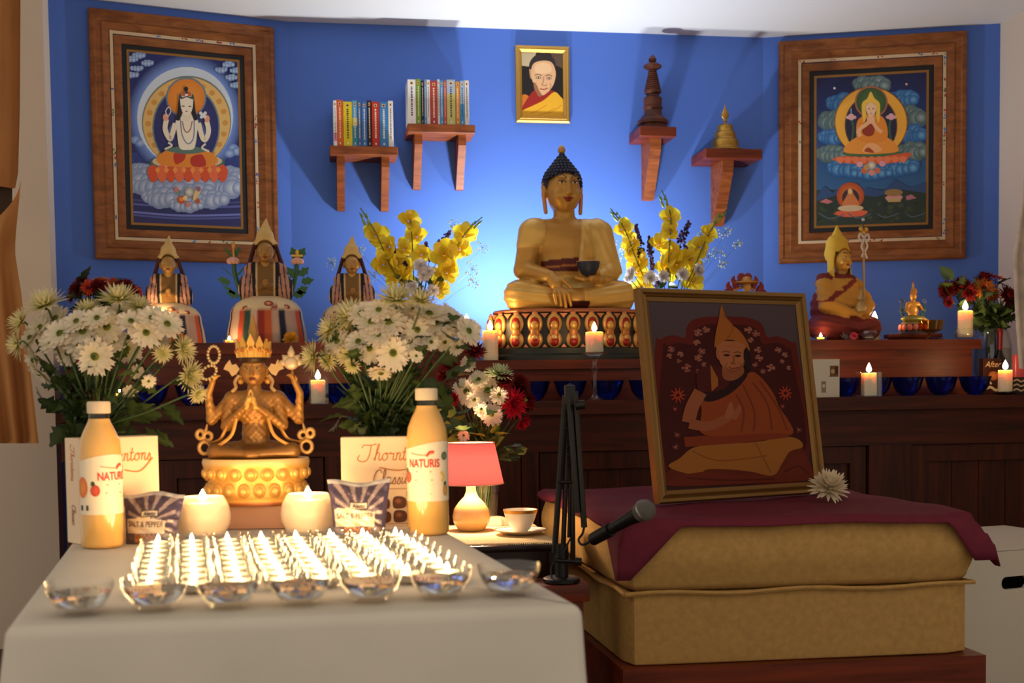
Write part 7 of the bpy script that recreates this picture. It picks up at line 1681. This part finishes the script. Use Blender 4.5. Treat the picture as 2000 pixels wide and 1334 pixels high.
k = kk(onYZ(916, 4.9, ZT)); pillar(912, 4.86, ZT, 13, 36, 'short lit candle behind the dark red rose and right bouquet', lift=-0.0)
P, k = tumbler(623, 4.50, ZL, 19, 54, 'square glass around the candle right of the four-armed statue'); pillar(622, 4.50, ZL, 14, 45, 'lit candle in square glass left of the right white bouquet', lift=2 * k)
P, k = tumbler(1697, 4.50, ZL, 18.5, 48, 'square glass around the candle right of the portrait'); pillar(1697, 4.50, ZL, 15, 44, 'lit candle in square glass before the blue bowls right of portrait', lift=2 * k)
pillar(1963, 4.50, ZL, 13.5, 42, 'lit candle at the right end of the long worktop', lift=0.012)
P = onYZ(1963, 4.50, ZL); k = kk(P); t = thing('candle_plate', 'small dark plate under the candle at the right end', 'plate', P + Vector((0, 0, 0.0006)), 0); MB().lathe([(14 * k, 0), (22 * k, 3 * k), (23 * k, 4.2 * k), (14 * k, 3.6 * k), (0.0005, 3.4 * k)], 24, cap=False).build('dish', mat('dark_plate', S(30, 26, 26), 0.4), t)
pillar(236, 4.50, ZL, 11, 26, 'short lit candle seen through the stems of the left bouquet', fh=12)
pillar(303, 4.8, ZT, 16, 52, 'lit candle half hidden behind the left white bouquet')
pillar(1708, 5.02, ZT - 0.003, 10, 40, 'lit candle beside the knee of the yellow-hatted figure')
P = onYZ(1885, 4.82, ZT - 0.003); k = kk(P); t = thing('round_candle_glass', 'round ribbed glass holding the candle by the red bouquet', 'candle holder', P + Vector((0, 0, 0.0005)), 0)
MB().lathe([(12 * k, 0), (20 * k, 5 * k), (22 * k, 12 * k), (19 * k, 20 * k), (17 * k, 22 * k), (17.4 * k, 19 * k), (20 * k, 12 * k), (18 * k, 6 * k), (0.0005, 3 * k)], 32, mod=lambda a, z: 1 + 0.03 * math.cos(a * 12), cap=False).build('glass', M_GLASS, t, smooth=80)
pillar(1885, 4.82, ZT - 0.003, 14, 52, 'lit candle in round glass before the right red bouquet', lift=4 * k)
# tall glass candlestick in front of the lotus throne
P = onYZ(1162, 4.50, ZL); k = kk(P); t = thing('glass_candlestick', 'tall clear glass candlestick in front of the lotus throne', 'candlestick', P + Vector((0, 0, 0.0005)), 0)
MB().lathe([(22 * k, 0), (23 * k, 2 * k), (12 * k, 6 * k), (5 * k, 12 * k), (4 * k, 40 * k), (5 * k, 58 * k), (8 * k, 62 * k), (5 * k, 66 * k), (5.5 * k, 78 * k), (9 * k, 84 * k), (24 * k, 90 * k), (27 * k, 94 * k), (24 * k, 93 * k), (0.0005, 89 * k)], 28, cap=False).build('glass', M_GLASS, t, smooth=60)
pillar(1162, 4.50, ZL, 17.5, 40, 'lit short candle on tall glass candlestick before the lotus throne', lift=93 * k)
# tea lights on the steps
def steplight(px, Y, z, label):
    P = onYZ(px, Y, z); k = kk(P); t_ = thing('step_tealight', label, 'candle', P + Vector((0, 0, 0.0005)), 0)
    MB().lathe([(9 * k, 0), (12 * k, 4 * k), (13 * k, 9 * k), (11.6 * k, 8.6 * k), (9 * k, 3 * k), (0.0005, 2 * k)], 20, cap=False).build('glass', M_GLASS, t_, smooth=60); MB().lathe([(7.5 * k, 2.2 * k), (7.5 * k, 6 * k), (0.0005, 5.6 * k)], 16, cap=False).build('wax', M_WAX, t_)
    flame(8 * k, 2.8 * k).build('flame', M_FLAME3, t_, smooth=180, loc=(0, 0, 6.4 * k))
steplight(1603, 4.80, ZT - 0.003, 'tea light in glass dish at the top right corner of portrait')
steplight(524, 4.80, ZT, 'tiny tea light on the step left of the tall figure') if False else steplight(448, 4.82, ZT, 'tiny tea light on the step between the two left figures')
P = onYZ(1698, 4.80, ZT - 0.003); k = kk(P); t = thing('glass_dish', 'small faceted clear glass dish before the yellow-hatted figure', 'dish', P + Vector((0, 0, 0.0005)), 0)
MB().lathe([(9 * k, 0), (10 * k, 3 * k), (17 * k, 12 * k), (14 * k, 18 * k), (12.5 * k, 17.5 * k), (15 * k, 12 * k), (8 * k, 4 * k), (0.0005, 3 * k)], 9, cap=False).build('glass', M_GLASS, t, smooth=10); MB().lathe([(7 * k, 3.4 * k), (8 * k, 6 * k), (0.0005, 6 * k)], 14, cap=False).build('wax', M_WAX, t)
P = onYZ(1658, 4.80, ZT - 0.003); k = kk(P); t = thing('crystal_lotus', 'clear crystal lotus ornament before the yellow-hatted figure', 'ornament', P + Vector((0, 0, 0.0005)), 0)
cg = glass('crystal', (0.95, 0.94, 0.92), 1.0, 0.04, 0.5)
for ring_, n_, tl_, L in ((0, 8, 0.5, 17), (1, 6, 1.0, 16)):
    for j in range(n_):
        a = 2 * math.pi * (j + 0.5 * ring_) / n_; q = MB(); q.tube([(3 * k, 0, 2 * k), (3 * k + L * 0.5 * k * math.cos(tl_), 0, 2 * k + L * 0.55 * k * math.sin(tl_)), (3 * k + L * k * math.cos(tl_), 0, 2 * k + L * 1.1 * k * math.sin(tl_))], [2 * k, 4 * k, 0.4 * k], 6, flat=0.5); q.xf(Matrix.Rotation(a, 4, 'Z')); q.build('crystal_petal', cg, t, smooth=0)
P2 = onYZ(1668, 4.765, ZT - 0.003); t = thing('pink_flower', 'tiny pink paper flower in front of the crystal lotus', 'flower', P2 + Vector((0, 0, 0.0005)), 0)
q = MB(); r = random.Random(6)
for n_, L, cp, z in ((10, 1, .1, 0), (8, .8, .6, .1), (5, .5, 1.2, .2)): whorl(q, n_, .04, L, .5, cp, S(222, 70, 96), S(190, 40, 70), z=z, ph=r.random(), rnd=r)
q.xf(Matrix.Translation((0, 0, 7 * k)) @ frame_to(cdir(0, .5, .9)) @ Matrix.Scale(9 * k, 4)); q.build('petals', M_PETAL, t, smooth=180, fix=False); MB().lathe([(4 * k, 0), (5 * k, 3 * k), (3 * k, 7 * k)], 8, col=S(150, 60, 70)).build('base', M_STEM, t)
# gold dish on a glass plate
P = onYZ(1818, 4.83, ZT - 0.003); k = kk(P); t = thing('amber_bowl', 'shallow amber glass footed bowl beside the little golden deity', 'bowl', P + Vector((0, 0, 0.0005)), 0)
MB().lathe([(23 * k, 0), (24 * k, 2 * k), (10 * k, 4 * k), (4 * k, 7 * k), (5 * k, 12 * k), (22 * k, 20 * k), (25 * k, 38 * k), (23.5 * k, 38 * k), (20 * k, 21 * k), (0.0005, 14 * k)], 32, cap=False).build('bowl', glass('amber_glass', (0.85, 0.62, 0.28), 0.9, 0.05, 0.4), t, smooth=50)
# blue water bowls along the worktop
M_BLUEG = glass('cobalt_glass', (0.18, 0.32, 0.85), 1.0, 0.03, 0.35)
bb = None
for i, px in enumerate((296, 377, 545, 580, 662, 735, 1042, 1114, 1187, 1260, 1650, 1711, 1772, 1838, 1904)):
    if px == 545: continue
    P = onYZ(px, 4.585, ZL) + Vector((0, 0, 0.0005)); k = kk(P)
    nb = {296: 'behind the left white bouquet stems', 377: 'left of the four-armed statue', 580: 'left of the square candle glass', 662: 'between square candle glass and right bouquet', 735: 'behind the right white bouquet stems', 1042: 'nearest the crimson flowers', 1114: 'behind the top of the microphone arm', 1187: 'right of the tall glass candlestick', 1260: 'against the left edge of portrait', 1650: 'right of the white greeting card', 1711: 'right behind the square candle glass', 1772: 'third from the right end', 1838: 'second from the right end', 1904: 'last at the right end'}[px]
    lb = 'cobalt blue glass bowl on the worktop, ' + nb
    if bb is None:
        bb = thing('blue_bowl', lb, 'bowl', P, 0, 'blue glass bowls along the altar')
        MB().lathe([(a * 0.87, b_) for a, b_ in ((0.026, 0), (0.028, 0.002), (0.046, 0.014), (0.060, 0.034), (0.070, 0.064), (0.074, 0.074), (0.072, 0.0745), (0.067, 0.064), (0.057, 0.035), (0.043, 0.016), (0.0005, 0.006))], 36, cap=False).build('glass', M_BLUEG, bb, smooth=60)
        MB().lathe([(0.0005, 0.0072), (0.0362, 0.0175), (0.0485, 0.036), (0.0563, 0.062), (0.0005, 0.062)], 32, cap=False).build('water', glass('bowl_water', (0.7, 0.8, 0.95), 0.9, 0.01, 0.8), bb, smooth=40)
    else: dup(bb, P, 0, lb)
# white greeting card with small pictures
P = onYZ(1612, 4.475, ZL); k = kk(P); t = thing('greeting_card', 'white greeting card with two small pictures right of portrait', 'card', P + Vector((0, 0, 0.0006)), 0.12)
w_, h_ = 62 * k, 74 * k
MB().prism([(-w_ / 2, 0), (w_ / 2, 0), (w_ / 2, 0.0015), (-w_ / 2, 0.0015)], 0, h_, ax='XY').build('front_leaf', mat('white_card', S(222, 214, 196), 0.7), t, smooth=0)
q = MB(); q.box((0, 0, h_ / 2), (w_, 0.0015, h_)); q.xf(Matrix.Translation((-w_ / 2, 0.0015, 0)) @ Matrix.Rotation(0.6, 4, 'Z') @ Matrix.Translation((w_ / 2, 0, 0))); q.build('back_leaf', MATS['white_card'], t, smooth=0)
p = Paint(5e-5); p.y = -0.0003
p.rect(w_ * 0.16, -h_ * 0.83, w_ * 0.46, -h_ * 0.56, S(120, 84, 40)); p.rect(w_ * 0.34, -h_ * 0.80, w_ * 0.45, -h_ * 0.60, S(74, 28, 24)); p.ell(w_ * 0.26, -h_ * 0.68, w_ * 0.07, h_ * 0.06, S(196, 170, 120), n=12); p.rect(w_ * 0.12, -h_ * 0.56, w_ * 0.46, -h_ * 0.54, S(90, 80, 70)); p.rect(-w_ * 0.14, -h_ * 0.42, w_ * 0.02, -h_ * 0.12, S(150, 130, 110)); p.ell(-w_ * 0.06, -h_ * 0.30, w_ * 0.05, h_ * 0.05, S(220, 206, 176), n=12)
p.build('card_print', M_PRINT, t)
# bottle, chocolate packs at the right end
P = onYZ(1952, 4.77, ZL); k = kk(P); t = thing('wine_bottle', 'small dark wine bottle with red capsule at the right end', 'bottle', P + Vector((0, 0, 0.0006)), 0)
MB().lathe([(a * k, b_ * k) for a, b_ in ((12, 0), (13.5, 2), (13.5, 58), (12, 68), (6, 80), (4.6, 88), (4.4, 92))], 28).build('glass', mat('dark_bottle', S(16, 14, 14), 0.08, coat=0.5), t, smooth=50)
MB().lathe([(a * k, b_ * k) for a, b_ in ((4.9, 86), (5.2, 120), (5.6, 121), (5.6, 126), (5, 127))], 20).build('capsule', mat('red_capsule', S(126, 24, 30), 0.3, 0.3), t, smooth=50)
MB().lathe([(13.7 * k, 14 * k), (13.7 * k, 46 * k)], 28, cap=False).build('label', mat('bottle_label', S(190, 160, 90), 0.6), t, smooth=180)
def pack(px, Y, w, d_, h, rz, label, col, name='chocolate_box', z0=0.0):
    P = onYZ(px, Y, ZL); k = kk(P); t_ = thing(name, label, 'box', P + Vector((0, 0, 0.0006 + z0)), rz)
    MB().rbox((0, d_ * k / 2, h * k / 2), (w * k, d_ * k, h * k), 0.0015, seg=1).build('carton', mat(label[:12], col, 0.35), t_, smooth=30); return t_, k
t, k = pack(1938, 4.69, 40, 14, 70, 0.08, 'dark brown chocolate box with script lettering at right end', S(58, 26, 18))
q = text_mb('After', 16 * k, S(226, 190, 140), 0.35, 36 * k); q.xf(Matrix.Translation((0, -0.0006, 58 * k))); q.build('lettering', M_PRINT, t, smooth=0, fix=False)
p = Paint(5e-5); p.y = -0.0004; p.ell(2 * k, -36 * k, 11 * k, 9 * k, S(150, 84, 44), S(196, 120, 66)); p.stroke([(-16 * k, -10 * k), (-4 * k, -14 * k), (8 * k, -8 * k), (17 * k, -13 * k)], 5 * k, S(206, 190, 160)); p.stroke([(-17 * k, -22 * k), (-8 * k, -25 * k), (-2 * k, -20 * k)], 4 * k, S(206, 190, 160)); p.build('box_print', M_PRINT, t)
t, k = pack(2004, 4.56, 44, 14, 78, -0.05, 'dull pink gift box at the right edge', S(128, 50, 58), 'gift_box')
p = Paint(5e-5); p.y = -0.0004; p.rect(-16 * k, -66 * k, -2 * k, -58 * k, S(190, 130, 130)); p.rect(-18 * k, -30 * k, 18 * k, -28 * k, S(90, 30, 40)); p.build('box_print', M_PRINT, t)
t, k = pack(1990, 4.505, 30, 10, 34, 0.0, 'small dark sweet packet beside the last candle', S(36, 16, 18), 'sweet_packet')
p = Paint(5e-5); p.y = -0.0004
for i in range(3): p.stroke([(-12 * k, -(8 + i * 9) * k), (-4 * k, -(11 + i * 9) * k), (4 * k, -(7 + i * 9) * k), (12 * k, -(10 + i * 9) * k)], 3 * k, S(206, 186, 150))
p.build('packet_print', M_PRINT, t)
# bodies of the two small uplights hidden behind the large statue
for nm_, L in (('left', LAMP_A), ('right', LAMP_B)):
    t = thing('uplight', 'small black uplight behind the large golden statue, %s one' % nm_, 'lamp', (L.x, L.y, ZM + 0.0006), 0)
    hL = L.z - ZM - 0.012
    MB().lathe([(0.05, 0), (0.05, 0.012), (0.02, 0.016), (0.02, max(0.02, hL - 0.05)), (0.045, max(0.025, hL - 0.045)), (0.055, hL), (0.05, hL)], 24).build('housing', M_MBLK, t, smooth=40)

# ------------------------------------------------------------------ food offerings on the white table
def wrap(mb, R, a0):
    """bend flat XZ lettering round a bottle of radius R"""
    out = []
    for x, y, z in mb.v:
        a = a0 + x / R; out.append(((R - y) * math.sin(a), -(R - y) * math.cos(a), z))
    mb.v = out; return mb
M_JUICE = mat('juice', S(228, 178, 98), 0.2, coat=0.4); M_JLAB = mat('juice_label', None, 0.5)
def juice(px, py, label, a0):
    P = onZ(px, py, ZW); P.z = ZW + 0.0006; k = kk(P); P = P + Vector((0, 34 * k, 0)); k = kk(P) * 1.01; t_ = thing('juice_bottle', label, 'bottle', P, YAW)
    LT([(30, 0), (37, 2), (40, 8), (40, 78), (39.5, 160), (39.5, 186), (37, 206), (30, 224), (23, 238), (20, 245), (19.5, 248)], k, 40).build('juice_body', M_JUICE, t_, smooth=50)
    LT([(19.6, 247.5), (19, 252), (19, 262)], k, 32, cap=False).build('neck', glass('bottle_neck', (0.8, 0.76, 0.68), 0.9, 0.1, 0.7), t_, smooth=50)
    LT([(20, 258), (21.5, 259), (21.5, 278), (20, 281), (2, 281.5)], k, 40, mod=lambda a, z: 1 + 0.012 * math.cos(a * 40)).build('cap', mat('white_cap', S(226, 204, 170), 0.5), t_, smooth=50)
    R = 40.3 * k
    q = MB(); rows = []
    for zz in (66, 172):
        row = []
        for j in range(49):
            a = a0 - 1.9 + 3.8 * j / 48; hh2 = zz + (8 * math.sin(a * 1.2 + 0.5) if zz > 100 else 0); row.append((R * math.sin(a), -R * math.cos(a), hh2 * k))
        rows.append(row)
    q.grid(rows, S(236, 222, 196))
    tx = text_mb('NATURIS', 22 * k, S(206, 52, 40), 0.0, 62 * k, 0.02 * 22 * k); wrap(tx.xf(Matrix.Translation((0, -0.0012, 138 * k))), R, a0).build('lettering', M_JLAB, t_, smooth=0, fix=False)
    p = Paint(4e-5); p.y = -0.0008
    for dx, dz, rx, rz_, c, ci in ((-64, 118, 13, 20, S(222, 110, 36), S(236, 150, 60)), (44, 152, 8, 8, S(70, 90, 70), S(120, 140, 110)), (-36, 112, 9, 11, S(190, 64, 44), S(214, 90, 60)), (46, 86, 7, 11, S(190, 140, 60), S(214, 170, 90))): p.ell(dx * k, -dz * k, rx * k, rz_ * k, c, ci, n=20)
    p.ell(-40 * k, -125 * k, 4 * k, 5 * k, S(50, 70, 44), n=8); p.ell(45 * k, -99 * k, 4 * k, 5 * k, S(50, 80, 50), n=8); p.rect(-70 * k, -84 * k, -50 * k, -74 * k, S(50, 66, 60)); p.stroke([(34 * k, -122 * k), (42 * k, -112 * k), (36 * k, -104 * k)], 5 * k, S(226, 190, 90))
    p.stroke([(-26 * k, -158 * k), (0, -154 * k), (20 * k, -158 * k)], 2 * k, S(222, 160, 110)); p.stroke([(6 * k, -152 * k), (12 * k, -160 * k), (20 * k, -160 * k)], 4 * k, S(206, 52, 40))
    for i, (w2, zz) in enumerate(((30, 124), (34, 108), (38, 100), (30, 82))): p.rect(-w2 * k / 2, -zz * k, w2 * k / 2, -(zz - 2.4) * k, S(214, 130, 110) if i < 2 else S(226, 190, 150))
    wrap(p.mb, R, a0); q.raw(p.mb.v, p.mb.f, p.mb.c).build('label', M_JLAB, t_, smooth=0, fix=False)
juice(195, 1073, 'bottle of yellow juice with pale label at the left table edge', 0.95)
juice(840, 1047, 'bottle of yellow juice with pale label right of the chocolate box', -0.12)
LET = {'T': ([[(0.2, -1.6), (0.5, -2.0), (1.3, -1.95), (2.1, -2.15)], [(1.4, -1.95), (1.2, -0.9), (0.8, -0.05), (0.1, 0.15), (-0.4, -0.2), (-0.1, -0.7)]], 1.7), 'h': ([[(0, 0), (0.5, -1.2), (0.78, -2.0), (0.6, -2.0), (0.35, -1.0), (0.15, 0)], [(0.2, -0.4), (0.5, -0.95), (0.75, -0.9), (0.65, -0.2), (0.8, 0), (1.1, -0.3)]], 1.05), 'o': ([[(0.55, -0.95), (0.15, -0.7), (0.1, -0.15), (0.4, 0), (0.75, -0.4), (0.55, -0.95), (0.9, -0.8), (1.05, -0.85)]], 0.98), 'r': ([[(0, -0.8), (0.25, -1.0), (0.3, -0.8), (0.6, -0.85), (0.45, -0.2), (0.6, 0), (0.85, -0.2)]], 0.8), 'n': ([[(0.1, -0.9), (0.22, -0.9), (0.05, 0)], [(0.1, -0.5), (0.45, -0.95), (0.62, -0.8), (0.5, -0.15), (0.65, 0), (0.95, -0.3)]], 0.92), 't': ([[(0.4, -1.7), (0.12, -0.3), (0.25, 0), (0.6, -0.25)], [(-0.05, -1.0), (0.6, -1.08)]], 0.6), 's': ([[(0, -0.1), (0.35, -0.9), (0.42, -0.5), (0.45, -0.1), (0.15, 0.05), (0.0, -0.15)]], 0.65),
       'C': ([[(1.2, -1.5), (1.0, -1.95), (0.45, -1.7), (0.05, -0.6), (0.3, 0), (0.8, -0.1), (1.15, -0.45)]], 1.2), 'l': ([[(0, -0.1), (0.5, -1.4), (0.52, -2), (0.32, -1.7), (0.1, -0.3), (0.25, 0), (0.55, -0.3)]], 0.55), 'a': ([[(0.6, -0.8), (0.3, -0.95), (0.05, -0.4), (0.2, 0), (0.5, -0.4), (0.65, -0.9), (0.55, -0.2), (0.7, 0), (0.95, -0.3)]], 0.9), 'i': ([[(0.1, -0.9), (0, -0.2), (0.15, 0), (0.4, -0.3)], [(0.2, -1.3), (0.24, -1.38)]], 0.4), 'c': ([[(0.55, -0.8), (0.35, -0.95), (0.05, -0.4), (0.25, 0), (0.65, -0.3)]], 0.62)}
def script(p, txt, x, y, s_, w, col, rot=False):
    for ch_ in txt:
        st_, adv = LET[ch_]
        for ln in st_: p.stroke([((x - b_ * s_ if False else x + a * s_), y + b_ * s_) if not rot else (x - b_ * s_, y + a * s_) for a, b_ in ln], w, col, 5)
        if rot: y += adv * s_
        else: x += adv * s_
    return x
M_BOXP = mat('chocolate_box_card', S(240, 212, 176), 0.5)
def choc_box(P, w, h, dp, rz, label, k, full=True):
    t_ = thing('chocolate_box', label, 'box', P, rz); MB().rbox((0, dp / 2, h / 2), (w, dp, h), 0.0015, seg=1).build('carton', M_BOXP, t_, smooth=30)
    p = Paint(4e-5); p.y = -0.0004; GDL = S(190, 112, 40)
    if full:
        script(p, 'Thorntons', -w / 2 + 38 * k, -h + 46 * k, 15.0 * k, 2.0 * k, GDL); p.stroke([(-w * 0.08, -h + 60 * k), (w * 0.14, -h + 66 * k), (w * 0.40, -h + 56 * k)], 2 * k, GDL); script(p, 'Classic', -w / 2 + 62 * k, -h + 92 * k, 14 * k, 1.8 * k, S(150, 92, 50))
        p.rect(-w * 0.1, -h + 101 * k, w * 0.3, -h + 103 * k, S(206, 160, 120)); p.rect(-w / 2 + 0.002, -14 * k, w / 2 - 0.002, -12 * k, S(190, 150, 120)); p.rect(-w / 2 + 0.002, -9 * k, w / 2 - 0.002, -8 * k, S(200, 160, 130))
        for x, z in ((80, 52), (112, 54), (82, 26), (113, 27), (140, 50)):
            p.blob([(-w / 2 + (x + a) * k, -(z + b_) * k) for a, b_ in ((-12, -9), (0, -12), (12, -8), (13, 6), (4, 12), (-11, 10))], S(92, 44, 24)); p.ell(-w / 2 + (x - 2) * k, -(z + 3) * k, 7 * k, 6 * k, S(110, 56, 30), S(176, 104, 62), n=14)
    else:
        script(p, 'Thorntons', -w * 0.36, -h + 48 * k, 15.0 * k, 2.2 * k, GDL); p.stroke([(w * 0.05, -h + 66 * k), (w * 0.25, -h + 70 * k), (w * 0.42, -h + 44 * k)], 2.6 * k, GDL)
    p.build('box_print', M_PRINT, t_)
    if not full:                                    # lettering down the spine
        s2 = Paint(4e-5); s2.y = -0.0004; script(s2, 'Thorntons', -6 * k, -h + 16 * k, 8 * k, 1.6 * k, S(206, 110, 60), True); script(s2, 'Classic', -6 * k, -h + 132 * k, 8 * k, 1.6 * k, S(150, 92, 50), True)
        s2.mb.xf(Matrix.Translation((-w / 2, dp / 2, 0)) @ Matrix.Rotation(-math.pi / 2, 4, 'Z')); s2.build('spine_print', M_PRINT, t_)
    return t_
P = onDZ(757, 2.61, ZW + 0.0006); k = kk(P); choc_box(P, 176 * k, 183 * k, 26 * k, YAW + 0.04, 'cream chocolate box with script lettering behind right juice bottle', k)
P = onDZ(160, 2.42, ZW + 0.0006); k = kk(P); rzb = YAW + math.radians(44); P = P + Vector((math.cos(rzb), math.sin(rzb), 0)) * 84 * k; choc_box(P, 168 * k, 208 * k, 64 * k, rzb, 'cream chocolate box standing behind the left juice bottle, spine turned', k, False)
# two bags of salted nuts
M_BAG = mat('foil_bag', None, 0.32, 0.25)
def nutbag(px, d, wp, hp, label, rz, tilt, seed):
    P = onDZ(px, d, ZW + 0.0006); k = kk(P); t_ = thing('nut_bag', label, 'packet', P, rz); w, h = wp * k, hp * k
    r = random.Random(seed); nx, nz = 60, 52
    def surf(u, v, s_):
        th = 0.5 * 34 * k * (math.sin(math.pi * min(1, max(0, v)) ** 0.9) ** 0.6 if 0 < v < 1 else 0) * (max(0, 1 - (2 * u - 1) ** 2)) ** 0.6
        wid = w * (0.80 + 0.20 * v ** 1.5); x = (u - 0.5) * wid; y = s_ * th + 0.0012 * math.sin(u * 40 + v * 3 + seed) * (v > 0.8) + 0.0008 * math.sin(u * 17 + v * 29); z = v * h + (0.004 * math.sin(u * 7 + seed) if v > 0.5 else 0) * v
        return Vector((x, y + tilt * v * h, z))
    def colr(u, v):
        if v > 0.93: return S(190, 184, 180)
        a = math.atan2(v - 0.42, u - 0.5); ray_ = math.sin(a * 15)
        c = S(70, 58, 76) if ray_ < 0.35 else S(150, 132, 130)
        if u < 0.1 or u > 0.92: c = S(74, 62, 88)
        if 0.22 < v < 0.50 + 0.04 * math.sin(u * 5) and 0.06 < u < 0.80: c = S(214, 196, 172)
        if v < 0.20: c = S(92, 78, 84) if not (0.2 < u < 0.75) else mixc(S(110, 62, 34), S(196, 130, 78), 0.5 + 0.5 * math.sin(u * 70) * math.sin(v * 60))
        if 0.52 < v < 0.66 and 0.34 < u < 0.66: c = S(40, 34, 40) if not (0.545 < v < 0.635 and 0.365 < u < 0.635) else S(206, 190, 170)
        return c
    for s_, nm_ in ((-1, 'front_foil'), (1, 'back_foil')):
        q = MB(); q.grid([[surf(i / nx, j / nz, s_) for i in range(nx + 1)] for j in range(nz + 1)], [[colr(i / nx, j / nz) if s_ < 0 else S(70, 58, 76) for i in range(nx + 1)] for j in range(nz + 1)], flip=s_ > 0); q.build(nm_, M_BAG, t_, smooth=180, fix=False)
    for txt, u, v, wd, sz, c, sh in (('SALT & PEPPER', 0.43, 0.40, 0.66, 15, S(110, 84, 72), 0), ('Alesto', 0.50, 0.59, 0.22, 11, S(40, 30, 34), 0.2)):
        m_t = text_mb(txt, sz * k, c, sh, wd * w * 0.9, 0.015 * sz * k)
        m_t.v = [tuple(surf(min(.98, max(.02, u + x / (w * 0.88))), v + z / h, -1) + Vector((0, -0.0012, 0))) for x, y, z in m_t.v]
        m_t.build('lettering', M_JLAB, t_, smooth=0, fix=False)
nutbag(702, 2.47, 124, 112, 'purple and silver nut bag in front of the right chocolate box', YAW + 0.05, 0.12, 1)
nutbag(294, 2.42, 126, 98, 'purple and silver nut bag right of the left juice bottle', YAW - 0.1, 0.25, 4)
